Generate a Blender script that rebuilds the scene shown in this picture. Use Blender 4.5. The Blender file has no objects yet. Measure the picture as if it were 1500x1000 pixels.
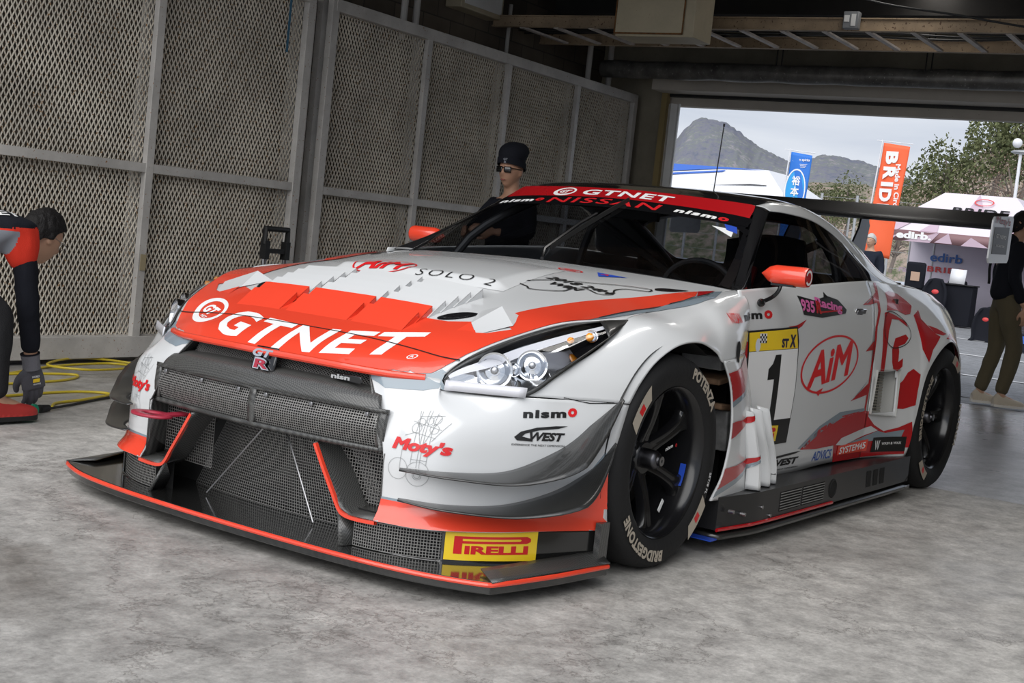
import bpy, bmesh, math, random
from math import pi, sin, cos, radians, sqrt, atan2
from mathutils import Vector, Matrix, Euler
from mathutils.bvhtree import BVHTree
random.seed(7)
COL = bpy.context.scene.collection
V3 = Vector

# ------------------------------------------------------------------ materials
MATS = {}
def nodes(m):
    m.use_nodes = True
    return m.node_tree.nodes, m.node_tree.links

def pbr(name, color, rough=.5, metal=0., coat=0., spec=.5, noise=None, bump=None, emit=None, alpha=1., trans=0.):
    """noise=(scale, amount, detail) varies the colour; bump=(scale, strength)"""
    if name in MATS: return MATS[name]
    m = bpy.data.materials.new(name); N, L = nodes(m)
    b = N['Principled BSDF']
    c = (*color, 1) if len(color) == 3 else color
    b.inputs['Base Color'].default_value = c
    b.inputs['Roughness'].default_value = rough
    b.inputs['Metallic'].default_value = metal
    b.inputs['Coat Weight'].default_value = coat
    b.inputs['Coat Roughness'].default_value = .05
    b.inputs['Specular IOR Level'].default_value = spec
    b.inputs['Alpha'].default_value = alpha
    b.inputs['Transmission Weight'].default_value = trans
    if emit:
        b.inputs['Emission Color'].default_value = (*emit[0], 1); b.inputs['Emission Strength'].default_value = emit[1]
    if noise or bump:
        tc = N.new('ShaderNodeTexCoord')
    if noise:
        n = N.new('ShaderNodeTexNoise'); n.inputs['Scale'].default_value = noise[0]
        n.inputs['Detail'].default_value = noise[2] if len(noise) > 2 else 5
        L.new(tc.outputs['Object'], n.inputs['Vector'])
        r = N.new('ShaderNodeValToRGB'); a = noise[1]
        r.color_ramp.elements[0].position = .3; r.color_ramp.elements[1].position = .7
        r.color_ramp.elements[0].color = (c[0]*(1-a), c[1]*(1-a), c[2]*(1-a), 1)
        r.color_ramp.elements[1].color = (min(1, c[0]*(1+a)), min(1, c[1]*(1+a)), min(1, c[2]*(1+a)), 1)
        L.new(n.outputs['Fac'], r.inputs['Fac']); L.new(r.outputs['Color'], b.inputs['Base Color'])
    if bump:
        n = N.new('ShaderNodeTexNoise'); n.inputs['Scale'].default_value = bump[0]; n.inputs['Detail'].default_value = 6
        L.new(tc.outputs['Object'], n.inputs['Vector'])
        bp = N.new('ShaderNodeBump'); bp.inputs['Strength'].default_value = bump[1]; bp.inputs['Distance'].default_value = .01
        L.new(n.outputs['Fac'], bp.inputs['Height']); L.new(bp.outputs['Normal'], b.inputs['Normal'])
    MATS[name] = m
    return m

def carbon(name, dark=.012, light=.045, rough=.3, scale=160., coat=.6):
    if name in MATS: return MATS[name]
    m = bpy.data.materials.new(name); N, L = nodes(m); b = N['Principled BSDF']
    tc = N.new('ShaderNodeTexCoord'); mp = N.new('ShaderNodeMapping')
    mp.inputs['Rotation'].default_value = (.6, .5, .785)
    ch = N.new('ShaderNodeTexChecker'); ch.inputs['Scale'].default_value = scale
    ch.inputs['Color1'].default_value = (dark, dark, dark, 1); ch.inputs['Color2'].default_value = (light, light, light*.95, 1)
    L.new(tc.outputs['Object'], mp.inputs['Vector']); L.new(mp.outputs['Vector'], ch.inputs['Vector'])
    L.new(ch.outputs['Color'], b.inputs['Base Color'])
    b.inputs['Roughness'].default_value = rough; b.inputs['Coat Weight'].default_value = coat; b.inputs['Coat Roughness'].default_value = .08
    MATS[name] = m
    return m

def thin_glass(name, tint=(.35, .37, .4), ior=1.5, rough=.0):
    if name in MATS: return MATS[name]
    m = bpy.data.materials.new(name); N, L = nodes(m); N.remove(N['Principled BSDF'])
    out = N['Material Output']; t = N.new('ShaderNodeBsdfTransparent'); t.inputs['Color'].default_value = (*tint, 1)
    g = N.new('ShaderNodeBsdfGlossy'); g.inputs['Roughness'].default_value = rough
    f = N.new('ShaderNodeLayerWeight'); f.inputs['Blend'].default_value = .5   # Schlick, same from both sides of the thin pane
    p_ = N.new('ShaderNodeMath'); p_.operation = 'POWER'; p_.inputs[1].default_value = 5.
    q_ = N.new('ShaderNodeMath'); q_.operation = 'MULTIPLY_ADD'; q_.inputs[1].default_value = .92; q_.inputs[2].default_value = ((ior-1)/(ior+1))**2*1.6
    L.new(f.outputs['Facing'], p_.inputs[0]); L.new(p_.outputs[0], q_.inputs[0])
    mx = N.new('ShaderNodeMixShader')
    L.new(q_.outputs[0], mx.inputs[0]); L.new(t.outputs[0], mx.inputs[1]); L.new(g.outputs[0], mx.inputs[2]); L.new(mx.outputs[0], out.inputs['Surface'])
    MATS[name] = m
    return m

# ------------------------------------------------------------------ mesh building
class MB:
    def __init__(s): s.v = []; s.f = []; s.smooth = True
    def add(s, vs, fs):
        o = len(s.v); s.v += [tuple(p) for p in vs]; s.f += [tuple(i+o for i in f) for f in fs]; return s
    def box(s, c, size, rot=None, taper=1.):
        hx, hy, hz = size[0]/2, size[1]/2, size[2]/2
        vs = [V3((x*hx*(taper if z > 0 else 1), y*hy*(taper if z > 0 else 1), z*hz)) for x in (-1, 1) for y in (-1, 1) for z in (-1, 1)]
        if rot is not None:
            R = rot if isinstance(rot, Matrix) else Euler(rot).to_matrix()
            vs = [R @ v for v in vs]
        vs = [v + V3(c) for v in vs]
        return s.add(vs, [(0, 1, 3, 2), (4, 6, 7, 5), (0, 4, 5, 1), (2, 3, 7, 6), (0, 2, 6, 4), (1, 5, 7, 3)])
    def bar(s, a, b, w, h=None, up=(0, 0, 1)):
        a, b = V3(a), V3(b); d = (b-a); l = d.length
        if l < 1e-6: return s
        z = d/l; u = V3(up)
        if abs(z.dot(u)) > .98: u = V3((1, 0, 0))
        x = z.cross(u).normalized(); y = x.cross(z); h = w if h is None else h
        R = Matrix((x, y, z)).transposed()
        return s.box((a+b)/2, (w, h, l), R)
    def tube(s, pts, r, n=10, cap=True, closed=False):
        pts = [V3(p) for p in pts]; k = len(pts)
        rs = r if isinstance(r, (list, tuple)) else [r]*k
        rings = []; prev = None
        for i, p in enumerate(pts):
            if closed: t = (pts[(i+1) % k]-pts[i-1])
            else: t = pts[min(i+1, k-1)]-pts[max(i-1, 0)]
            t = t.normalized() if t.length > 1e-9 else V3((0, 0, 1))
            if prev is None:
                u = V3((0, 0, 1)) if abs(t.z) < .9 else V3((1, 0, 0))
            else: u = prev
            x = (u - t*u.dot(t)).normalized(); y = t.cross(x); prev = x
            rings.append([p + (x*cos(2*pi*j/n)+y*sin(2*pi*j/n))*rs[i] for j in range(n)])
        vs = [q for R in rings for q in R]; fs = []
        m = k if closed else k-1
        for i in range(m):
            for j in range(n):
                a = i*n+j; b = i*n+(j+1) % n; c = ((i+1) % k)*n+(j+1) % n; d = ((i+1) % k)*n+j
                fs.append((a, b, c, d))
        if cap and not closed:
            fs.append(tuple(range(n-1, -1, -1))); fs.append(tuple((k-1)*n+j for j in range(n)))
        return s.add(vs, fs)
    def lathe(s, prof, c=(0, 0, 0), axis='z', n=48, a0=0., a1=2*pi):
        """prof: list of (radius, height)"""
        full = abs(a1-a0-2*pi) < 1e-6; m = n if full else n+1
        vs = []
        for (r, h) in prof:
            for j in range(m):
                a = a0+(a1-a0)*j/n; x, y = r*cos(a), r*sin(a)
                p = {'z': (x, y, h), 'y': (x, h, y), 'x': (h, x, y)}[axis]
                vs.append(V3(p)+V3(c))
        fs = []
        for i in range(len(prof)-1):
            for j in range(n):
                j2 = (j+1) % m
                fs.append((i*m+j, i*m+j2, (i+1)*m+j2, (i+1)*m+j))
        return s.add(vs, fs)
    def prism(s, poly, f0, f1):
        """poly 2D (convex or simple), f0/f1 map (x,y)->3D for both faces"""
        n = len(poly); vs = [f0(*p) for p in poly]+[f1(*p) for p in poly]
        fs = [tuple(range(n)), tuple(range(2*n-1, n-1, -1))]+[(i, n+i, n+(i+1) % n, (i+1) % n) for i in range(n)]
        return s.add(vs, fs)
    def grid(s, fn, nu, nv, flip=False):
        vs = [fn(i/nu, j/nv) for i in range(nu+1) for j in range(nv+1)]
        fs = []
        for i in range(nu):
            for j in range(nv):
                a = i*(nv+1)+j; q = (a, a+1, a+nv+2, a+nv+1)
                fs.append(q[::-1] if flip else q)
        return s.add(vs, fs)
    def ball(s, c, r, n=12, m=8):
        r = r if isinstance(r, (tuple, list)) else (r, r, r)
        def fn(u, v):
            a = 2*pi*u; b = pi*(v-.5)
            return V3(c)+V3((r[0]*cos(b)*cos(a), r[1]*cos(b)*sin(a), r[2]*sin(b)))
        return s.grid(fn, n, m)
    def mesh(s, name, angle=35, merge=0.):
        me = bpy.data.meshes.new(name)
        bm = bmesh.new()
        bv = [bm.verts.new(p) for p in s.v]
        for f in s.f:
            q = []
            for i in f:
                if not q or bv[i] is not q[-1]: q.append(bv[i])
            if len(set(q)) < 3: continue
            try: bm.faces.new(q)
            except ValueError: pass
        bmesh.ops.remove_doubles(bm, verts=bm.verts, dist=max(merge, 1e-6))
        bmesh.ops.dissolve_degenerate(bm, dist=1e-7, edges=bm.edges)
        bmesh.ops.recalc_face_normals(bm, faces=bm.faces)
        bm.to_mesh(me); bm.free()
        for p in me.polygons: p.use_smooth = True
        me.set_sharp_from_angle(angle=radians(angle))
        return me
    def build(s, name, m=None, parent=None, angle=35, bevel=0., merge=0., solid=0., subsurf=0):
        me = s.mesh(name, angle, merge)
        return link(name, me, m, parent, bevel, solid, subsurf)

PENDING = []
def link(name, me, m=None, parent=None, bevel=0., solid=0., subsurf=0):
    o = bpy.data.objects.new(name, me); COL.objects.link(o)
    if m is not None:
        me.materials.clear(); me.materials.append(None); PENDING.append((me, m))
    if parent is not None:
        o.parent = parent
        o.matrix_parent_inverse = world(parent).inverted()
    if solid:
        md = o.modifiers.new('s', 'SOLIDIFY'); md.thickness = abs(solid); md.offset = -1 if solid > 0 else 1
    if bevel:
        md = o.modifiers.new('b', 'BEVEL'); md.width = bevel; md.segments = 2; md.limit_method = 'ANGLE'; md.angle_limit = radians(40)
    if subsurf:
        md = o.modifiers.new('ss', 'SUBSURF'); md.levels = subsurf; md.render_levels = subsurf
    return o

def world(o):
    M = Matrix.LocRotScale(o.location, o.rotation_euler, o.scale)
    if o.parent: M = world(o.parent) @ o.matrix_parent_inverse @ M
    return M

def empty(name, loc=(0, 0, 0), rz=0.):
    o = bpy.data.objects.new(name, None); COL.objects.link(o); o.location = loc; o.rotation_euler = (0, 0, rz)
    o.empty_display_size = .1
    return o

def tag(o, label=None, cat=None, group=None, kind=None):
    if label: o['label'] = label
    if cat: o['category'] = cat
    if group: o['group'] = group
    if kind: o['kind'] = kind
    return o
def thing(name, label, cat, loc=(0, 0, 0), rz=0., group=None):
    return tag(empty(name, loc, rz), label, cat, group)
def copy_tree(o, loc=None, rz=None, parent=None):
    c = o.copy(); COL.objects.link(c)
    if parent is not None: c.parent = parent
    if loc is not None: c.location = loc
    if rz is not None: c.rotation_euler = (0, 0, rz)
    for ch in [k for k in list(bpy.data.objects) if k.parent is o]:
        copy_tree(ch, parent=c)
    return c

# ------------------------------------------------------------------ curves & patches
def cr(p, t):
    """Catmull-Rom through list p (Vectors or floats), t in 0..1"""
    n = len(p)-1; x = min(max(t, 0), 1)*n; i = min(int(x), n-1); f = x-i
    p1, p2 = p[i], p[i+1]
    p0 = p[i-1] if i > 0 else p1*2-p2
    p3 = p[i+2] if i+2 <= n else p2*2-p1
    return (p1*2 + (p2-p0)*f + (p0*2-p1*5+p2*4-p3)*f*f + (p1*3-p0-p2*3+p3)*f*f*f)*.5
def smooth(pts, n, closed=False):
    ps = [V3(p) for p in pts]
    if closed: ps = [ps[-1]]+ps+[ps[0], ps[1]]
    if closed:
        m = len(ps)-1
        return [cr(ps, (1+(m-2)*i/n)/m) for i in range(n)]
    return [cr(ps, i/n) for i in range(n+1)]
def patch(grid):
    G = [[V3(p) for p in r] for r in grid]
    return lambda s, t: cr([cr(r, t) for r in G], s)
def mirror_rows(rows):
    """rows running from the centre line (y=0) outwards -> full width rows"""
    return [[(x, -y, z) for x, y, z in reversed(r[1:])]+list(r) for r in rows]
def my(p): return V3((p[0], -p[1], p[2]))

def to_bvh(meshes):
    vs = []; fs = []
    for m in meshes:
        o = len(vs)
        if isinstance(m, MB): vs += [V3(v) for v in m.v]; fs += [tuple(i+o for i in f) for f in m.f]
        else:
            vs += [v.co.copy() for v in m.vertices]; fs += [tuple(i+o for i in p.vertices) for p in m.polygons]
    t = BVHTree.FromPolygons(vs, fs); vn = [V3((0, 0, 0)) for _ in vs]; key = {}
    for i, v in enumerate(vs): key.setdefault((round(v.x, 4), round(v.y, 4), round(v.z, 4)), []).append(i)
    for f in fs:
        if len(f) < 3: continue
        n = (vs[f[1]]-vs[f[0]]).cross(vs[f[-1]]-vs[f[0]])
        if n.length < 1e-9 and len(f) > 3: n = (vs[f[2]]-vs[f[1]]).cross(vs[f[3]]-vs[f[1]])
        for i in f: vn[i] += n
    BVH_N[id(t)] = (t, vs, fs, vn)
    return t
BVH_N = {}
def smooth_normal(t, h):
    """normal of the rounded skin at a ray hit, interpolated from its corners"""
    if id(t) not in BVH_N: return h[1]
    from mathutils.interpolate import poly_3d_calc
    _, vs, fs, vn = BVH_N[id(t)]; f = fs[h[2]]; n = V3((0, 0, 0))
    for w_, i in zip(poly_3d_calc([vs[i] for i in f], h[0]), f):
        if vn[i].length > 1e-12: n += vn[i].normalized()*w_
    return n.normalized() if n.length > .1 else h[1]

# ------------------------------------------------------------------ flat shapes and lettering
def shape_mesh(loops, res=12, bez=False):
    """triangulated 2D mesh of closed loops (even-odd fill)"""
    cu = bpy.data.curves.new('tmp', 'CURVE'); cu.dimensions = '2D'; cu.fill_mode = 'BOTH'
    for lp in loops:
        if bez: lp = [tuple(p)[:2] for p in smooth([(x, y, 0) for x, y in lp], len(lp)*6, closed=True)]
        sp = cu.splines.new('POLY'); sp.points.add(len(lp)-1)
        for p, q in zip(sp.points, lp): p.co = (q[0], q[1], 0, 1)
        sp.use_cyclic_u = True
    return curve_to_mesh(cu)
def curve_to_mesh(cu):
    o = bpy.data.objects.new('tmp', cu); COL.objects.link(o)
    dg = bpy.context.evaluated_depsgraph_get()
    me = bpy.data.meshes.new_from_object(o.evaluated_get(dg))
    bpy.data.objects.remove(o); bpy.data.curves.remove(cu)
    return me
_TC = {}
def winding(x, y, loops):
    w = 0
    for lp in loops:
        for i in range(len(lp)):
            (x1, y1), (x2, y2) = lp[i-1], lp[i]
            if y1 <= y < y2 and (x2-x1)*(y-y1)-(x-x1)*(y2-y1) > 0: w += 1
            elif y2 <= y < y1 and (x2-x1)*(y-y1)-(x-x1)*(y2-y1) < 0: w -= 1
    return w
def text_mesh(body, bold=0., shear=0., spacing=1., res=3):
    """triangulated mesh of lettering starting at x=0; returns mesh, width. Filled by winding number, so bold outlines stay clean"""
    from mathutils.geometry import delaunay_2d_cdt
    key = (body, bold, shear, spacing)
    if key in _TC: return _TC[key]
    cu = bpy.data.curves.new('tmp', 'FONT'); cu.body = body; cu.size = 1.; cu.offset = bold; cu.shear = shear
    cu.space_character = spacing; cu.resolution_u = res; cu.fill_mode = 'NONE'
    me = curve_to_mesh(cu)
    V_ = [(v.co.x, v.co.y) for v in me.vertices]
    loops = []; cur = None; succ = {}
    for e in me.edges:
        i, j = e.vertices
        if abs(i-j) == 1: continue
        loops.append(V_[min(i, j):max(i, j)+1])
    loops = [l for l in loops if len(l) > 2]
    if bold:
        ar = sum(sum(l[i-1][0]*l[i][1]-l[i][0]*l[i-1][1] for i in range(len(l))) for l in loops); sg = 1 if ar > 0 else -1; new = []
        for l in loops:
            l = [p for i, p in enumerate(l) if (p[0]-l[i-1][0])**2+(p[1]-l[i-1][1])**2 > 1e-7]; n = len(l); q = []
            for i in range(n):
                d1 = (Vector(l[i])-Vector(l[i-1])).normalized(); d2 = (Vector(l[(i+1) % n])-Vector(l[i])).normalized()
                n1 = Vector((d1.y, -d1.x)); n2 = Vector((d2.y, -d2.x)); m_ = n1+n2
                if m_.length < 1e-3: m_ = n1
                m_.normalize(); k_ = min(1.8, 1/max(.3, m_.dot(n1)))
                q.append((l[i][0]+m_.x*bold*k_*sg, l[i][1]+m_.y*bold*k_*sg))
            new.append(q)
        loops = new
    vs = []; es = []
    for lp in loops:
        o = len(vs); vs += [V3((x, y)).to_2d() if False else Vector((x, y)) for x, y in lp]; es += [(o+k, o+(k+1) % len(lp)) for k in range(len(lp))]
    r = delaunay_2d_cdt(vs, es, [], 0, 1e-4)
    P, F = r[0], r[2]
    F = [f for f in F if winding(sum(P[i].x for i in f)/3+1e-6, sum(P[i].y for i in f)/3+1.3e-6, loops) != 0]
    x0, x1 = min(p.x for p in P), max(p.x for p in P); k = 1/.727
    m = bpy.data.meshes.new('text'); m.from_pydata([((p.x-x0)*k, p.y*k, 0) for p in P], [], [tuple(f) for f in F])
    _TC[key] = (m, (x1-x0)*k)
    return _TC[key]

def place2d(me, M):
    """copy of a flat mesh transformed by 2D function or matrix"""
    m = me.copy()
    for v in m.vertices: v.co = M(v.co.x, v.co.y)
    return m
def join_flat(items):
    b = MB()
    for me in items:
        b.add([v.co.copy() for v in me.vertices], [tuple(p.vertices) for p in me.polygons])
    me = bpy.data.meshes.new('flat'); me.from_pydata(b.v, [], b.f)
    return me

def txt(body, cx, cy, w, h, bold=.02, shear=0., spacing=1., rot=0., align='c'):
    """text fitted into w x h box centred at (cx,cy) in 2D, rotated by rot"""
    me, tw = text_mesh(body, bold, shear, spacing)
    ys = [v.co.y for v in me.vertices]; y0, y1 = min(ys), max(ys)
    sx, sy = w/tw, h/(y1-y0); c, s = cos(rot), sin(rot)
    def M(x, y):
        x = (x*sx)-w/2; y = (y-y0)*sy-h/2
        return V3((cx+x*c-y*s, cy+x*s+y*c, 0))
    return place2d(me, M)
def shp(loops, bez=False): return shape_mesh(loops, bez=bez)
def ellipse(cx, cy, rx, ry, n=48, rot=0., a0=0., a1=2*pi):
    c, s = cos(rot), sin(rot); out = []
    for i in range(n):
        a = a0+(a1-a0)*i/n; x, y = rx*cos(a), ry*sin(a)
        out.append((cx+x*c-y*s, cy+x*s+y*c))
    return out
def rect(cx, cy, w, h, rot=0.):
    c, s = cos(rot), sin(rot)
    return [(cx+x*c-y*s, cy+x*s+y*c) for x, y in ((-w/2, -h/2), (w/2, -h/2), (w/2, h/2), (-w/2, h/2))]

def drape(name, flat, frame, bvh, mat, parent, offset=.0015, step=.03, reach=.6, label=None, thick=0., maxdist=None):
    """lay a flat (x,y) mesh on the body. frame = (origin, U, V); thrown along -(U x V)"""
    O, U, Vv = V3(frame[0]), V3(frame[1]).normalized(), V3(frame[2]); Vv = (Vv-U*Vv.dot(U)).normalized(); Nn = U.cross(Vv).normalized()
    bm = bmesh.new(); bm.from_mesh(flat)
    if step:
        xs = [v.co.x for v in bm.verts]; ys = [v.co.y for v in bm.verts]
        for ax, lo, hi in ((0, min(xs), max(xs)), (1, min(ys), max(ys))):
            k = math.floor(lo/step)+1
            while k*step < hi:
                co = V3((0, 0, 0)); co[ax] = k*step; no = V3((0, 0, 0)); no[ax] = 1
                bmesh.ops.bisect_plane(bm, geom=bm.verts[:]+bm.edges[:]+bm.faces[:], plane_co=co, plane_no=no)
                k += 1
    bad = []; hit = {}; dead = []; nrm = {}; flat_ = {v: v.co.copy() for v in bm.verts}
    for v in bm.verts:
        P = O+U*v.co.x+Vv*v.co.y
        h = bvh.ray_cast(P+Nn*reach, -Nn, reach*2)
        if h[0] is None:
            bad.append(v); continue
        hit[v] = (h[0]-P).dot(Nn)
        n = smooth_normal(bvh, h)
        if n.dot(Nn) < 0: n = -n
        v.co = h[0]+n*offset; acc = n
        nrm[v] = acc.normalized()
    for v in bad:                      # just past an edge: fold on to the nearest skin
        ds = [hit[e.other_vert(v)] for e in v.link_edges if e.other_vert(v) in hit]
        n_ = None
        if ds:
            q = flat_[v]; P = O+U*q.x+Vv*q.y+Nn*(sum(ds)/len(ds)); n_ = bvh.find_nearest(P, .03)
        if n_ and n_[0] is not None:
            n = n_[1] if n_[1].dot(Nn) > 0 else -n_[1]; v.co = n_[0]+n*offset; nrm[v] = n
        else: dead.append(v)
    if dead: bmesh.ops.delete(bm, geom=dead, context='VERTS')
    for f in bm.faces:
        if f.normal.dot(Nn) < 0: f.normal_flip()
    bm.normal_update()
    for f in list(bm.faces):
        if f.normal.dot(Nn) < 0: f.normal_flip()
    cn_ = [nrm.get(v, Nn) for v in bm.verts]
    me = bpy.data.meshes.new(name); bm.to_mesh(me); bm.free()
    for p in me.polygons: p.use_smooth = True
    if len(cn_): me.normals_split_custom_set_from_vertices([tuple(n) for n in cn_])
    o = link(name, me, mat, parent)
    if label: o['label'] = label
    return o
# ------------------------------------------------------------------ camera
cam_d = bpy.data.cameras.new('camera'); cam = bpy.data.objects.new('camera', cam_d); COL.objects.link(cam)
loc, yaw, pit, rol, foc = V3((3.89832648, 2.98740314, 1.04540046)), 3.74021061, -.08045492, .10590843, 1973.64361
fwd = V3((cos(yaw)*cos(pit), sin(yaw)*cos(pit), sin(pit))); rgt = fwd.cross(V3((0, 0, 1))).normalized(); upv = rgt.cross(fwd)
r2 = rgt*cos(rol)+upv*sin(rol); u2 = upv*cos(rol)-rgt*sin(rol)
Rm_ = Matrix((r2, u2, -fwd)).transposed()
cam.location = loc; cam.rotation_euler = Rm_.to_euler()
cam_d.sensor_fit = 'HORIZONTAL'; cam_d.sensor_width = 36.; cam_d.lens = foc/1500*36.
cam_d.clip_start = .05; cam_d.clip_end = 5000
bpy.context.scene.camera = cam
sc = bpy.context.scene
sc.view_settings.view_transform = 'Standard'; sc.view_settings.look = 'None'; sc.view_settings.gamma = 1.
sc.view_settings.exposure = .22; sc.view_settings.use_curve_mapping = False
# ================================================================== garage, frame (u, v, z): u runs along the bay, v across
GA = .05381386
def G(u, v, z=0.): return V3((u*cos(GA)-v*sin(GA), u*sin(GA)+v*cos(GA), z))
RZ = Matrix.Rotation(GA, 3, 'Z')
def gbox(b, u0, u1, v0, v1, z0, z1): return b.box(G((u0+u1)/2, (v0+v1)/2, (z0+z1)/2), (abs(u1-u0), abs(v1-v0), abs(z1-z0)), RZ)
def struct(o, label=None): o['kind'] = 'structure'; 
def speckled(name, base, spot, scale=90., thr=.60, rough=.6, big=None, bump=.2, metal=0.):
    """paint or concrete with small stains: two noise layers"""
    m = bpy.data.materials.new(name); N, L = nodes(m); b = N['Principled BSDF']; MATS[name] = m
    tc = N.new('ShaderNodeTexCoord')
    n1 = N.new('ShaderNodeTexNoise'); n1.inputs['Scale'].default_value = scale; n1.inputs['Detail'].default_value = 4
    n2 = N.new('ShaderNodeTexNoise'); n2.inputs['Scale'].default_value = big[0] if big else 2.; n2.inputs['Detail'].default_value = 8; n2.inputs['Roughness'].default_value = .65
    L.new(tc.outputs['Object'], n1.inputs['Vector']); L.new(tc.outputs['Object'], n2.inputs['Vector'])
    r1 = N.new('ShaderNodeValToRGB'); r1.color_ramp.elements[0].position = thr; r1.color_ramp.elements[1].position = thr+.05
    L.new(n1.outputs['Fac'], r1.inputs['Fac'])
    r2 = N.new('ShaderNodeValToRGB'); r2.color_ramp.elements[0].position = .35; r2.color_ramp.elements[1].position = .68
    k = big[1] if big else .25
    r2.color_ramp.elements[0].color = (*[c*(1-k) for c in base], 1); r2.color_ramp.elements[1].color = (*[min(1, c*(1+k)) for c in base], 1)
    L.new(n2.outputs['Fac'], r2.inputs['Fac'])
    mx = N.new('ShaderNodeMix'); mx.data_type = 'RGBA'; mx.inputs['B'].default_value = (*spot, 1)
    L.new(r1.outputs['Color'], mx.inputs['Factor']); L.new(r2.outputs['Color'], mx.inputs['A']); L.new(mx.outputs['Result'], b.inputs['Base Color'])
    b.inputs['Roughness'].default_value = rough; b.inputs['Metallic'].default_value = metal
    if bump:
        bp = N.new('ShaderNodeBump'); bp.inputs['Strength'].default_value = bump; bp.inputs['Distance'].default_value = .01
        L.new(n2.outputs['Fac'], bp.inputs['Height']); L.new(bp.outputs['Normal'], b.inputs['Normal'])
    return m
def concrete_floor(name, base, k=.35, rough=(.35, .75), wet=True):
    m = bpy.data.materials.new(name); N, L = nodes(m); b = N['Principled BSDF']; MATS[name] = m
    tc = N.new('ShaderNodeTexCoord')
    def noise(s, d=8, r=.6, dist=0.):
        n = N.new('ShaderNodeTexNoise'); n.inputs['Scale'].default_value = s; n.inputs['Detail'].default_value = d; n.inputs['Roughness'].default_value = r; n.inputs['Distortion'].default_value = dist
        L.new(tc.outputs['Object'], n.inputs['Vector']); return n
    def ramp(src, p0, p1, c0, c1):
        r = N.new('ShaderNodeValToRGB'); r.color_ramp.elements[0].position = p0; r.color_ramp.elements[1].position = p1
        r.color_ramp.elements[0].color = c0; r.color_ramp.elements[1].color = c1; L.new(src, r.inputs['Fac']); return r
    big = noise(.55, 10, .62, .6); fine = noise(9., 12, .72); grit = noise(60., 6, .8); stain = noise(.9, 6, .55, 1.2)
    W = lambda g: (g*base[0], g*base[1], g*base[2], 1)
    r1 = ramp(big.outputs['Fac'], .35, .65, W(1-k), W(1+k*.6)); r2 = ramp(fine.outputs['Fac'], .32, .70, (.55, .55, .55, 1), (1.3, 1.3, 1.3, 1)); r3 = ramp(grit.outputs['Fac'], .35, .6, (.80, .80, .80, 1), (1.12, 1.12, 1.12, 1))
    r4 = ramp(stain.outputs['Fac'], .57, .72, (1, 1, 1, 1), (.62, .60, .58, 1))
    def mul(a, c):
        x = N.new('ShaderNodeMix'); x.data_type = 'RGBA'; x.blend_type = 'MULTIPLY'; x.inputs['Factor'].default_value = 1.
        L.new(a, x.inputs['A']); L.new(c, x.inputs['B']); return x.outputs['Result']
    # hairline cracks
    vo = N.new('ShaderNodeTexVoronoi'); vo.feature = 'DISTANCE_TO_EDGE'; vo.inputs['Scale'].default_value = .30
    wv = N.new('ShaderNodeVectorMath'); wv.operation = 'ADD'; nz = noise(2.5, 8, .7); L.new(tc.outputs['Object'], wv.inputs[0]); L.new(nz.outputs['Color'], wv.inputs[1]); L.new(wv.outputs[0], vo.inputs['Vector'])
    r5 = ramp(vo.outputs['Distance'], .0005, .004, (.60, .59, .58, 1), (1, 1, 1, 1))
    col = mul(mul(mul(mul(r1.outputs['Color'], r2.outputs['Color']), r3.outputs['Color']), r4.outputs['Color']), r5.outputs['Color'])
    L.new(col, b.inputs['Base Color'])
    rr = ramp(big.outputs['Fac'], .4, .65, (rough[0],)*3+(1,), (rough[1],)*3+(1,)); L.new(rr.outputs['Color'], b.inputs['Roughness'])
    bp = N.new('ShaderNodeBump'); bp.inputs['Strength'].default_value = .35; bp.inputs['Distance'].default_value = .006
    L.new(fine.outputs['Fac'], bp.inputs['Height']); L.new(bp.outputs['Normal'], b.inputs['Normal'])
    return m
concrete_floor('concrete', (.44, .425, .40), .22, (.30, .70))
concrete_floor('concrete_smooth', (.30, .30, .305), .12, (.22, .38))
concrete_floor('asphalt', (.22, .225, .235), .12, (.7, .9))
speckled('fence_paint', (.58, .555, .52), (.30, .14, .04), 70., .66, .55, (3., .18), .05)
speckled('mesh_paint', (.60, .55, .46), (.30, .17, .07), 75., .60, .6, (2., .25), .0)
speckled('block_wall_mat', (.085, .070, .055), (.04, .035, .03), 30., .62, .9, (1.2, .45), .4)
speckled('plaster', (.27, .24, .18), (.08, .06, .05), 40., .70, .8, (1., .3), .2)
speckled('header_paint', (.50, .455, .39), (.15, .08, .04), 60., .72, .6, (1.5, .12), .05)
speckled('ceiling_mat', (.030, .028, .026), (.02, .02, .02), 30., .7, .9, (2., .3), .1)
speckled('rust_steel', (.20, .14, .10), (.10, .05, .03), 30., .55, .8, (4., .4), .2)
speckled('cable_tray_paint', (.34, .25, .16), (.12, .07, .04), 50., .62, .6, (3., .3), .1)
speckled('box_paint', (.46, .40, .28), (.22, .12, .06), 60., .70, .5, (3., .12), .05)
speckled('lagging', (.15, .145, .135), (.30, .29, .27), 40., .64, .35, (6., .4), .5, .3)
pbr('line_white', (.62, .62, .62), .6, noise=(20, .15)); pbr('rung_paint', (.55, .50, .46), .5, noise=(8, .2))
pbr('conduit', (.50, .48, .45), .5); pbr('jamb_white', (.80, .80, .78), .45, noise=(4, .08)); pbr('ochre_paint', (.32, .24, .10), .5); pbr('rust_edge', (.16, .07, .02), .8, noise=(30, .5))

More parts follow.
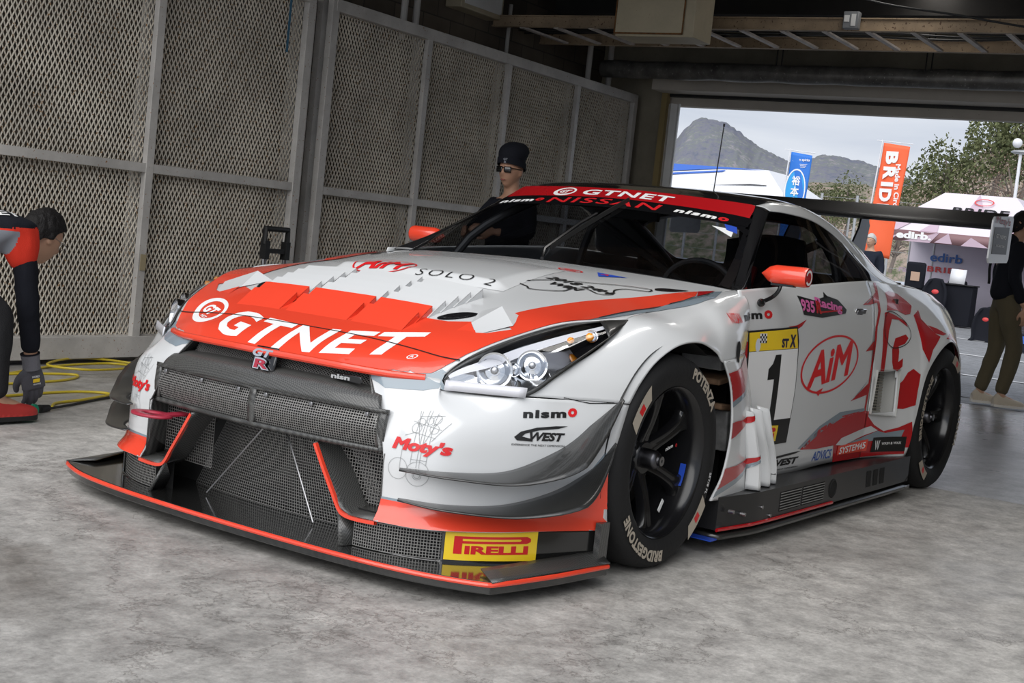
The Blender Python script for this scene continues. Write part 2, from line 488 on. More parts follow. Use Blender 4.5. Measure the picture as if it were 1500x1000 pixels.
def brick_wall_material():
    m = bpy.data.materials.new('block_wall'); N, L = nodes(m); b = N['Principled BSDF']; MATS['block_wall'] = m
    tc = N.new('ShaderNodeTexCoord'); mp = N.new('ShaderNodeMapping'); mp.inputs['Rotation'].default_value = (radians(90), 0, 0)
    br = N.new('ShaderNodeTexBrick'); br.inputs['Scale'].default_value = 1.; br.inputs['Brick Width'].default_value = .40; br.inputs['Row Height'].default_value = .20; br.inputs['Mortar Size'].default_value = .006
    br.inputs['Color1'].default_value = (.125, .105, .080, 1); br.inputs['Color2'].default_value = (.090, .076, .060, 1); br.inputs['Mortar'].default_value = (.05, .045, .04, 1)
    L.new(tc.outputs['Object'], mp.inputs['Vector']); L.new(mp.outputs['Vector'], br.inputs['Vector'])
    n = N.new('ShaderNodeTexNoise'); n.inputs['Scale'].default_value = 1.5; n.inputs['Detail'].default_value = 9; L.new(tc.outputs['Object'], n.inputs['Vector'])
    r = N.new('ShaderNodeValToRGB'); r.color_ramp.elements[0].position = .35; r.color_ramp.elements[0].color = (.55, .52, .5, 1); r.color_ramp.elements[1].position = .65; r.color_ramp.elements[1].color = (1.3, 1.25, 1.2, 1)
    L.new(n.outputs['Fac'], r.inputs['Fac']); x = N.new('ShaderNodeMix'); x.data_type = 'RGBA'; x.blend_type = 'MULTIPLY'; x.inputs['Factor'].default_value = 1.
    L.new(br.outputs['Color'], x.inputs['A']); L.new(r.outputs['Color'], x.inputs['B']); L.new(x.outputs['Result'], b.inputs['Base Color']); b.inputs['Roughness'].default_value = .9
brick_wall_material()

# floor slabs
b = MB(); gbox(b, -2.785, 9., -4.3, 8., -.2, 0.); struct(b.build('floor', 'concrete'))
b = MB(); gbox(b, -7.82, -2.80, -4.3, 8., -.2, -.0015); struct(b.build('floor', 'concrete_smooth'))
b = MB(); gbox(b, -2.802, -2.783, -4.3, 8., -.2, -.012); struct(b.build('trim_1', 'black_matte'))
b = MB(); b.add([G(-7.82, -40, -.012), G(-7.82, 30, -.012), G(-70, 30, -.012), G(-70, -60, -.012)], [(0, 1, 2, 3)]); struct(b.build('ground', 'asphalt'))
b = MB(); gbox(b, -8.95, -8.55, -4.3, 8., -.02, -.004); o = b.build('drain_grating', 'asphalt'); tag(o, 'long strip of ribbed drain grating across the garage threshold', 'drain')
for u0, u1 in ((-11.62, -11.48), (-15.95, -15.78), (-21.2, -21.0)):
    b = MB(); b.add([G(u0, -20, -.006), G(u1, -20, -.006), G(u1, 8, -.006), G(u0, 8, -.006)], [(0, 1, 2, 3)])
    o = b.build('road_line', 'line_white'); tag(o, {-11.62: 'white painted line on the asphalt nearest the garage', -15.95: 'second white painted line on the asphalt, just beyond the nearest', -21.2: 'farthest white painted line, in front of the tents'}[u0], 'road marking', 'white lines on the asphalt')
# walls
b = MB(); gbox(b, -8.45, 3.5, -4.25, -4.05, 0, 3.6); struct(b.build('wall_left', 'block_wall'))
b = MB()
gbox(b, -8.75, -8.45, -4.25, -3.28, 0, 3.6); gbox(b, -8.75, -8.45, -3.28, 8., 2.62, 3.6); gbox(b, -8.75, -8.45, 3.1, 8., 0, 2.62)
struct(b.build('wall_back', 'plaster'))
b = MB(); gbox(b, -8.45, 1.0, 4.15, 4.35, 0, 3.6); struct(b.build('wall_right', 'plaster'))
b = MB(); gbox(b, -8.45, -8.12, -3.30, 8., 2.60, 2.84); struct(b.build('trim_2', 'header_paint'))
b = MB(); gbox(b, -8.62, -8.50, -3.28, 4.1, 2.49, 2.575); struct(b.build('trim_3', 'header_paint'))
b = MB(); gbox(b, -8.50, -8.42, -3.30, 8., 2.575, 2.60); struct(b.build('trim_4', 'black_matte'))
b = MB(); gbox(b, -8.44, -8.37, -3.30, -3.24, 0, 2.60); struct(b.build('trim_5', 'ochre_paint'))
# folded door leaves at the side of the opening
t = thing('folding_door', 'folded white metal door leaves at the left side of the opening', 'door', G(-8.55, -3.12, 0), GA)
for k in range(4):
    b = MB(); v0 = -3.285+.046*k; d = .05*(k % 2)
    b.prism([(0, 0), (.046, 0), (.046, 2.5), (0, 2.5)], lambda a, z: G(-8.38-d-(.05 if a > .02 else 0)*(1-2*(k % 2)), v0+a, z), lambda a, z: G(-8.41-d-(.05 if a > .02 else 0)*(1-2*(k % 2)), v0+a, z)); b.build('door_leaf', 'jamb_white', t)
# ceiling with beams
b = MB(); gbox(b, -8.75, .6, -4.25, 8., 3.60, 3.7); struct(b.build('ceiling', 'ceiling_mat'))
for k, u in enumerate((-7.2, -4.6, -2.0)):
    b = MB(); gbox(b, u-.09, u+.09, -4.05, 4.12, 3.36, 3.38); gbox(b, u-.01, u+.01, -4.05, 4.12, 3.38, 3.58); gbox(b, u-.09, u+.09, -4.05, 4.12, 3.58, 3.60)
    o = b.build('roof_beam', 'rust_steel'); tag(o, ['dark steel roof beam nearest the open doorway', 'dark steel roof beam in the middle of the garage', 'dark steel roof beam above the car nose'][k], 'beam', 'steel roof beams')
b = MB()
b.bar(G(-6.9, -.55, 3.35), G(-4.2, .75, 3.35), .16, .14); o = b.build('ceiling_brace', 'rust_steel'); tag(o, 'rusty diagonal steel brace under the ceiling at the top right', 'beam')
# ---- mesh fence leaves
FV = -3.55
def mesh_leaf(u0, u1, v, posts, name_label, z0=.13, z1=2.56, rails=(1.20,), w=.062, top=.085, back=True, endw=.075):
    t = thing('mesh_gate', name_label, 'gate', G((u0+u1)/2, v, 0), GA, 'white mesh sliding gates along the wall')
    ext = lambda a, c: gbox(b, a, c, v-.02, v+.02, 0, 0)
    for uu in (u0, u1):
        b = MB(); gbox(b, uu-endw/2, uu+endw/2, v-.025, v+.025, z0-.09, z1); b.build('gate_stile', 'fence_paint', t, bevel=.003)
        if back:
            b = MB(); gbox(b, uu-endw/2-.01, uu+endw/2-.01, v-.13, v-.08, z0-.09, z1); b.build('gate_stile', 'fence_paint', t)
    for uu in posts:
        b = MB(); gbox(b, uu-w/2, uu+w/2, v-.02, v+.02, z0, z1); b.build('gate_stile', 'fence_paint', t, bevel=.003)
        b = MB(); gbox(b, uu-w/2-.00, uu+w/2-.00, v-.13, v-.09, z0, z1); b.build('gate_stile', 'fence_paint', t)
    b = MB(); gbox(b, u0, u1, v-.03, v+.03, z1-top, z1); b.build('gate_rail', 'fence_paint', t, bevel=.003)
    b = MB(); gbox(b, u0, u1, v-.03, v+.03, z0-.10, z0+.03); b.build('gate_rail', 'fence_paint', t, bevel=.003)
    b = MB(); gbox(b, u0, u1, v-.10, v-.03, z0+.0, z0+.035); b.build('gate_rail', 'fence_paint', t)
    for z in rails:
        b = MB(); gbox(b, u0, u1, v-.018, v+.018, z-.028, z+.028); b.build('gate_rail', 'fence_paint', t, bevel=.002)
    # expanded metal: zigzag strands joined at their nodes
    b = MB(); P, H = .0345, .062; vv = v-.032; hw = .0028; n = int(abs(u1-u0)/(P/2)); m = int((z1-z0)/(H/2)); dep = .006
    lo = min(u0, u1)
    nodes_ = {}
    for i in range(n):
        base = lo+i*P/2+P/4; a = P/4*.80
        ring = []
        for j in range(m+1):
            s = 1 if (i+j) % 2 == 0 else -1
            uu = base+s*a; z = z0+j*H/2
            p1 = G(uu-hw, vv+.5*dep, z); p2 = G(uu+hw, vv-.5*dep, z)
            ring += [p1, p2]
        b.add(ring, [(2*j, 2*j+1, 2*j+3, 2*j+2) for j in range(m)])
    me = bpy.data.meshes.new('expanded_mesh'); me.from_pydata(b.v, [], b.f)
    link('expanded_mesh', me, 'mesh_paint', t)
    return t
g1 = mesh_leaf(-3.22, 2.6, FV, (-1.86, -.55, .75, 2.0), 'near white steel gate filled with expanded metal mesh, beside the crouching mechanic')
g2 = mesh_leaf(-3.50, -8.30, FV-.02, (-4.68, -5.88, -7.12), 'far white steel gate filled with expanded metal mesh, behind the car')
b = MB(); gbox(b, -3.36, -3.28, FV-.16, FV-.06, 0, 2.56); o = b.build('gate_post', 'fence_paint'); tag(o, 'plain steel post standing between the two mesh gates', 'post')
b = MB(); b.box(G(-1.86, FV+.028, .62), (.045, .004, .10), RZ); b.build('tape_patch', 'ochre_tape', g1)
pbr('ochre_tape', (.40, .33, .20), .6)
b = MB(); b.box(G(-3.00, FV+.02, 2.35), (.02, .003, .5), RZ); b.build('blue_tape', 'tape_blue', g1)
pbr('tape_blue', (.05, .16, .26), .6)
# pipes above the fence
for k, (u, lab) in enumerate(((-4.52, 'pale vertical conduit above the near end of the far gate, left of a pair'), (-4.68, 'pale vertical conduit above the near end of the far gate, right of a pair'), (-7.55, 'pale vertical conduit above the far end of the gate, left of a pair'), (-7.98, 'pale vertical conduit above the far end of the gate, right of a pair'))):
    b = MB(); b.tube([G(u, -3.72, 2.45), G(u, -3.72, 3.58)], .028, 10); o = b.build('conduit_pipe', 'conduit'); tag(o, lab, 'pipe', 'vertical conduits on the wall')
b = MB(); b.tube([G(-6.45, -3.98, 2.5), G(-6.45, -3.98, 3.1)], .018, 8); o = b.build('conduit_pipe', 'conduit'); tag(o, 'thin pale conduit below the left end of the cable ladder', 'pipe')
t = thing('wall_cabinet', 'small white cabinet fixed to the block wall above the gate', 'cabinet', G(-5.85, -3.98, 2.95), GA)
b = MB(); gbox(b, -5.52, -6.18, -4.05, -3.88, 2.90, 3.35); b.build('cabinet_body', 'box_paint', t, bevel=.01)
b = MB(); gbox(b, -5.56, -6.14, -3.88, -3.87, 2.94, 3.32); b.build('cabinet_door', 'jamb_white', t, bevel=.004)
# hanging electrical cabinet
t = thing('electrical_cabinet', 'cream steel electrical cabinet with rusty edges hanging below the ceiling', 'cabinet', G(-5., -1.8, 2.6), GA)
b = MB(); gbox(b, -5.32, -5.0, -2.10, -1.46, 2.585, 3.3); b.build('cabinet_body', 'box_paint', t, bevel=.006)
b = MB(); gbox(b, -5.0, -4.985, -2.095, -1.545, 2.61, 3.28); b.build('cabinet_door', 'box_paint', t, bevel=.004)
b = MB(); gbox(b, -4.986, -4.982, -2.10, -1.54, 2.600, 2.612); gbox(b, -4.986, -4.982, -2.105, -2.095, 2.6, 3.28); gbox(b, -4.986, -4.982, -1.548, -1.538, 2.6, 3.28); b.build('rust_seam', 'rust_edge', t)
# cable ladder
t = thing('cable_ladder', 'long cream cable ladder hanging under the ceiling with pale rungs', 'cable tray', G(-6.6, -1, 2.9), GA)
for u, z in ((-6.15, 2.895), (-6.98, 2.885)):
    b = MB(); gbox(b, u-.012, u+.012, -3.95, 4.1, z-.045, z+.045); gbox(b, u-.03, u+.03, -3.95, 4.1, z-.05, z-.04); gbox(b, u-.03, u+.03, -3.95, 4.1, z+.04, z+.05); b.build('side_rail', 'cable_tray_paint', t)
for k in range(22):
    v = -3.65+.345*k; b = MB(); b.bar(G(-6.15, v, 2.845), G(-6.98, v, 2.845), .045, .016); b.build('rung', 'rung_paint', t)
for k in range(5):
    P = [G(-6.2-.1*k, -3.9+.5*i, 2.875+.012*sin(i*1.7+k)+.01*random.random()) for i in range(17)]; b = MB(); b.tube(smooth(P, 60), .009, 5)
    b.build('laid_cable', 'black_matte', t)
b = MB(); b.tube(smooth([G(-5.6, -1.2, 3.5), G(-5.7, -.6, 3.05), G(-5.95, .2, 2.93), G(-6.0, 1.0, 2.82), G(-6.0, 2., 2.75)], 30), .008, 6); o = b.build('loose_cable', 'black_matte'); tag(o, 'loose black cable sagging over the cable ladder at the top right', 'cable')
t = thing('junction_box', 'small grey socket box mounted on the cable ladder', 'box', G(-6.1, -.7, 2.9), GA)
b = MB(); gbox(b, -6.115, -6.05, -.72, -.60, 2.85, 2.98); b.build('box_body', 'box_grey', t, bevel=.006); b = MB(); gbox(b, -6.05, -6.045, -.71, -.67, 2.90, 2.95); gbox(b, -6.05, -6.045, -.655, -.62, 2.87, 2.96); b.build('socket_plate', 'jamb_white', t)
pbr('box_grey', (.22, .23, .24), .5)
# lagged pipe
b = MB(); b.tube([G(-7.9, -3.75+.2*i, 2.755+.004*sin(i*2.3)) for i in range(40)], [.085+.003*sin(i*1.9) for i in range(40)], 20); o = b.build('lagged_pipe', 'lagging'); tag(o, 'thick foil wrapped pipe running above the doorway', 'pipe')
for k, v in enumerate((-1.92, -.55)):
    b = MB(); b.tube([G(-7.85, v, 2.8), G(-7.85, v, 3.5)], .006, 6); b.tube([G(-7.85, v+.05, 2.8), G(-7.85, v+.05, 3.5)], .006, 6)
    o = b.build('pipe_hanger', 'black_matte'); tag(o, ['black rod hanger holding the foil wrapped pipe, the left one', 'black rod hanger holding the foil wrapped pipe, the right one'][k], 'hanger', 'rod hangers of the wrapped pipe')
# ducts / clutter in the dark ceiling space
for k, (u0, u1, v0, v1, z0, z1) in enumerate(((-7.6, -7.1, -3.9, 4.1, 3.15, 3.34), (-4.1, -3.7, -3.9, 4.1, 3.2, 3.5))):
    b = MB(); gbox(b, u0, u1, v0, v1, z0, z1); o = b.build('ceiling_duct', 'ceiling_mat'); tag(o, ['dark flat duct near the doorway under the ceiling', 'dark flat duct in the middle of the ceiling'][k], 'duct', 'dark ceiling ducts')
# fire extinguisher style trolley handle behind the car (black folding handle)
t = thing('hand_truck', 'black folding hand truck handle standing against the mesh gate', 'trolley', G(-2.75, -3.25, 0), GA)
for du in (-.10, .10):
    b = MB(); b.tube([G(-2.75+du, -3.25, .0), G(-2.75+du, -3.25, .80)], .016, 8); b.build('handle_tube', 'steel', t)
    b = MB(); gbox(b, -2.77+du, -2.73+du, -3.275, -3.225, .70, .82); b.build('handle_clamp', 'black_matte', t)
b = MB(); b.tube([G(-2.86, -3.25, .80), G(-2.86, -3.25, .90), G(-2.64, -3.25, .90), G(-2.64, -3.25, .80)], .02, 8); b.build('handle_grip', 'black_matte', t)
b = MB(); gbox(b, -2.85, -2.65, -3.27, -3.23, .74, .77); b.build('handle_clamp', 'black_matte', t)
b = MB(); gbox(b, -2.88, -2.62, -3.35, -3.2, 0.02, .05); b.build('toe_plate', 'black_matte', t)
for dv in (-.15, .15): pass
# ================================================================== RACE CAR (front axle at x=0, nose towards +x, left side +y)
pbr('paint_white', (.62, .63, .635), .25, coat=.7)
pbr('paint_dark', (.012, .012, .013), .12, coat=.8)
pbr('paint_orange', (.80, .062, .028), .25, coat=.7)
pbr('paint_red', (.42, .008, .012), .25, coat=.7)
pbr('paint_grey', (.22, .27, .31), .25, coat=.7)
pbr('black_matte', (.012, .012, .012), .6)
pbr('black_satin', (.008, .008, .009), .20, spec=.5)
pbr('black_gloss', (.006, .006, .007), .08, coat=.5)
pbr('cavity', (.004, .004, .004), .9)
pbr('rubber', (.009, .009, .0095), .70, spec=.35, bump=(60, .15))
pbr('seal', (.02, .02, .02), .5)
pbr('chrome', (.75, .76, .78), .08, metal=1.)
pbr('steel', (.35, .35, .36), .3, metal=1.)
pbr('wire_grey', (.24, .235, .225), .45, metal=.3)
pbr('white_print', (.80, .80, .80), .35)
pbr('beige_print', (.42, .37, .30), .6)
pbr('black_print', (.01, .01, .01), .35)
pbr('red_print', (.62, .012, .015), .35)
pbr('yellow_print', (.90, .62, .02), .35, coat=.5)
pbr('blue_print', (.02, .07, .45), .35)
pbr('tow_red', (.35, .02, .045), .4)
carbon('carbon', .008, .03, .35, 320.); carbon('carbon_light', .018, .095, .38, 300., .3); carbon('carbon_gloss', .005, .020, .14, 340., .9)
thin_glass('windscreen_glass', (.62, .64, .67), 1.45)
thin_glass('side_glass', (.34, .35, .37), 1.5)
thin_glass('lamp_glass', (.96, .97, .98), 1.35)

CAR = thing('race_car', 'white and orange racing coupe with number 1 door and black rear wing', 'car')
SURF = {}          # name -> MB in world coordinates (for draping)
def skin(name, grid, nu, nv, m, out, parent=CAR, solid=.006, objname=None, keep=None, label=None, both=True):
    fn = patch(grid); made = []
    for side in ((1, -1) if both else (1,)):
        b = MB()
        f2 = fn if side == 1 else (lambda s, t: my(fn(s, t)))
        b.grid(f2, nu, nv)
        if keep: b.f = [q for q in b.f if keep(sum((V3(b.v[i]) for i in q), V3())/len(q) if side == 1 else my(sum((V3(b.v[i]) for i in q), V3())/len(q)))]
        SURF[name+('_l' if side == 1 else '_r') if both else name] = b
        me = bpy.data.meshes.new(objname or name)
        me.from_pydata(b.v, [], b.f)
        bm = bmesh.new(); bm.from_mesh(me)
        bmesh.ops.remove_doubles(bm, verts=bm.verts, dist=1e-6)
        bm.normal_update(); o_ = V3(out); o_ = o_ if side == 1 else my(o_)
        tot = sum((f.normal*f.calc_area() for f in bm.faces), V3())
        if tot.dot(o_) < 0: bmesh.ops.reverse_faces(bm, faces=bm.faces)
        bm.to_mesh(me); bm.free()
        for p in me.polygons: p.use_smooth = True
        ob = link(objname or name, me, m, parent, solid=solid)
        if label: ob['label'] = label
        made.append(ob)
    return made

def inpoly(x, y, poly):
    r = False; n = len(poly)
    for i in range(n):
        (x1, y1), (x2, y2) = poly[i], poly[i-1]
        if (y1 > y) != (y2 > y) and x < (x2-x1)*(y-y1)/(y2-y1)+x1: r = not r
    return r

# ---- bonnet
HOOD = mirror_rows([
 [(.870, 0, .597), (.864, .15, .597), (.850, .30, .595), (.812, .45, .592), (.738, .588, .592)],
 [(.800, 0, .640), (.800, .15, .640), (.790, .30, .638), (.765, .46, .630), (.715, .598, .615)],
 [(.730, 0, .672), (.730, .15, .671), (.725, .30, .668), (.712, .46, .658), (.690, .612, .640)],
 [(.600, 0, .722), (.600, .16, .722), (.600, .32, .720), (.605, .48, .710), (.618, .648, .688)],
 [(.450, 0, .778), (.450, .17, .777), (.450, .35, .772), (.455, .53, .762), (.480, .700, .742)],
 [(.300, 0, .825), (.300, .19, .822), (.300, .38, .812), (.310, .58, .800), (.330, .760, .785)],
 [(.100, 0, .875), (.100, .20, .870), (.100, .40, .853), (.110, .62, .834), (.120, .830, .805)],
 [(-.15, 0, .915), (-.15, .20, .910), (-.15, .40, .895), (-.15, .60, .872), (-.150, .800, .838)],
 [(-.40, 0, .938), (-.40, .20, .933), (-.40, .40, .920), (-.41, .60, .905), (-.430, .795, .884)],
 [(-.62, 0, .948), (-.63, .22, .944), (-.66, .45, .937), (-.70, .65, .928), (-.760, .790, .917)]])
skin('bonnet', HOOD, 162, 112, 'paint_white', (0, 0, 1), both=False)

# ---- front fender top and flare
FENDER = [
 [(.600, .800, .570), (.530, .850, .569), (.450, .900, .567), (.370, .945, .565), (.290, .985, .560)],
 [(.500, .840, .635), (.430, .885, .633), (.360, .925, .632), (.300, .957, .630), (.235, .988, .628)],
 [(.313, .872, .720), (.280, .905, .716), (.240, .935, .711), (.190, .965, .703), (.150, .990, .692)],
 [(.120, .840, .806), (.100, .892, .799), (.080, .930, .786), (.050, .962, .768), (.020, .995, .742)],
 [(-.10, .812, .830), (-.10, .865, .824), (-.11, .915, .808), (-.12, .960, .786), (-.12, 1.00, .751)],
 [(-.28, .800, .862), (-.28, .852, .851), (-.275, .908, .829), (-.27, .962, .785), (-.25, 1.0, .715)],
 [(-.45, .797, .888), (-.43, .856, .877), (-.40, .920, .845), (-.36, .975, .780), (-.31, 1.0, .680)],
 [(-.60, .796, .903), (-.58, .852, .892), (-.54, .915, .850), (-.49, .965, .780), (-.44, .985, .690)],
 [(-.70, .794, .913), (-.68, .848, .902), (-.65, .900, .860), (-.60, .935, .780), (-.56, .945, .690)],
 [(-.77, .792, .918), (-.72, .856, .905), (-.70, .892, .860), (-.69, .903, .780), (-.68, .905, .690)]]
skin('front_fender', FENDER, 60, 32, 'paint_white', (0, 1, .5))
FREAR = [
 [(-.310, 1.0, .685), (-.44, .985, .690), (-.56, .945, .690), (-.68, .905, .690)],
 [(-.385, 1.0, .600), (-.50, .990, .600), (-.62, .950, .595), (-.745, .905, .590)],
 [(-.425, 1.0, .500), (-.56, .985, .490), (-.68, .950, .485), (-.80, .908, .480)],
 [(-.435, 1.0, .400), (-.59, .985, .395), (-.72, .950, .39), (-.86, .912, .385)],
 [(-.405, 1.0, .280), (-.61, .985, .275), (-.78, .955, .27), (-.93, .918, .270)],
 [(-.330, 1.0, .195), (-.62, .985, .175), (-.83, .955, .16), (-1.0, .925, .150)]]
skin('fender_vent_panel', FREAR, 40, 30, 'paint_white', (0, 1, 0))

# ---- front bumper skin
BUMPER = [
 [(.817, .382, .588), (.811, .45, .591), (.742, .590, .593), (.735, .612, .563), (.602, .806, .566), (.450, .900, .565), (.290, .985, .560)],
 [(.848, .455, .487), (.838, .52, .484), (.818, .600, .480), (.775, .695, .475), (.640, .812, .470), (.480, .912, .468), (.335, .988, .460)],
 [(.868, .508, .364), (.858, .55, .363), (.838, .625, .360), (.788, .705, .357), (.655, .808, .355), (.490, .905, .355), (.372, .985, .355)],
 [(.866, .514, .225), (.857, .56, .225), (.838, .635, .225), (.788, .710, .225), (.665, .805, .222), (.505, .898, .222), (.352, .985, .222)],
 [(.892, .516, .168), (.883, .57, .169), (.865, .645, .170), (.812, .725, .172), (.685, .825, .174), (.520, .905, .174), (.345, .990, .174)]]
skin('front_bumper', BUMPER, 40, 60, 'paint_white', (1, .3, 0))
POD = [
 [(.868, .52, .172), (.848, .62, .172), (.795, .71, .173), (.675, .805, .174), (.515, .89, .174), (.340, .985, .174)],
 [(.868, .52, .120), (.848, .62, .120), (.795, .71, .120), (.678, .808, .120), (.518, .895, .120), (.340, .985, .120)],
 [(.868, .52, .062), (.848, .62, .062), (.795, .71, .062), (.680, .81, .062), (.520, .90, .062), (.340, .985, .062)]]
MESH_POD = lambda c: not (c.y < .70 and c.x > .78 and .082 < c.z < .162)
skin('bumper_skirt', POD, 14, 60, 'carbon_gloss', (1, .3, 0), keep=MESH_POD)

# ---- doors
DOOR = [
 [(-.68, .848, .922), (-.68, .880, .830), (-.68, .892, .690), (-.68, .893, .480), (-.68, .885, .180)],
 [(-1.0, .858, .943), (-1.0, .898, .850), (-1.0, .910, .700), (-1.0, .912, .480), (-1.0, .900, .190)],
 [(-1.3, .864, .960), (-1.3, .906, .870), (-1.3, .920, .710), (-1.3, .925, .480), (-1.3, .912, .200)],
 [(-1.6, .864, .978), (-1.6, .908, .885), (-1.6, .926, .715), (-1.6, .932, .480), (-1.6, .920, .210)],
 [(-1.99, .855, .998), (-1.98, .905, .890), (-1.97, .932, .715), (-1.97, .940, .480), (-1.97, .930, .205)]]
skin('door', DOOR, 50, 36, 'paint_white', (0, 1, 0))

# ---- rear fender
QUARTER = [
 [(-1.99, .855, .998), (-1.98, .905, .890), (-1.97, .932, .715), (-1.97, .940, .480), (-1.97, .930, .205)],
 [(-2.20, .830, .998), (-2.18, .905, .895), (-2.18, .950, .720), (-2.18, .965, .480), (-2.18, .965, .200)],
 [(-2.40, .795, .992), (-2.36, .900, .900), (-2.34, .970, .740), (-2.33, 1.00, .500), (-2.34, 1.01, .190)],
 [(-2.50, .790, .988), (-2.46, .900, .900), (-2.43, .980, .750), (-2.40, 1.015, .56), (-2.395, 1.025, .36)],
 [(-2.62, .788, .985), (-2.56, .900, .900), (-2.52, .985, .775), (-2.50, 1.02, .665), (-2.485, 1.03, .600)],
 [(-2.80, .785, .978), (-2.78, .895, .900), (-2.78, .980, .815), (-2.78, 1.018, .765), (-2.78, 1.03, .738)],
 [(-3.00, .780, .970), (-3.00, .880, .890), (-3.02, .955, .795), (-3.05, .995, .685), (-3.065, 1.01, .620)],
 [(-3.20, .760, .955), (-3.20, .850, .880), (-3.22, .915, .760), (-3.20, .960, .550), (-3.165, .985, .360)],
 [(-3.40, .720, .940), (-3.42, .810, .860), (-3.42, .870, .720), (-3.40, .910, .500), (-3.300, .930, .200)],
 [(-3.62, .620, .920), (-3.64, .700, .840), (-3.65, .760, .700), (-3.62, .810, .500), (-3.550, .840, .200)]]
VENT_POLY = [(-2.02, .595), (-2.215, .595), (-2.225, .40), (-1.995, .418)]
skin('rear_fender', QUARTER, 108, 60, 'paint_white', (0, 1, 0), keep=lambda c: not inpoly(c.x, c.z, VENT_POLY))
# ---- roof, glass, pillars
WIND = mirror_rows([
 [(-.62, 0, .950), (-.63, .22, .946), (-.66, .45, .939), (-.70, .65, .930), (-.765, .785, .918)],
 [(-.78, 0, 1.040), (-.79, .23, 1.036), (-.82, .46, 1.026), (-.86, .63, 1.016), (-.905, .735, 1.008)],
 [(-.95, 0, 1.130), (-.96, .23, 1.126), (-.99, .45, 1.116), (-1.02, .60, 1.105), (-1.045, .684, 1.097)],
 [(-1.11, 0, 1.210), (-1.12, .22, 1.206), (-1.14, .43, 1.196), (-1.16, .56, 1.186), (-1.18, .634, 1.180)],
 [(-1.26, 0, 1.282), (-1.265, .21, 1.279), (-1.28, .40, 1.272), (-1.295, .52, 1.266), (-1.31, .585, 1.262)]])
wind = skin('windscreen', WIND, 48, 60, 'windscreen_glass', (1, 0, 1), both=False, solid=0)[0]
ROOF = mirror_rows([
 [(-1.26, 0, 1.282), (-1.265, .21, 1.279), (-1.28, .40, 1.272), (-1.295, .52, 1.266), (-1.31, .585, 1.262)],
 [(-1.45, 0, 1.318), (-1.45, .21, 1.316), (-1.47, .40, 1.309), (-1.48, .52, 1.302), (-1.49, .588, 1.290)],
 [(-1.75, 0, 1.330), (-1.75, .21, 1.328), (-1.75, .40, 1.319), (-1.76, .52, 1.308), (-1.78, .590, 1.293)],
 [(-2.10, 0, 1.308), (-2.10, .21, 1.305), (-2.10, .40, 1.292), (-2.12, .52, 1.274), (-2.15, .590, 1.243)],
 [(-2.45, 0, 1.240), (-2.45, .21, 1.236), (-2.46, .40, 1.220), (-2.48, .52, 1.192), (-2.50, .600, 1.155)]])
skin('roof', ROOF, 40, 48, 'paint_dark', (0, 0, 1), both=False, label='black carbon roof')
REARW = mirror_rows([
 [(-2.45, 0, 1.240), (-2.45, .21, 1.236), (-2.46, .40, 1.220), (-2.48, .52, 1.192), (-2.50, .600, 1.155)],
 [(-2.80, 0, 1.120), (-2.80, .21, 1.116), (-2.80, .40, 1.100), (-2.81, .53, 1.075), (-2.82, .620, 1.040)],
 [(-3.15, 0, 1.000), (-3.14, .22, .998), (-3.12, .44, .992), (-3.10, .56, .988), (-3.08, .650, .985)]])
skin('rear_window', REARW, 20, 30, 'side_glass', (-.3, 0, 1), both=False, solid=0)
RAIL = [
 [(-1.31, .585, 1.262), (-1.33, .612, 1.258), (-1.345, .635, 1.246)],
 [(-1.49, .588, 1.290), (-1.50, .618, 1.276), (-1.51, .640, 1.247)],
 [(-1.78, .590, 1.293), (-1.78, .625, 1.272), (-1.78, .648, 1.236)],
 [(-2.15, .590, 1.243), (-2.10, .630, 1.222), (-2.04, .660, 1.182)],
 [(-2.50, .600, 1.155), (-2.36, .660, 1.130), (-2.20, .715, 1.090)],
 [(-2.82, .620, 1.040), (-2.60, .710, 1.030), (-2.35, .785, 1.003)],
 [(-3.08, .650, .985), (-2.90, .730, .985), (-2.62, .788, .986)]]
skin('roof_rail', RAIL, 40, 10, 'paint_white', (0, 1, 1))
SIDEG = [
 [(-.745, .838, .922), (-.93, .765, 1.020), (-1.345, .635, 1.246)],
 [(-1.05, .852, .945), (-1.22, .770, 1.070), (-1.51, .642, 1.247)],
 [(-1.40, .856, .966), (-1.50, .770, 1.090), (-1.74, .648, 1.236)],
 [(-1.75, .852, .984), (-1.82, .765, 1.090), (-1.93, .655, 1.208)],
 [(-2.05, .835, .996), (-2.08, .768, 1.070), (-2.12, .690, 1.140)],
 [(-2.36, .797, .996), (-2.35, .794, 1.000), (-2.34, .785, 1.005)]]
skin('side_window', SIDEG, 40, 16, 'side_glass', (0, 1, .3), solid=0)
PILLAR = [
 [(-.765, .785, .918), (-.745, .812, .921), (-.72, .842, .921)],
 [(-.905, .735, 1.008), (-.90, .765, 1.004), (-.895, .790, .995)],
 [(-1.045, .684, 1.097), (-1.06, .712, 1.092), (-1.07, .728, 1.080)],
 [(-1.18, .634, 1.180), (-1.20, .660, 1.176), (-1.215, .676, 1.165)],
 [(-1.31, .585, 1.262), (-1.33, .612, 1.258), (-1.345, .635, 1.246)]]
skin('windscreen_pillar', PILLAR, 24, 8, 'paint_dark', (1, 1, 1))
TRUNK = mirror_rows([
 [(-3.15, 0, 1.000), (-3.14, .22, .998), (-3.12, .44, .992), (-3.10, .56, .988), (-3.05, .700, .984), (-3.00, .780, .970)],
 [(-3.35, 0, .990), (-3.35, .22, .988), (-3.34, .44, .980), (-3.33, .56, .974), (-3.33, .680, .962), (-3.32, .735, .946)],
 [(-3.66, 0, .975), (-3.66, .22, .972), (-3.65, .40, .960), (-3.65, .50, .946), (-3.64, .580, .930), (-3.62, .620, .920)]])
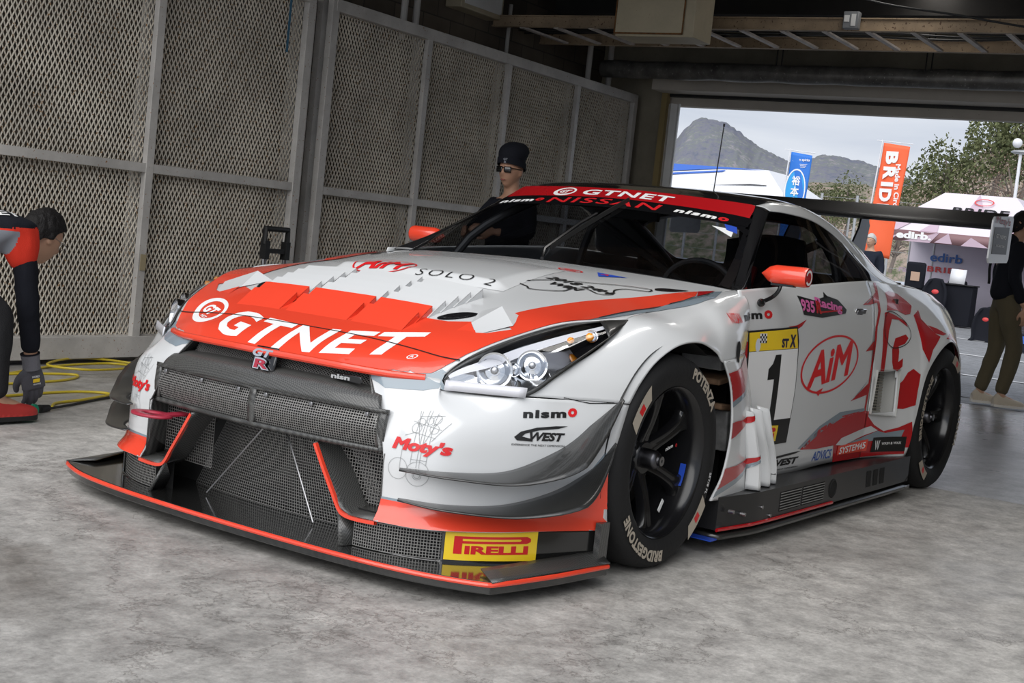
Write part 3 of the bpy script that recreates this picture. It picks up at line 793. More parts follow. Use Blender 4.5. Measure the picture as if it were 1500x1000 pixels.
skin('boot_lid', TRUNK, 16, 30, 'paint_white', (0, 0, 1), both=False)
TAIL = mirror_rows([
 [(-3.66, 0, .975), (-3.66, .22, .972), (-3.65, .45, .955), (-3.62, .62, .92)],
 [(-3.74, 0, .80), (-3.74, .25, .80), (-3.73, .50, .79), (-3.65, .74, .76)],
 [(-3.76, 0, .50), (-3.76, .28, .50), (-3.74, .55, .50), (-3.62, .81, .50)],
 [(-3.70, 0, .22), (-3.70, .28, .22), (-3.68, .57, .21), (-3.55, .84, .20)]])
skin('rear_bumper', TAIL, 16, 24, 'paint_red', (-1, 0, 0), both=False)
BODY = to_bvh(list(SURF.values()))
SIDE_L = to_bvh([v for k, v in SURF.items() if k in ('door_l', 'fender_vent_panel_l', 'front_fender_l', 'rear_fender_l', 'front_bumper_l', 'bumper_skirt_l')])

def panel_line(name, pts, r=.0022, mat='cavity', parent=CAR):
    P = smooth(pts, len(pts)*8); b = MB(); b.tube(P, r, 5); return b.build(name, mat, parent)

# ---- underbody and inner structure (keeps the inside dark)
b = MB(); b.box((.66, .44, .30), (.02, .36, .50)); b.box((.66, -.44, .30), (.02, .36, .50)); b.box((.72, .545, .3), (.14, .012, .26)); b.box((.72, -.545, .3), (.14, .012, .26)); b.prism([(.66, .0), (.66, .45), (.35, .62), (.35, .0)], lambda x, y: (x, y, .10), lambda x, y: (x, y, .16))
b.box((-1.4, 0, .10), (3.9, 1.30, .05)); b.box((-1.5, 0, .085), (1.65, 1.78, .04)); b.box((-3.3, 0, .2), (.5, 1.5, .05))
b.build('floor_pan', 'black_matte', CAR)
for c_, s_ in (((.30, 0, .38), (.04, 1.30, .50)), ((-.70, 0, .50), (.04, 1.70, .76)), ((-.2, .62, .42), (1.0, .03, .62)), ((-.2, -.62, .42), (1.0, .03, .62)), ((-2.78, .60, .5), (1.0, .03, .7)), ((-2.78, -.60, .5), (1.0, .03, .7)), ((-2.3, 0, .55), (.03, 1.8, .75))):
    b = MB(); b.box(c_, s_); b.build('bulkhead', 'black_matte', CAR)

# ---- rear wheel housings / liners
for side in (1, -1):
    b = MB()
    b.lathe([(.43, .62*side), (.43, .97*side)], (-2.78, 0, .355), 'y', 40, radians(-20), radians(200))
    b.build('wheel_arch_liner', 'black_matte', CAR)
    b = MB()
    b.lathe([(.40, .60*side), (.41, .975*side)], (-.02, 0, .345), 'y', 40, radians(-10), radians(120))
    b.build('wheel_arch_liner', 'black_matte', CAR)

# ---- front grille
def surfmesh(name, fn, nu, nv, w, mat, parent, d=.0):
    """woven wire grid on surface fn(s,t): real ribbons"""
    b = MB(); K = 40
    def ribbon(pts, sidev):
        vs = []; n = len(pts)
        for p, q in zip(pts, sidev): vs += [p-q, p+q]
        b.add(vs, [(2*i, 2*i+1, 2*i+3, 2*i+2) for i in range(n-1)])
    e = 1e-3
    for j in range(nv+1):
        t = j/nv; n = max(4, nu//3); P = [fn(i/n, t) for i in range(n+1)]
        S = [(fn(i/n, min(t+e, 1))-fn(i/n, max(t-e, 0))).normalized()*w/2 for i in range(n+1)]
        ribbon(P, S)
    for i in range(nu+1):
        s = i/nu; n = max(4, nv//3); P = [fn(s, j/n) for j in range(n+1)]
        S = [(fn(min(s+e, 1), j/n)-fn(max(s-e, 0), j/n)).normalized()*w/2 for j in range(n+1)]
        ribbon(P, S)
    return b.build(name, mat, parent)
def bilinear(A, B, C, D):
    A, B, C, D = map(V3, (A, B, C, D))
    return lambda s, t: (A*(1-s)+B*s)*(1-t)+(D*(1-s)+C*s)*t

GX = lambda y: .915-.19*y*y
# upper mesh behind the bonnet lip
up = lambda s, t: V3((GX((s-.5)*.78)-.085-t*.02, (s-.5)*.78, .545+t*.055))
b = MB()
for k in range(-6, 78):   # diagonal wires
    for dirn in (1, -1):
        pts = []
        for i in range(0, 7):
            t = i/6; s = (k+ (t*7*dirn))/72
            if 0 <= s <= 1: pts.append(up(s, t))
        if len(pts) > 1: b.tube(pts, .0011, 4, cap=False)
b.build('upper_grille_mesh', 'wire_grey', CAR)
# carbon tongue
TONGUE = mirror_rows([
 [(.815, 0, .552), (.810, .2, .551), (.79, .38, .546), (.775, .45, .540)],
 [(.862, 0, .547), (.855, .2, .546), (.84, .36, .541), (.825, .452, .532)],
 [(.895, 0, .525), (.888, .2, .524), (.872, .37, .519), (.852, .468, .508)],
 [(.912, 0, .488), (.905, .2, .488), (.887, .38, .486), (.862, .480, .482)]])
skin('carbon_grille_tongue', TONGUE, 12, 40, 'carbon_light', (1, 0, .6), both=False)
# middle frame with two mesh windows
def gp(y, z, d=0.): return V3((GX(y)+d-.10*abs(z-.43), y, z))
b = MB()
zt, zb = .492, .362
def frame_strip(y0, y1, z0, z1, n, m=1, d0=0.):
    b.grid(lambda s, t: gp(y0+(y1-y0)*s, z0+(z1-z0)*t, d0), n, m)
for s in (1, -1):
    frame_strip(.0, .505*s, zt-.013, zt, 20); frame_strip(0, .515*s, zb, zb+.014, 20)
    frame_strip(.475*s, .503*s, zb+.014, zt-.013, 3, 6)
frame_strip(-.014, .014, zb+.014, zt-.013, 2, 6)
b.build('grille_frame', 'carbon_light', CAR, solid=.012)
for s in (1, -1):
    surfmesh('grille_mesh', lambda u, v: gp((.014+.463*u)*s, zb+.012+(zt-zb-.023)*v, -.012+.012*sin(pi*v)*1.), 52, 14, .0026, 'wire_grey', CAR)
    b = MB(); b.grid(lambda u, v: gp((.01+.47*u)*s, zb+(zt-zb)*v, -.06), 12, 2); b.build('radiator_core', 'cavity', CAR)
    for yy in (.06, .24, .44): b = MB(); b.box(gp(yy*s, .470, .003), (.006, .013, .013)); b.build('grille_bracket', 'steel', CAR, bevel=.002)
# intake vanes with orange edge, side duct, lower centre mesh
for s in (1, -1):
    def P(y, z, x): return V3((x, y*s, z))
    # orange lip: from under the frame down and outwards to the bumper
    path = [P(.276, .358, .908), P(.318, .290, .907), P(.360, .225, .905), P(.388, .182, .903), P(.410, .168, .902), P(.455, .164, .899), P(.520, .166, .893)]
    b = MB(); ps = smooth(path, 30)
    rows = []
    for i, p in enumerate(ps):
        t = (ps[min(i+1, 30)]-ps[max(i-1, 0)]).normalized(); nrm = V3((0, -t.z*1., t.y)); nrm = nrm if nrm.z > 0 else -nrm
        nrm = V3((0, nrm.y, nrm.z)).normalized()
        rows.append([p+nrm*.0, p-nrm*.010+V3((.0, 0, 0)), p-nrm*.010-V3((.012, 0, 0)), p-V3((.012, 0, 0))])
    vs = [q for r in rows for q in r]; fs = []
    for i in range(30):
        for j in range(4): fs.append((i*4+j, i*4+(j+1) % 4, (i+1)*4+(j+1) % 4, (i+1)*4+j))
    b.add(vs, fs); b.build('duct_lip', 'paint_orange', CAR)
    # vane: carbon blade behind the lip going back and down to the splitter
    V = patch([[P(.272, .360, .905), P(.315, .29, .903), P(.356, .222, .90), P(.388, .178, .898)],
               [P(.262, .365, .85), P(.33, .28, .86), P(.385, .20, .87), P(.425, .165, .88)],
               [P(.262, .370, .76), P(.34, .28, .77), P(.40, .19, .78), P(.44, .16, .80)]])
    b = MB(); b.grid(V, 8, 16); b.build('intake_vane', 'carbon_light', CAR, solid=.008)
    b = MB(); b.add([P(.385, .175, .90), P(.425, .168, .875), P(.455, .078, .80), P(.432, .078, .915), P(.42, .078, .925)],
                    [(0, 1, 2, 3), (0, 3, 4)])
    b.build('intake_vane', 'carbon_light', CAR, solid=.01)
    # duct inside: mesh and floor
    surfmesh('duct_mesh', bilinear(P(.27, .17, .80), P(.52, .17, .78), P(.52, .37, .78), P(.27, .37, .80)), 24, 20, .0022, 'wire_grey', CAR)
    b = MB(); b.add([P(.40, .166, .895), P(.52, .168, .885), P(.52, .185, .76), P(.40, .185, .78)], [(0, 1, 2, 3)])
    b.add([P(.515, .17, .87), P(.515, .365, .87), P(.53, .36, .76), P(.53, .17, .76)], [(0, 1, 2, 3)])
    b.build('duct_liner', 'carbon_light', CAR, solid=.003)
    # small mesh under the duct lip
    surfmesh('lower_mesh', lambda u, v: V3((.885-.10*u*u, (.44+.27*u)*s, .080+.080*v)), 34, 9, .0022, 'wire_grey', CAR)
    b = MB(); b.grid(lambda u, v: V3((.84-.10*u*u, (.40+.32*u)*s, .06+.12*v)), 4, 2); b.build('duct_backing', 'cavity', CAR)
cm = lambda u, v: V3((.74+.02*v+.04*(1-(2*u-1)**2)-.05, (u-.5)*2*(.45-.17*v), .078+.29*v))
surfmesh('centre_intake_mesh', cm, 84, 30, .0022, 'wire_grey', CAR)
b = MB(); b.grid(lambda u, v: cm(u, v)-V3((.05, 0, 0)), 10, 4)
b.box((.60, 0, .34), (.02, 1.2, .52)); b.build('radiator_core', 'cavity', CAR)
b = MB(); b.tube([(.775, .02, .36), (.80, .20, .085)], .0025, 5); b.tube([(.775, -.05, .36), (.80, -.28, .085)], .0025, 5)
b.build('splitter_stay', 'steel', CAR)
# aperture edge return and corner fillers
AP = [(.817, .382, .588), (.848, .455, .487), (.868, .508, .364), (.866, .514, .225), (.892, .516, .168)]
for s in (1, -1):
    b = MB(); rows = smooth([(x, y*s, z) for x, y, z in AP], 24)
    b.grid(lambda u, v: cr(rows, u)+V3((-.10*v, .01*s*v, 0)), 24, 2)
    b.build('aperture_return', 'carbon_light', CAR)
    F = patch([[(.812, .383*s, .592), (.822, .388*s, .585)], [(.842, .458*s, .49), (.860, .448*s, .488)], [(.862, .51*s, .37), (.878, .502*s, .365)]])
    b = MB(); b.grid(F, 16, 2); b.build('aperture_trim', 'carbon_light', CAR, solid=.004)
# orange edge of bonnet lip
b = MB(); lip = [h for h in HOOD[0]]; ps = smooth(lip, 60); b.tube([p+V3((.0, 0, -.002)) for p in ps if abs(p.y) < .565], .0115, 10)
b.build('bonnet_lip', 'paint_orange', CAR)
# badges
def plate_text(name, body, O, U, Vv, w, h, mat, depth=.004, bold=.03, shear=0., back=None, parent=CAR):
    O, U, Vv = V3(O), V3(U).normalized(), V3(Vv); Vv = (Vv-U*Vv.dot(U)).normalized(); Nn = U.cross(Vv)
    me = txt(body, 0, 0, w, h, bold, shear)
    b = MB(); b.add([O+U*v.co.x+Vv*v.co.y+Nn*depth for v in me.vertices], [tuple(p.vertices) for p in me.polygons])
    m = bpy.data.meshes.new(name); m.from_pydata(b.v, [], b.f)
    o = link(name, m, mat, parent)
    if depth > .002: md = o.modifiers.new('s', 'SOLIDIFY'); md.thickness = depth; md.offset = -1
    return o
b = MB(); b.box((.868, 0, .572), (.012, .100, .078), (0, -.25, 0)); bd = b.build('grille_badge', 'black_gloss', CAR, bevel=.006)
plate_text('badge_lettering', 'GT', (.878, .0, .590), (0, 1, 0), (-.25, 0, 1), .085, .026, 'chrome', .005, .05, .2, parent=bd)
plate_text('badge_lettering', 'R', (.884, .004, .557), (0, 1, 0), (-.25, 0, 1), .070, .036, 'chrome', .004, .09, .0, parent=bd)
plate_text('badge_lettering', 'R', (.888, .004, .557), (0, 1, 0), (-.25, 0, 1), .058, .028, 'tow_red', .002, .03, .0, parent=bd)
b = MB(); b.box((.846, .325, .560), (.008, .125, .022), (0, 0, -.12)); bd = b.build('grille_badge', 'black_gloss', CAR, bevel=.003)
plate_text('badge_lettering', 'nism', (.852, .310, .560), (-.12, 1, 0), (0, 0, 1), .080, .014, 'chrome', .003, .04, parent=bd)
plate_text('badge_lettering', 'o', (.849, .366, .560), (-.12, 1, 0), (0, 0, 1), .022, .014, 'red_print', .003, .07, parent=bd)
# tow hook (red ring) at the right duct
b = MB()
def tow(u, v):
    a = 2*pi*u; r = .024+v*.036
    return V3((.955+r*cos(a)*.9, -.40+r*sin(a)*1.35, .340))
b.grid(tow, 32, 2); b.build('tow_hook', 'tow_red', CAR, solid=.008)
b = MB(); b.box((.89, -.36, .338), (.10, .05, .006)); b.build('tow_hook', 'tow_red', CAR)

# ---- splitter
SPL = [(.36, 1.013), (.60, .985), (.78, .950), (.858, .930), (.893, .86), (.930, .76), (.955, .64), (.972, .5), (.982, .34), (.988, .17), (.990, 0)]
outl = [V3(p+(0,)) for p in SPL]
full = [(p.x, p.y) for p in smooth([(x, y, 0) for x, y in SPL[3:]], 40)]
full = [(x, y) for x, y in SPL[:3]]+full
full = full+[(x, -y) for x, y in reversed(full[:-1])]
b = MB(); b.prism(full, lambda x, y: (x, y, .040), lambda x, y: (x, y, .076))
b.build('splitter', 'carbon_gloss', CAR, bevel=.003)
b = MB(); b.tube([(x+.002*(1 if x > .86 else 0), y, .068) for x, y in full], .0075, 8); b.build('splitter_edge_strip', 'paint_orange', CAR)
for s in (1, -1):
    b = MB(); f = bilinear((.86, .935*s, .078), (.36, 1.02*s, .080), (.36, .975*s, .110), (.80, .85*s, .090)); b.grid(f, 8, 4)
    b.build('splitter_end_ramp', 'carbon_light', CAR, solid=.004)
    b = MB(); b.bar((.37, .985*s, .075), (.37, .985*s, .20), .02, .05); b.build('bumper_end_post', 'carbon_light', CAR)
for s in (1, -1): b = MB(); b.box((-.43, .96*s, .052), (.16, .10, .004)); b.build('protective_tape', 'blue_print', CAR)

# ---- canards (dive planes)
def canard(pts_in, wid, up_, name):
    for s in (1, -1):
        P = smooth(pts_in, 24); b = MB(); n = len(P)
        def fn(u, v):
            p = cr(P, u); t = (cr(P, min(u+.02, 1))-cr(P, max(u-.02, 0))).normalized()
            o = V3((t.y, -t.x, 0)).normalized()
            if o.y < 0 and o.x < 0: o = -o
            if o.y < 0: o = -o
            w = wid*min(1, (.12+u*1.6))*min(1, (1.03-u)*2.6)
            q = p+o*w*v+V3((0, 0, -up_*min(1, (.08+1.5*u*u))*min(1, (1.03-u)*2.4)*(v*.75+.25*v*v-.35*sin(pi*v)*.3)))
            return V3((q.x, q.y*s, q.z))
        b.grid(fn, 28, 6); b.build(name, 'carbon', CAR, solid=.004)
canard([(.880, .585, .338), (.80, .705, .340), (.66, .808, .350), (.52, .885, .415), (.42, .940, .500), (.335, .985, .580)], .140, .058, 'upper_canard')
canard([(.880, .590, .250), (.80, .708, .245), (.66, .808, .250), (.52, .893, .295), (.42, .945, .360), (.350, .985, .445)], .150, .040, 'lower_canard')

# ---- headlights
def headlight(s):
    P = lambda x, y, z: V3((x, y*s, z))
    up_e = [(.738, .600, .592), (.705, .607, .628), (.630, .643, .680), (.500, .692, .731), (.340, .758, .778), (.200, .812, .799), (.119, .845, .804)]
    lo_e = [(.738, .606, .566), (.690, .695, .560), (.602, .806, .568), (.502, .852, .635), (.405, .872, .690), (.250, .880, .760), (.119, .850, .804)]
    U = [V3(p) for p in up_e]; W = [V3(p) for p in lo_e]
    def surf(bulge, inset=0.):
        def fn(u, v):
            a, c = cr(U, u), cr(W, u); v2 = inset+(1-2*inset)*v
            p = a*(1-v2)+c*v2
            n = V3((.55, .62, .55)).normalized()
            q = p+n*bulge*sin(pi*v2)**.7*sin(pi*min(1., .08+u))**.5
            return P(*q)
        return fn
    b = MB(); b.grid(surf(-.05), 30, 12); h = b.build('headlight', 'black_gloss', CAR)
    # black carbon border
    b = MB(); F = surf(.014)
    for (u0, u1, v0, v1) in ((0, 1, 0, .10), (0, 1, .93, 1)): b.grid(lambda u, v: F(u0+(u1-u0)*u, v0+(v1-v0)*v), 40, 2)
    b.grid(lambda u, v: F(.80+.20*u, v), 8, 6)
    b.build('headlight_border', 'carbon', h, solid=.002)
    # chrome reflector + projector bowls
    b = MB(); B = surf(-.035)
    b.grid(lambda u, v: B(.03+.62*u, .16+.78*v), 30, 10); b.build('reflector', 'chrome', h)
    ax = V3((.86, .46*s, .12)).normalized()
    zx = V3((0, 0, 1)); sx = ax.cross(zx).normalized(); zy = sx.cross(ax).normalized()
    Rm = Matrix((sx, zy, ax)).transposed()
    def bowl(c, r, nm='projector_lamp'):
        m = MB(); pr = [(.10*r, .30*r), (.28*r, .30*r), (.30*r, .05*r), (.55*r, .02*r), (.82*r, .22*r), (.90*r, .42*r), (1.0*r, .45*r), (1.02*r, .30*r), (1.0*r, -.1*r)]
        m.lathe(pr, n=36); m.v = [tuple(V3(c)-ax*.020+Rm @ V3(v)) for v in m.v]; o = m.build(nm, 'chrome', h)
        m = MB(); m.ball((0, 0, .22*r), (.27*r, .27*r, .16*r), 16, 10); m.v = [tuple(V3(c)-ax*.020+Rm @ V3(v)) for v in m.v]; m.build('projector_lens', 'steel', h)
    bowl(P(.628, .705, .632), .054); bowl(P(.535, .775, .655), .047); bowl(P(.59, .745, .640), .022)
    # clear aerial strip (white) and amber indicator
    b = MB(); F2 = surf(.006); b.grid(lambda u, v: F2(.08+.80*u, .10+.16*v+.26*u), 20, 3); b.build('lamp_divider', 'paint_grey' if False else 'lamp_trim', h)
    bowl(P(.315, .838, .752), .020, 'indicator_bowl')
    b = MB(); b.ball(P(.318, .834, .748), .0135, 12, 8); b.ball(P(.385, .808, .735), (.016, .010, .010), 12, 8); b.build('indicator_bulb', 'amber', h)
    # clear cover plate
    b = MB(); F3 = surf(.016); b.grid(lambda u, v: F3(.0+.86*u, .06+.88*v), 30, 12); b.build('lamp_cover', 'lamp_glass', h)
    b = MB(); b.grid(lambda u, v: V3(P(*( (V3(lo_e[0])*(1-u)+V3(lo_e[2])*u) + V3((.012, .010, -.002))+V3((-.006, 0, .030))*v ))), 10, 2)
    b.build('stone_guard', 'guard_film', h, solid=.003)
pbr('lamp_trim', (.62, .62, .66), .3); pbr('amber', (.95, .32, .01), .15, coat=.8)
pbr('guard_film', (.62, .62, .66), .18, coat=.5)
headlight(1); headlight(-1)
# ================================================================== wheels
def ring_text(name, body, c, R, h, a_mid, side, mat, parent, y, bold=.04, spacing=1.15, inward=True, width=None):
    """lettering bent round the tyre wall; a_mid: angle (radians, from +x towards +z)"""
    me, tw = text_mesh(body, bold, 0, spacing)
    k = h if width is None else width/tw
    b = MB(); vs = []
    bm = bmesh.new(); bm.from_mesh(me)
    x = 0
    while x < tw:
        bmesh.ops.bisect_plane(bm, geom=bm.verts[:]+bm.edges[:]+bm.faces[:], plane_co=(x, 0, 0), plane_no=(1, 0, 0)); x += .25
    for v in bm.verts:
        s = (v.co.x-tw/2)*k; r = R+(v.co.y-.5)*h
        a = a_mid+(s/R)
        # seen from outside the left side (+y looking to -y) x runs left
        v.co = V3((c[0]-0, 0, 0))+V3((r*cos(a), 0, r*sin(a)))
        v.co.z += c[2]; v.co.y = y
    m = bpy.data.meshes.new(name); bm.to_mesh(m); bm.free()
    return link(name, m, mat, parent)

def wheel(x, side, front):
    Yf = .992 if front else 1.018
    S = lambda y: y*side
    c = (x, 0, .355)
    rim = MB()
    rim.lathe([(.200, S(Yf-.30)), (.232, S(Yf-.28)), (.226, S(Yf-.16)), (.232, S(Yf-.06)), (.238, S(Yf-.022)), (.250, S(Yf-.014)), (.254, S(Yf-.004)), (.250, S(Yf)), (.244, S(Yf-.004)), (.234, S(Yf-.02)), (.227, S(Yf-.05)), (.220, S(Yf-.16)), (.215, S(Yf-.29))], c, 'y', 72)
    W = rim.build('wheel', 'black_satin', CAR, angle=40)
    W['label'] = 'black six-spoke racing wheel'
    t = MB()
    pr = [(.246, -.008), (.262, .006), (.285, .013), (.310, .012), (.332, .004), (.346, -.010), (.353, -.030), (.355, -.06), (.355, -.255), (.352, -.285), (.340, -.305), (.30, -.318), (.25, -.30)]
    t.lathe([(r, S(Yf+y)) for r, y in pr], c, 'y', 96)
    T = t.build('tyre', 'rubber', W, angle=60)
    # spokes
    sp = MB(); a00 = radians(88 if front else 60)
    for k in range(6):
        a = a00+k*pi/3
        def P(r, w, y): return V3((x+r*cos(a)-w*sin(a)*1, S(y), .355+r*sin(a)+w*cos(a)))
        yo = Yf-.050
        st = [(.045, .032, yo-.045), (.08, .026, yo-.034), (.12, .023, yo-.020), (.17, .025, yo-.008), (.205, .033, yo-.004), (.232, .055, yo)]
        rows = []
        for r, w, y in st:
            rows.append([P(r, -w, y-.030), P(r, -w*.85, y-.004), P(r, -w*.35, y), P(r, 0, y-.004), P(r, w*.35, y), P(r, w*.85, y-.004), P(r, w, y-.030)])
        sp.grid(lambda u, v: cr([cr([V3(q) for q in rr], v) for rr in rows], u), 12, 10)
    sp.lathe([(.0, S(Yf-.088)), (.052, S(Yf-.088)), (.062, S(Yf-.10)), (.066, S(Yf-.13))], c, 'y', 40)
    sp.build('wheel_spokes', 'black_satin', W, angle=50)
    n = MB(); n.lathe([(0, S(Yf-.030)), (.016, S(Yf-.030)), (.018, S(Yf-.036)), (.026, S(Yf-.040)), (.032, S(Yf-.050)), (.034, S(Yf-.088))], c, 'y', 24)
    n.build('centre_nut', 'nut_metal', W)
    n = MB(); n.lathe([(.006, S(Yf-.024)), (.016, S(Yf-.024)), (.016, S(Yf-.031))], c, 'y', 16)
    n.build('nut_lock', 'steel', W)
    d = MB(); d.lathe([(.09, S(Yf-.17)), (.195, S(Yf-.17)), (.195, S(Yf-.20)), (.09, S(Yf-.20))], c, 'y', 48); d.lathe([(0, S(Yf-.15)), (.10, S(Yf-.155)), (.11, S(Yf-.20))], c, 'y', 32)
    d.build('brake_disc', 'disc_metal', W)
    q = MB(); q.box((x-.14, S(Yf-.185), .39), (.07, .09, .20)); q.build('brake_caliper', 'black_satin', W, bevel=.01)
    back = MB(); back.lathe([(0, S(Yf-.27)), (.23, S(Yf-.27))], c, 'y', 32); back.build('wheel_back', 'cavity', W)
    if side == 1:
        yy = Yf+.0142
        if front:
            ring_text('tyre_lettering', 'POTENZA', c, .306, .034, radians(126), 1, 'beige_print', T, yy, .05, 1.08, inward=False)
            ring_text('tyre_lettering', 'BRIDGESTONE', c, .306, .034, radians(-60), 1, 'beige_print', T, yy, .05, 1.08, inward=False)
            ring_text('tyre_lettering', 'SET/8 FL', c, .300, .014, radians(198), 1, 'white_print', T, yy, .02, 1.1, inward=False)
            marks = (38, 222)
            rt = [(radians(14), .155, 'nismo')]
        else:
            ring_text('tyre_lettering', 'BRIDGESTONE', c, .306, .034, radians(14), 1, 'beige_print', T, yy, .05, 1.08, inward=False)
            ring_text('tyre_lettering', 'POTENZA', c, .306, .034, radians(190), 1, 'beige_print', T, yy, .05, 1.08, inward=False)
            marks = (118, -52)
        for am in marks:
            b = MB(); a0, a1 = radians(am-13), radians(am+13)
            b.grid(lambda u, v: V3((x+(.285+.045*v)*cos(a0+(a1-a0)*(u+.15*(v-.5))), yy-.0005, .355+(.285+.045*v)*sin(a0+(a1-a0)*(u+.15*(v-.5))))), 12, 2); b.build('tyre_marking', 'beige_print', T)
            b = MB(); a0, a1 = radians(am-3), radians(am+3)
            b.grid(lambda u, v: V3((x+(.292+.025*v)*cos(a0+(a1-a0)*u), yy+.0008, .355+(.292+.025*v)*sin(a0+(a1-a0)*u))), 4, 2); b.build('tyre_marking', 'red_print', T)
        # small prints on the rim
        def rimtxt(body, r, a, w, h, mat, y, rot):
            me = txt(body, 0, 0, w, h, .03, .15); b = MB(); u = V3((-cos(rot), 0, sin(rot))); vv = V3((sin(rot), 0, cos(rot)))
            O = V3((x+r*cos(a), y, .355+r*sin(a)))
            m = bpy.data.meshes.new('rim_lettering'); m.from_pydata([O+u*v.co.x+vv*v.co.y for v in me.vertices], [], [tuple(p.vertices) for p in me.polygons])
            link('rim_lettering', m, mat, W)
        if front:
            rimtxt('nism', .125, radians(166), .052, .012, 'white_print', Yf-.066, radians(12))
            rimtxt('o', .163, radians(167), .012, .012, 'red_print', Yf-.060, radians(12))
            b = MB(); a0, a1 = radians(188), radians(208)
            b.grid(lambda u, v: V3((x+(.2225)*cos(a0+(a1-a0)*u), Yf-.045-.022*v, .355+.2225*sin(a0+(a1-a0)*u))), 12, 2); b.build('rim_sticker', 'blue_print', W)
            b = MB(); b.box((x-.10, Yf-.062, .355-.165), (.045, .002, .018), (0, radians(55), 0)); b.build('balance_sticker', 'white_print', W, bevel=.002)
pbr('nut_metal', (.10, .10, .11), .35, metal=1.); pbr('disc_metal', (.10, .095, .09), .4, metal=1.)
for (x, front) in ((0., True), (-2.78, False)):
    for side in (1, -1): wheel(x, side, front)

for s in (1, -1):      # ducting and packing seen behind the front wheels
    for nm_, c_, sz, rt, mt in (('brake_duct', (-.50, .85, .665), (.13, .16, .05), (0, .05, 0), 'duct_grey'), ('packing_board', (-.51, .85, .605), (.16, .17, .022), (0, .12, 0), 'board_wood'), ('packing_board', (-.55, .85, .500), (.17, .17, .022), (0, -.1, 0), 'board_wood'), ('brake_duct', (-.57, .87, .415), (.05, .12, .15), (0, .1, 0), 'duct_grey')):
        b = MB(); b.box((c_[0], c_[1]*s, c_[2]), sz, rt); b.build(nm_, mt, CAR, bevel=.006)
pbr('duct_grey', (.26, .26, .26), .7, noise=(20, .3)); pbr('board_wood', (.20, .12, .07), .8, noise=(15, .5))
# ================================================================== side skirts
for s in (1, -1):
    def Sx(x, y, z): return (x, y*s, z)
    b = MB()
    prof = [(-.40, 1.0), (-.62, 1.03), (-.80, 1.035), (-1.4, 1.035), (-2.0, 1.035), (-2.38, 1.03)]
    b.grid(lambda u, v: V3(Sx(*(lambda p: (p.x, p.y, .082+(.118+.0*u)*v))(cr([V3((a, c, 0)) for a, c in prof], u)))), 30, 4)
    b.grid(lambda u, v: V3(Sx(*(lambda p: (p.x, p.y*(1-v)+.86*v, .200+.0*v))(cr([V3((a, c, 0)) for a, c in prof], u)))), 30, 2)
    b.add([Sx(-.40, 1.0, .082), Sx(-.40, 1.0, .2), Sx(-.40, .8, .2), Sx(-.40, .8, .082)], [(0, 1, 2, 3)])
    b.add([Sx(-2.38, 1.03, .082), Sx(-2.38, 1.03, .2), Sx(-2.38, .8, .2), Sx(-2.38, .8, .082)], [(0, 1, 2, 3)])
    sk = b.build('side_skirt', 'skirt_black', CAR)
    b = MB(); b.grid(lambda u, v: V3(Sx(*(lambda p: (p.x, p.y+.012*(1-v)+.0-.10*v, .066))(cr([V3((a, c, 0)) for a, c in prof], u)))), 30, 2); b.build('skirt_floor_edge', 'carbon', sk, solid=.016)
    b = MB(); b.tube([Sx(a, c+.004, .084) for a, c in prof[:4]], .007, 6); b.build('skirt_stripe', 'paint_red', sk)
    for (x0, x1) in ((-.86, -1.06), (-1.075, -1.30)):
        b = MB(); b.box(Sx((x0+x1)/2, 1.0345, .143), (abs(x1-x0), .004, .075)); v_ = b.build('skirt_vent', 'cavity', sk)
        b = MB()
        for k in range(7): b.box(Sx((x0+x1)/2, 1.037, .112+k*.0105), (abs(x1-x0)-.008, .004, .0035), (radians(20), 0, 0))
        b.build('vent_slats', 'wire_grey', v_)
    b = MB(); b.lathe([(.0, 1.036*s), (.031, 1.036*s), (.034, 1.040*s), (.040, 1.036*s)], (-1.40, 0, .142), 'y', 32); b.build('exhaust_port', 'cavity', sk)
    for k in range(3):
        b = MB(); b.prism([(-1.80-k*.085, .108), (-1.85-k*.085, .108), (-1.84-k*.085, .178), (-1.79-k*.085, .178)], lambda x, z: Sx(x, 1.034, z), lambda x, z: Sx(x, 1.0375, z)); b.build('skirt_slot', 'cavity', sk)
    b = MB()
    for (x, z) in ((-.55, .13), (-.70, .14), (-.78, .10), (-.45, .15)): b.lathe([(0, 1.040*s), (.007, 1.040*s), (.008, 1.02*s)], (x, 0, z), 'y', 10)
    b.build('skirt_bolts', 'steel', sk)
    # fins of the exhaust outlet panel behind the front wheel
    for k, (xx, x2) in enumerate(((-.60, -.67), (-.70, -.79), (-.79, -.88))):
        b = MB()
        fn = patch([[(xx+.03, .965-.012*k, .50), (xx-.01, 1.00-.012*k, .49), (xx-.06, .95-.012*k, .48)],
                    [(xx+.01, .975-.012*k, .42), (xx-.03, 1.015-.012*k, .40), (xx-.08, .955-.012*k, .40)],
                    [(x2+.04, .985-.015*k, .30), (x2+.0, 1.025-.015*k, .29), (x2-.06, .962-.012*k, .29)],
                    [(x2+.03, .985-.015*k, .205), (x2-.01, 1.03-.015*k, .203), (x2-.08, .965-.012*k, .20)]])
        b.grid(lambda u, v: V3(Sx(*fn(u, v))), 14, 8); SURF['fin%d%s' % (k, 'l' if s == 1 else 'r')] = b
        b.build('outlet_fin', 'paint_white', CAR, solid=.004)
SIDE_L = to_bvh([v for k, v in SURF.items() if k in ('door_l', 'fender_vent_panel_l', 'front_fender_l', 'rear_fender_l', 'front_bumper_l', 'bumper_skirt_l', 'fin0l', 'fin1l', 'fin2l')])
BODY = to_bvh(list(SURF.values()))

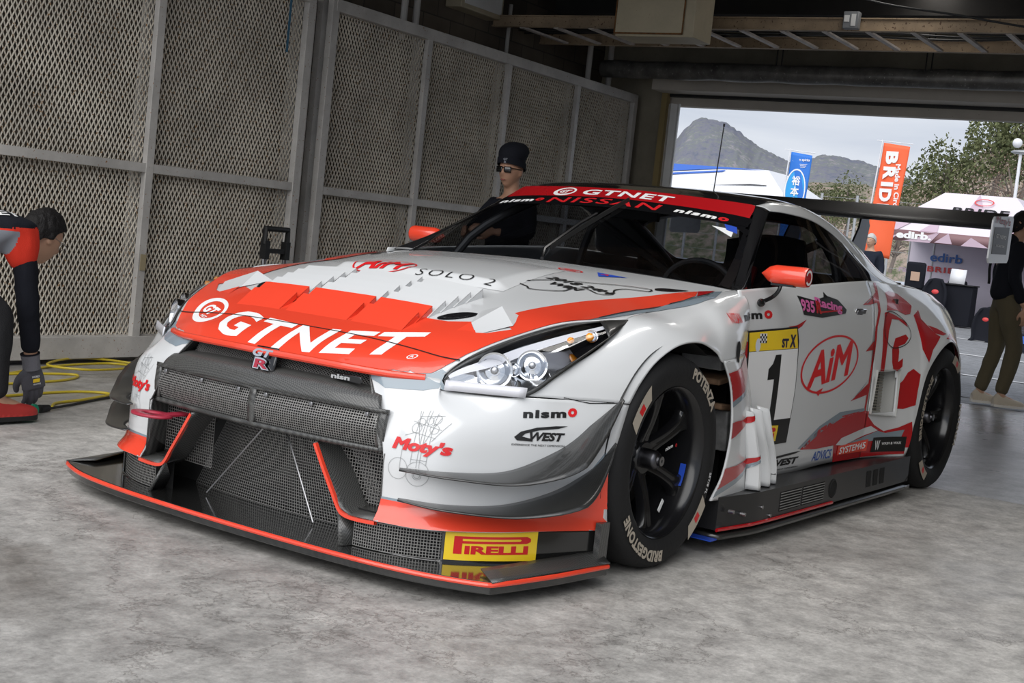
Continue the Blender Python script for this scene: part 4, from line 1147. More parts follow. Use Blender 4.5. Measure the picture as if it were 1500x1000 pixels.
# ================================================================== bonnet louvres
def hood_z(x, y):
    h = BODY_H.ray_cast(V3((x, y, 2)), V3((0, 0, -1)), 3); return h[0].z if h[0] else .7
BODY_H = to_bvh([SURF['bonnet']])
LOUV = MB(); REDL = []
for (y0, y1) in ((-.385, -.185), (-.155, .115), (.135, .345)):
    for k in range(6):
        x0 = .645-.058*k; x1 = x0-.085; b = MB(); hgt = .030
        ya, yb = y0-.006*k*(1 if y0 < -.2 else .0), y1+.006*k*(1 if y1 > .2 else 0)
        def fn(u, v):
            x = x0+(x1-x0)*u; y = ya+(yb-ya)*v
            return V3((x, y, hood_z(x, y)+.001+hgt*u))
        b.grid(fn, 3, 6)
        b.grid(lambda u, v: V3((x1-.004*u, ya+(yb-ya)*v, hood_z(x1, ya+(yb-ya)*v)+.001+hgt*(1-u))), 1, 6)
        for yy in (ya, yb):
            P = [V3((x0, yy, hood_z(x0, yy))), V3((x1, yy, hood_z(x1, yy)+hgt)), V3((x1, yy, hood_z(x1, yy)-.002))]
            b.add(P, [(0, 1, 2)])
        b.build('bonnet_louvre', 'paint_orange' if k < 2 else 'paint_white', CAR, angle=25)
# raised centre section behind the louvres
b = MB()
def bulge(u, v):
    y = (v-.5)*2; half = .40-.10*u
    front = .21-.05*y*y
    x = front+(-.35-front)*u; yy = y*half-.02*(1-u)
    e = min(1, u*14)*min(1, (1-abs(y))*9)
    return V3((x, yy, hood_z(x, yy)+.001+.024*e*(1-u)**.7))
b.grid(bulge, 60, 60); b.build('bonnet_bulge', 'paint_white', CAR); SURF['bulge'] = b
BODY = to_bvh(list(SURF.values()))
# NACA style oval and scooped pockets
for s in (1, -1):
    yc = .455*s if s > 0 else -.455
    O, T = V3((.475, .425*s, .76)), V3((-.55, .62*s, .25)).normalized()
    sh = shp([ellipse(0, 0, .062, .026, 40)]); drape('bonnet_duct', sh, ((.472, .430*s, .8), (-.75, .62*s, 0), (-.62*s, -.75, 0) if s > 0 else (.62, -.75, 0)), BODY_H, 'black_gloss', CAR, .002, .01) if False else None
    b = MB()
    def ov(u, v):
        a = 2*pi*u; r = v; dx, dy = .065*r*cos(a), .028*r*sin(a); c_, s_ = -.70, .71*s
        x = .470+dx*c_-dy*s_; y = .430*s+dx*s_+dy*c_
        return V3((x, y, hood_z(x, y)+.002+(.004*sin(pi*v) if v > .7 else 0)))
    b.grid(ov, 36, 6); b.build('bonnet_duct', 'black_satin', CAR)
    b = MB()
    A = V3((.505, .512*s, 0)); B_ = V3((.395, .545*s, 0)); C_ = V3((.46, .64*s, 0)); D = V3((.56, .575*s, 0))
    for p, h in ((A, .006), (B_, .030), (C_, .006), (D, .002)): p.z = hood_z(p.x, p.y)+h
    E_ = (A+B_+C_+D)/4-V3((0, 0, .004))
    b.add([A, B_, C_, D, E_, V3((.37, .60*s, hood_z(.37, .60*s)+.001))], [(0, 1, 4), (1, 2, 4), (2, 3, 4), (3, 0, 4), (1, 5, 2)])
    b.add([A, B_, V3((.40, .46*s, hood_z(.40, .46*s)))], [(0, 1, 2)]); b.build('bonnet_scoop', 'paint_white', CAR, angle=20)
    f = V3((.66, .49*s, hood_z(.66, .49*s)+.001)); g = V3((.575, .535*s, hood_z(.575, .535*s)-.001)); b = MB(); b.add([f, A+V3((.003, 0, .002)), g+V3((0, 0, .002)), D], [(0, 1, 2), (1, 3, 2)]); b.build('bonnet_scoop', 'paint_orange', CAR, angle=20)
    b = MB()
    b.grid(lambda u, v: V3((-.385-.12*u+.02*v, (.665+.07*u+.02*(v-.5)*2*sin(pi*min(1, u+.1)))*s, hood_z(-.385-.12*u+.02*v, (.665+.07*u+.02*(v-.5)*2*sin(pi*min(1, u+.1)))*s)+.003)), 12, 4); b.build('bonnet_duct', 'black_satin', CAR)

# ================================================================== mirrors
for s in (1, -1):
    b = MB(); Y0, Y1 = .845, 1.035; MX = -.875 if s > 0 else -1.08; DX = MX+.875
    b.lathe([(.001, Y0*s), (.030, (Y0+.035)*s), (.037, (Y0+.06)*s), (.038, (Y1-.012)*s), (.035, Y1*s)], (MX, 0, .992), 'y', 32)
    m_ = b.build('door_mirror', 'paint_orange', CAR)
    b = MB(); b.lathe([(0, (Y1+.001)*s), (.035, (Y1+.001)*s)], (MX, 0, .992), 'y', 32); b.build('mirror_cap', 'paint_red', m_)
    b = MB(); b.lathe([(.020, (Y1+.002)*s), (.029, (Y1+.002)*s)], (MX, 0, .992), 'y', 32, radians(20), radians(320)); b.build('mirror_badge', 'white_print', m_)
    b = MB(); b.tube(smooth([(-.87+DX, .93*s, .958), (-.865+DX, .925*s, .93), (-.86+DX, .905*s, .905), (-.80+DX, .895*s, .885)], 10), .008, 8); b.ball((-.795+DX, .893*s, .882), (.03, .012, .016)); b.box((-.87+DX, .94*s, .955), (.03, .09, .008)); b.build('mirror_arm', 'black_satin', m_)
# ================================================================== rear wing
def foil(y, x0=-3.47, z0=1.385, ch=.34, t=.038, ang=radians(-7)):
    pts = []
    N_ = 14
    for i in range(N_+1):
        u = i/N_; th = t*2.2*(sqrt(u)*(1-u)+.05*(1-u)*u); cam_ = 0
        pts.append((u, cam_+th*.5/ch*1.))
    up_ = [(u, -.10*u*(1-u)*1.2+ (t/ch)*.9*(sqrt(u)-u)*1.6) for u in [i/N_ for i in range(N_+1)]]
    lo_ = [(u, -.30*u*(1-u) - (t/ch)*.6*(sqrt(u)-u)*1.2) for u in [i/N_ for i in range(N_+1)]]
    loop = up_+lo_[::-1][1:-1]
    return [V3((x0-ch*u, y, z0-.045+ch*w*1.25+.095*u)) for u, w in loop]
b = MB(); n = None; rings = [foil(-.955+1.91*i/24) for i in range(25)]; n = len(rings[0])
b.add([q for R_ in rings for q in R_], [(i*n+j, i*n+(j+1) % n, (i+1)*n+(j+1) % n, (i+1)*n+j) for i in range(24) for j in range(n)])
wg = b.build('rear_wing', 'wing_black', CAR, angle=50); wg['label'] = 'glossy black rear wing plank'
for s in (1, -1):
    c_ = [(-3.49, 1.150), (-3.84, 1.165), (-3.865, 1.185), (-3.87, 1.41), (-3.85, 1.425), (-3.50, 1.400), (-3.475, 1.38), (-3.465, 1.175)]
    b = MB(); b.prism(c_, lambda x, z: (x, .957*s, z), lambda x, z: (x, .966*s, z)); ep = b.build('wing_endplate', 'endplate_paint', wg)
    b = MB(); b.prism([(-3.51, 1.20), (-3.80, 1.21), (-3.80, 1.36), (-3.51, 1.345)], lambda x, z: (x, .967*s, z), lambda x, z: (x, .968*s, z)); 
    if s == 1: b.build('endplate_sticker', 'black_print', wg)
    yy = .20*s
    b = MB(); P = [(-3.30, .99), (-3.62, .98), (-3.70, 1.30), (-3.66, 1.345), (-3.56, 1.345), (-3.54, 1.28)]
    b.prism(P, lambda x, z: (x, yy, z), lambda x, z: (x, yy+.012*s, z)); b.build('wing_mount', 'black_satin', wg)
pbr('wing_black', (.007, .007, .008), .35, spec=.4); pbr('skirt_black', (.016, .016, .017), .3, spec=.4); pbr('endplate_paint', (.55, .56, .57), .3, coat=.4)
def etext(body, x, z, w, h, mat):
    me = txt(body, 0, 0, w, h, .02); m = bpy.data.meshes.new('endplate_lettering')
    m.from_pydata([V3((x-v.co.x, .9695, z+v.co.y)) for v in me.vertices], [], [tuple(p.vertices) for p in me.polygons]); link('endplate_lettering', m, mat, wg)
etext("Moty's", -3.665, 1.382, .28, .052, 'tow_red'); etext('GT NISMO', -3.655, 1.30, .20, .022, 'white_print'); etext('RACING TEAM', -3.655, 1.25, .16, .012, 'white_print')
# ================================================================== antenna, wiper
b = MB(); b.tube([(-2.0, .04, 1.31), (-2.0, .04, 1.345)], [.014, .009], 10); b.tube([(-2.0, .04, 1.34), (-2.02, .045, 1.66)], .0028, 6); b.tube([(-2.02, .045, 1.655), (-2.02, .045, 1.67)], .005, 6); b.build('roof_antenna', 'black_satin', CAR)
b = MB()
wp = lambda x, y, d=.02: (lambda h: h[0]+V3((.7, 0, .7))*d)(BODY.ray_cast(V3((x+1, y, .9+(-.6-x)*.52+1)), V3((-1, 0, -1)).normalized(), 4))
b.tube([V3((-.60, .02, .955)), wp(-.70, -.01, .022), wp(-.90, .02, .03), wp(-1.0, .04, .03)], .007, 6)
b.build('windscreen_wiper', 'black_satin', CAR)
b = MB(); P = [wp(-.72-.46*i/8, .0+.075*i/8, .012) for i in range(9)]
for i in range(8): b.bar(P[i], P[i+1], .006, .018)
b.build('wiper_blade', 'black_matte', CAR)
# ================================================================== cabin
pbr('cabin_black', (.010, .010, .011), .7); pbr('cage', (.03, .03, .032), .4); pbr('seat_fabric', (.012, .012, .014), .9); pbr('belt_red', (.35, .01, .01), .7)
b = MB(); b.grid(lambda u, v: V3((-.70-.42*u, (v-.5)*1.45, .90-.02*u+.05*sin(pi*u)-.03*(2*v-1)**2)), 10, 16); b.grid(lambda u, v: V3((-1.12, (v-.5)*1.45, .88-.35*u)), 2, 8); b.build('dashboard', 'cabin_black', CAR)
b = MB(); b.box((-2.0, 0, .35), (2.4, 1.6, .03)); b.box((-2.75, 0, .70), (.03, 1.5, .6)); b.build('cabin_floor', 'cabin_black', CAR)
def cage_tube(pts): b = MB(); b.tube(smooth(pts, 20), .021, 10); b.build('roll_cage_tube', 'cage', CAR)
for s in (1, -1):
    cage_tube([(-1.02, .74*s, .45), (-1.02, .72*s, .93), (-1.34, .54*s, 1.20), (-1.75, .53*s, 1.265), (-2.05, .54*s, 1.24)])
    cage_tube([(-2.05, .54*s, 1.24), (-2.55, .50*s, 1.02), (-2.9, .48*s, .80)])
cage_tube([(-2.05, -.74, .4), (-2.05, -.70, .95), (-2.05, -.54, 1.22), (-2.05, 0, 1.25), (-2.05, .54, 1.22), (-2.05, .70, .95), (-2.05, .74, .4)])
b = MB(); b.tube([(-2.05, -.60, 1.15), (-2.05, .66, .50)], .02, 8); b.build('roll_cage_tube', 'cage', CAR)
b = MB(); b.tube([(-2.05, .60, 1.15), (-2.05, -.66, .50)], .02, 8); b.build('roll_cage_tube', 'cage', CAR)
b = MB(); b.tube([(-1.34, -.53, 1.215), (-1.34, .53, 1.215)], .02, 8); b.build('roll_cage_tube', 'cage', CAR)
b = MB(); b.tube(smooth([(-1.28+.0*sin(a), .38+.17*cos(a), .88+.13*sin(a)) for a in [i*pi/8 for i in range(16)]], 40, True), .013, 8, closed=True); b.box((-1.27, .38, .88), (.03, .26, .05)); b.build('steering_wheel', 'cabin_black', CAR)
def seat(y, red):
    f = patch([[(-1.55, y-.22, .50), (-1.50, y-.14, .42), (-1.50, y+.14, .42), (-1.55, y+.22, .50)],
               [(-1.85, y-.25, .58), (-1.88, y-.15, .45), (-1.88, y+.15, .45), (-1.85, y+.25, .58)],
               [(-1.93, y-.27, .85), (-2.00, y-.17, .82), (-2.00, y+.17, .82), (-1.93, y+.27, .85)],
               [(-1.95, y-.22, 1.0), (-2.03, y-.14, 1.02), (-2.03, y+.14, 1.02), (-1.95, y+.22, 1.0)],
               [(-1.90, y-.19, 1.12), (-2.05, y-.12, 1.15), (-2.05, y+.12, 1.15), (-1.90, y+.19, 1.12)]])
    b = MB(); b.grid(f, 24, 16); b.build('racing_seat', 'seat_fabric', CAR, solid=.04)
    for q in (-.07, .07):
        b = MB(); b.tube([(-1.97, y+q, 1.0), (-1.90, y+q, .85), (-1.62, y+q*.5, .55)], .02, 6); b.build('seat_belt', 'belt_red', CAR)
seat(.38, 1)
b = MB(); b.box((-1.34, .0, 1.185), (.03, .24, .055)); b.tube([(-1.34, 0, 1.2), (-1.30, 0, 1.25)], .008, 6); b.build('interior_mirror', 'cabin_black', CAR, bevel=.015)
# rear lamps
for s in (1, -1):
    for (y, z) in ((.60, .80), (.44, .80)):
        b = MB(); b.lathe([(0, -3.745), (.055, -3.745), (.06, -3.70)], (0, y*s, z), 'x', 24); b.build('tail_lamp', 'red_print', CAR)
# door handle, fuel flap line, side vent
for s in (1, -1):
    b = MB(); b.box((-1.80, .912*s, .858), (.125, .006, .036), (radians(-14*s), 0, 0)); hd = b.build('door_handle', 'chrome', CAR, bevel=.006)
    b = MB(); b.box((-1.79, .9155*s, .858), (.07, .004, .022), (radians(-14*s), 0, 0)); b.build('handle_recess', 'steel', hd, bevel=.004)
    vp = [V3((x, .0, z)) for x, z in VENT_POLY]
    b = MB(); o_ = [V3((p.x, .955*s, p.z)) for p in vp]; i_ = [V3((p.x*1.0-.02, .885*s, p.z)) for p in vp]
    o_ = [V3((p.x+(.012 if i in (0, 3) else -.012), (.955 if i in (0, 3) else .985)*s, p.z+(.012 if i < 2 else -.012))) for i, p in enumerate(vp)]
    for i in range(4): b.add([o_[i], o_[(i+1) % 4], i_[(i+1) % 4], i_[i]], [(0, 1, 2, 3)])
    vv = b.build('side_intake', 'beige_paint', CAR)
    surfmesh('intake_mesh', bilinear(*[p+V3((0, .02*s, 0)) for p in i_]), 14, 14, .004, 'mesh_beige', vv)
    b = MB(); b.add(i_, [(0, 1, 2, 3)]); b.build('intake_backing', 'cavity', vv)
pbr('beige_paint', (.42, .42, .40), .4); pbr('mesh_beige', (.30, .28, .23), .5)
# ================================================================== livery and lettering (vinyl laid on the body panels)
FR = {'top': ((0, 0, 1.5), (0, 1, 0), (-1, 0, 0)), 'nose': ((1, 0, .6), (0, 1, 0), (-.7, 0, .7)), 'front': ((1.2, 0, 0), (0, 1, 0), (0, 0, 1)),
      'corner': ((.9, .9, 0), (-.55, .835, 0), (0, 0, 1)), 'side': ((0, 1.3, 0), (-1, 0, 0), (0, 0, 1)), 'wind': ((-.5, 0, 1.2), (0, 1, 0), (-.87, 0, .48)),
      'corner_r': ((.9, -.9, 0), (.55, .835, 0), (0, 0, 1)), 'side_r': ((0, -1.3, 0), (1, 0, 0), (0, 0, 1))}
def bv(*keys): return to_bvh([SURF[k] for k in keys])
HOODF = bv('bonnet', 'front_fender_l', 'front_fender_r')
TOPS = bv('bonnet', 'bulge', 'front_fender_l', 'front_fender_r')
NOSE = bv('bonnet', 'front_bumper_l', 'front_bumper_r')
BUMP = bv('front_bumper_l', 'front_bumper_r'); SKIRT = bv('bumper_skirt_l', 'bumper_skirt_r')
DOORS = bv('door_l', 'door_r')
WINDB = bv('windscreen')
SIDE_R = to_bvh([v for k, v in SURF.items() if k in ('door_r', 'fender_vent_panel_r', 'front_fender_r', 'rear_fender_r', 'fin0r', 'fin1r', 'fin2r')])
def lay(name, flat, frame, surf, mat, off=.0015, step=.03, parent=CAR, label=None):
    return drape(name, flat, FR[frame], surf, mat, parent, off, step, .9, label)
def mir(loop): return [(-x, y) for x, y in loop][::-1]
def both(name, loops, frame, surf, mat, off=.0015, step=.03, bez=False):
    """shape and its mirror image: in centred frames both lie in one frame, else use the _r frame"""
    if frame+'_r' in FR:
        lay(name, shp(loops, bez), frame, surf, mat, off, step)
        lay(name, shp([mir(l) for l in loops], bez), frame+'_r', SIDE_R if surf is SIDE_L else surf, mat, off, step)
    else:
        lay(name, shp(loops, bez), frame, surf, mat, off, step); lay(name, shp([mir(l) for l in loops], bez), frame, surf, mat, off, step)
def warp(me, fn):
    m = me.copy()
    for v in m.vertices: x, y = fn(v.co.x, v.co.y); v.co = V3((x, y, 0))
    return m
def strip(pts, w, closed=False):
    P = smooth([(x, y, 0) for x, y in pts], len(pts)*6, closed); n = len(P); vs = []; fs = []
    for i, p in enumerate(P):
        a = P[(i+1) % n] if closed or i < n-1 else p; c = P[i-1] if closed or i > 0 else p
        t = (a-c).normalized(); q = V3((-t.y, t.x, 0))*w/2; vs += [p-q, p+q]
    for i in range(n if closed else n-1):
        j = (i+1) % n; fs.append((2*i, 2*j, 2*j+1, 2*i+1))
    me = bpy.data.meshes.new('strip'); me.from_pydata([tuple(v) for v in vs], [], fs); return me

# --- bonnet: orange nose running into the side stripe
half = [(0, -.868), (.15, -.862), (.30, -.847), (.38, -.828), (.41, -.818), (.45, -.806), (.488, -.788), (.526, -.766), (.56, -.742), (.580, -.715), (.598, -.690),
        (.618, -.655), (.636, -.630), (.688, -.500), (.750, -.340), (.785, -.250), (.784, .047), (.806, .31), (.798, .435), (.757, .535),
        (.707, .278), (.673, .121), (.615, -.181), (.559, -.417), (.650, -.479), (.597, -.538), (.566, -.550), (.505, -.489), (.434, -.523), (.357, -.530), (.314, -.506), (0, -.506)]
redhood = half[:-1]+[(-x, y) for x, y in reversed(half[:-1])][:-1]
FG = [(.785, -.262), (.780, .047), (.80, .31), (.79, .44), (.775, .60), (.79, .67), (.846, .498), (.852, .368), (.842, .248), (.812, .061), (.809, -.08), (.800, -.18)]
both('livery_stripe', [FG], 'top', HOODF, 'paint_grey', .0016, .012)
lay('livery_panel', shp([redhood]), 'top', HOODF, 'paint_orange', .0028, .012)
both('livery_stripe', [[(.757, .536), (.778, .63), (.80, .518), (.803, .440)]], 'top', HOODF, 'paint_red', .0032, .012)
GB = [(.385, .105), (.40, .125), (.447, .135), (.49, .145), (.528, .163), (.562, .185), (.580, .212), (.600, .208), (.612, .158), (.566, .123), (.51, .101), (.458, .086), (.43, .095)]
both('livery_stripe', [GB], 'nose', NOSE, 'paint_grey', .0012, .02)
arc = lambda x, y: (x, y+.50*x*x)
def nose(me, mat, off=.0036, nm='lettering', arcf=True): return lay(nm, warp(me, arc) if arcf else me, 'nose', HOODF, mat, off, .02)
nose(txt('GTNET', .060, .180, .765, .150, .03, 0, 1.12), 'white_print')
nose(join_flat([shp([ellipse(.478, .100, .0135, .0135, 24), ellipse(.478, .100, .0105, .0105, 24)]), txt('R', .478, .100, .010, .012, .03)]), 'white_print')
def gtlogo(cx, cy, s, rot=0.):
    ring = shp([ellipse(cx, cy, .092*s, .074*s, 48, rot)+[], ellipse(cx+.006*s, cy+.004*s, .068*s, .052*s, 48, rot)])
    return [ring, txt('GT', cx+.004*s, cy+.004*s, .092*s, .052*s, .05, .35), txt('NET', cx+.016*s, cy-.036*s, .050*s, .013*s, .03, .3)]
nose(join_flat(gtlogo(-.455, .165, 1.)), 'white_print')
lay('livery_panel', shp([[(-.46, .145), (-.40, .112), (-.30, .088), (-.15, .074), (0, .070), (.15, .074), (.30, .088), (.40, .112), (.46, .145), (.44, .175), (.30, .130), (0, .105), (-.30, .130), (-.44, .175)]]), 'nose', HOODF, 'paint_orange', .0030, .012)
lay('bonnet_seam', strip([(-.615, -.680), (-.52, -.700), (-.38, -.712), (-.19, -.718), (0, -.719), (.19, -.718), (.38, -.712), (.52, -.700), (.615, -.680)], .0035), 'top', HOODF, 'cavity', .0050, .02)
# bonnet edge seams beside the windscreen
both('bonnet_seam', [[(.785, .60), (.81, .50), (.812, .44), (.806, .30), (.784, .05), (.786, -.2), (.790, -.2), (.788, .05), (.810, .30), (.816, .44), (.814, .50), (.789, .602)]], 'top', HOODF, 'cavity', .0050, .02)
# AiM, SOLO and event marks on the bonnet
def aim(cx, cy, w, h, rot=0., ring=1.):
    c, s = cos(rot), sin(rot)
    T = txt('AiM', cx, cy, w*.80, h*.62, .03, .28, 1., rot)
    a = ellipse(cx, cy, w*.5, h*.5, 64, rot); b_ = ellipse(cx, cy, w*.475, h*.465, 64, rot)
    return [T, shp([a, b_])]
lay('lettering', join_flat(aim(-.158, -.150, .285, .115)), 'top', TOPS, 'red_print', .003, .012)
lay('lettering', txt('SOLO 2', .175, -.165, .31, .030, -.012, .2, 1.3, .12), 'top', TOPS, 'black_print', .003, .012)
lay('sticker', shp([ellipse(.295, .385, .052, .034, 32), ellipse(.295, .385, .045, .027, 32)]), 'top', HOODF, 'red_print', .002)
lay('sticker', txt('935', .295, .385, .06, .03, .04, .3), 'top', HOODF, 'red_print', .002)
lay('sticker', shp([[(.365, .465), (.425, .375), (.49, .478)]]), 'top', HOODF, 'blue_print', .002)
lay('sticker', txt('A', .42, .438, .035, .035, .05), 'top', HOODF, 'red_print', .0028)
TRK = [(.343, .02), (.331, -.011), (.354, -.028), (.394, -.042), (.419, -.062), (.461, -.044), (.511, .005), (.512, .071), (.544, .111), (.602, .091), (.628, .141), (.599, .209), (.614, .27), (.669, .318), (.663, .355), (.638, .349), (.565, .296), (.472, .193), (.393, .113), (.368, .075)]
lay('circuit_outline', strip(TRK, .007, True), 'top', HOODF, 'black_print', .003, .015)
lay('lettering', txt('2018 24H', .490, .148, .27, .050, .03, .2, 1., .0), 'top', HOODF, 'black_print', .0024)
lay('lettering', txt('WIN', .480, .075, .13, .045, .04, .2, 1., .0), 'top', HOODF, 'black_print', .0024)

# --- bumper
ORL = [(-.36, .160), (-.36, .232), (-.134, .231), (-.035, .229), (.064, .230), (.183, .247), (.261, .288), (.318, .336), (.365, .400), (.43, .42), (.43, .160)]
GRL = [(-.36, .238), (-.36, .230), (-.134, .229), (-.035, .227), (.064, .228), (.183, .245), (.261, .286), (.318, .334), (.36, .40), (.345, .415), (.30, .350), (.25, .302), (.178, .260), (.060, .239), (-.035, .238), (-.134, .240)]
both('livery_stripe', [GRL], 'corner', BUMP, 'paint_grey', .0012, .02)
both('livery_panel', [ORL], 'corner', BUMP, 'paint_orange', .0018, .02)
for s in (1, -1):
    lay('lettering', txt("Moty's", .617*s, .398, .168, .046, .05, .18, 1., -.0), 'front', BUMP, 'red_print', .0030, .02)
    C = .615*s; it = []
    for (x, y, r) in ((.005, .322, .034), (.005, .318, .013), (.005, .318, .009), (-.012, .47, .011), (.030, .482, .012), (.012, .476, .010), (-.02, .452, .014), (.03, .455, .013), (-.055, .33, .03)):
        it.append(shp([ellipse(C+x, y, r, r*1.05, 32), ellipse(C+x, y, r-.0009, r*1.05-.0009, 32)]))
    for (x0, y0, x1, y1) in ((-.018, .35, -.018, .50), (.026, .35, .026, .50), (-.018, .362, .026, .362), (0, .34, 0, .505), (.008, .34, .008, .505), (-.05, .427, -.02, .44), (.068, .477, .03, .42), (-.025, .50, -.002, .41), (.04, .49, .010, .41), (-.018, .40, .026, .40), (-.035, .47, .05, .455), (-.02, .485, .045, .495), (-.05, .40, -.05, .33), (-.03, .44, .04, .43)):
        d = sqrt((x1-x0)**2+(y1-y0)**2); it.append(shp([rect(C+(x0+x1)/2, (y0+y1)/2, d, .0010, atan2(y1-y0, x1-x0))]))
    lay('engine_drawing', join_flat(it), 'front', BUMP, 'ink_grey', .0022, .02)
pbr('ink_grey', (.20, .21, .21), .4)
def cwest(cx, cy, w, h, rot=0.):
    k = w/.18
    sw = [(cx-.08*k, cy-.2*h), (cx-.06*k, cy+.12*h), (cx-.01*k, cy+.38*h), (cx+.05*k, cy+.50*h), (cx+.09*k, cy+.52*h), (cx+.06*k, cy+.36*h), (cx+.0*k, cy+.24*h), (cx-.045*k, cy+.02*h), (cx-.055*k, cy-.15*h), (cx-.02*k, cy-.28*h), (cx-.02*k, cy-.42*h), (cx-.07*k, cy-.38*h)]
    return [shp([sw]), txt('WEST', cx+.026*k, cy-.12*h, .115*k, h*.50, .05, .25), txt('EXPERIENCE THE NEXT DIMENSION', cx, cy-.62*h, w*.95, h*.11, .01)]
lay('lettering', join_flat([txt('nism', .149, .522, .128, .024, .05, 0, 1.15, .05)]), 'corner', BUMP, 'black_print', .002, .02)
lay('lettering', txt('o', .231, .529, .028, .026, .05, 0, 1., .05), 'corner', BUMP, 'red_print', .002)
lay('lettering', join_flat(cwest(.139, .462, .165, .052)), 'corner', BUMP, 'black_print', .002, .02)
def pirelli_letters(cx, cy, w, h):
    x0, y0 = cx-w/2, cy-h/2; t = h*.18
    P = [(x0, y0), (x0+.11*w, y0), (x0+.11*w, y0+h*.60), (x0+.95*w, y0+h*.60), (x0+w, y0+h*.70), (x0+w, y0+h*.88), (x0+.95*w, y0+h), (x0, y0+h)]
    hole = [(x0+.11*w, y0+h*.74), (x0+.86*w, y0+h*.74), (x0+.88*w, y0+h*.80), (x0+.86*w, y0+h*.86), (x0+.11*w, y0+h*.86)]
    return [shp([P, hole]), txt('IRELLI', x0+.56*w, y0+h*.24, .83*w, h*.48, .05)]
for s, fr in ((1, 'corner'), (-1, 'corner_r')):
    sg = lay('sticker', shp([rect(.033*s, .129, .268, .090)]), fr, SKIRT, 'yellow_print', .0022, .02); sg['label'] = 'yellow sticker with red lettering'
    lay('lettering', join_flat(pirelli_letters(.036*s, .129, .222, .052)), fr, SKIRT, 'red_print', .0032, .02)

# --- windscreen banner
BAN = [(-.592, .733), (-.45, .752), (-.25, .766), (0, .772), (.25, .766), (.45, .752), (.592, .733), (.610, .625), (.45, .612), (.25, .602), (0, .598), (-.25, .602), (-.45, .612), (-.610, .625)]
BLK = [(-.616, .628), (-.45, .614), (-.25, .604), (0, .600), (.25, .604), (.45, .614), (.616, .628), (.635, .555), (.45, .520), (.25, .505), (0, .500), (-.25, .505), (-.45, .520), (-.635, .555)]
lay('sun_strip', shp([BLK]), 'wind', WINDB, 'black_gloss', .002)
lay('sun_strip', shp([BAN]), 'wind', WINDB, 'paint_red', .0025)
wl = lambda me, mat: lay('lettering', me, 'wind', WINDB, mat, .0035, .03)
wl(txt('GTNET', .022, .650, .445, .060, .03, 0, 1.12), 'white_print'); wl(join_flat(gtlogo(-.300, .652, .62)), 'white_print')
wl(txt('NISSAN', -.045, .555, .56, .058, .015, .05, 1.15), 'banner_red'); 
for cx in (-.505, .400): wl(txt('nism', cx, .560, .19, .034, .05, .1, 1.2, .02 if cx > 0 else -.02), 'white_print'); wl(txt('o', cx+.125, .562, .045, .034, .05), 'banner_red')
pbr('banner_red', (.60, .015, .02), .3)
# black border round the glass
wsl = [(-.600, .735), (-.632, .625), (-.690, .50), (-.735, .30), (-.760, .17), (-.785, .03), (-.78, .018), (-.645, -.06), (-.44, -.105), (-.22, -.13), (0, -.14)]
outer = wsl+[(-x, y) for x, y in reversed(wsl[:-1])]
inner = [(-.585, .53), (-.640, .50), (-.695, .30), (-.722, .17), (-.735, .07), (-.64, -.025), (-.44, -.068), (-.22, -.092), (0, -.10)]
inner = inner+[(-x, y) for x, y in reversed(inner[:-1])]
lay('screen_border', shp([outer, inner]), 'wind', WINDB, 'black_gloss', .001)
lay('sticker', shp([[(.506, .492), (.617, .440), (.600, .50)]]), 'wind', WINDB, 'white_print', .002)
lay('sticker', shp([[(.575, .485), (.625, .478), (.600, .528), (.546, .528)]]), 'wind', WINDB, 'blue_print', .0024)

# --- door, number board
SL = lambda nm, flat, mat, off=.002, surf=None, step=.04: lay(nm, flat, 'side', surf or SIDE_L, mat, off, step)
SL('number_board', shp([[(.715, .775), (1.125, .795), (1.148, .737), (1.156, .557), (1.148, .42), (1.145, .330), (.74, .322)]]), 'black_print', .0020, DOORS)
SL('number_board', shp([[(.722, .768), (1.118, .787), (1.140, .710), (.730, .698)]]), 'yellow_print', .0028, DOORS)
SL('number_board', shp([[(.730, .696), (1.141, .708), (1.150, .557), (1.142, .430), (.740, .425)]]), 'white_print', .0028, DOORS)
SL('lettering', shp([[(.948, .684), (.996, .686), (.998, .425), (.950, .425), (.952, .590), (.898, .588), (.898, .630), (.930, .650)]]), 'black_print', .0036, DOORS)
SL('lettering', txt('ST', 1.020, .730, .060, .036, .06), 'board_ink', .0036, DOORS); SL('lettering', txt('X', 1.088, .738, .055, .052, .06), 'board_ink', .0036, DOORS)
chk = []
for i in range(5):
    for j in range(4):
        if (i+j) % 2 == 0: chk.append(rect(.812+i*.011, .735+j*.0085, .011, .0085))
SL('board_flag', shp([rect(.834, .748, .056, .036)]), 'white_print', .0036, DOORS); SL('board_flag', shp(chk), 'black_print', .0044, DOORS)
SL('board_flag', shp([ellipse(.795, .722, .020, .026, 20)]), 'pale_print', .0036, DOORS)
SL('sticker', shp([[(.80, .412), (1.045, .405), (1.040, .342), (.80, .345)]]), 'yellow_print', .0036, DOORS)
SL('lettering', join_flat(pirelli_letters(.925, .376, .20, .042)), 'red_print', .0044, DOORS)
pbr('pale_print', (.62, .66, .74), .4); pbr('board_ink', (.02, .012, .05), .4)
SL('lettering', join_flat(aim(1.487, .640, .60, .235, .12)), 'red_print')
SL('lettering', shp([[(1.36, .528), (1.43, .543), (1.385, .508)]]), 'red_print')
SL('lettering', txt('NISSAN', .490, .826, .110, .034, .01, 0, 1.1), 'red_print'); SL('lettering', txt('nism', .705, .832, .235, .030, .045, 0, 1.15, .03), 'black_print'); SL('lettering', txt('o', .872, .838, .065, .032, .05, 0, 1., .03), 'red_print')
RC = [(1.150, .915), (1.300, .900), (1.330, .905), (1.40, .915), (1.415, .936), (1.440, .920), (1.54, .908), (1.63, .868), (1.615, .852), (1.36, .832), (1.18, .842)]
SL('sticker', shp([RC]), 'black_print', .0020)
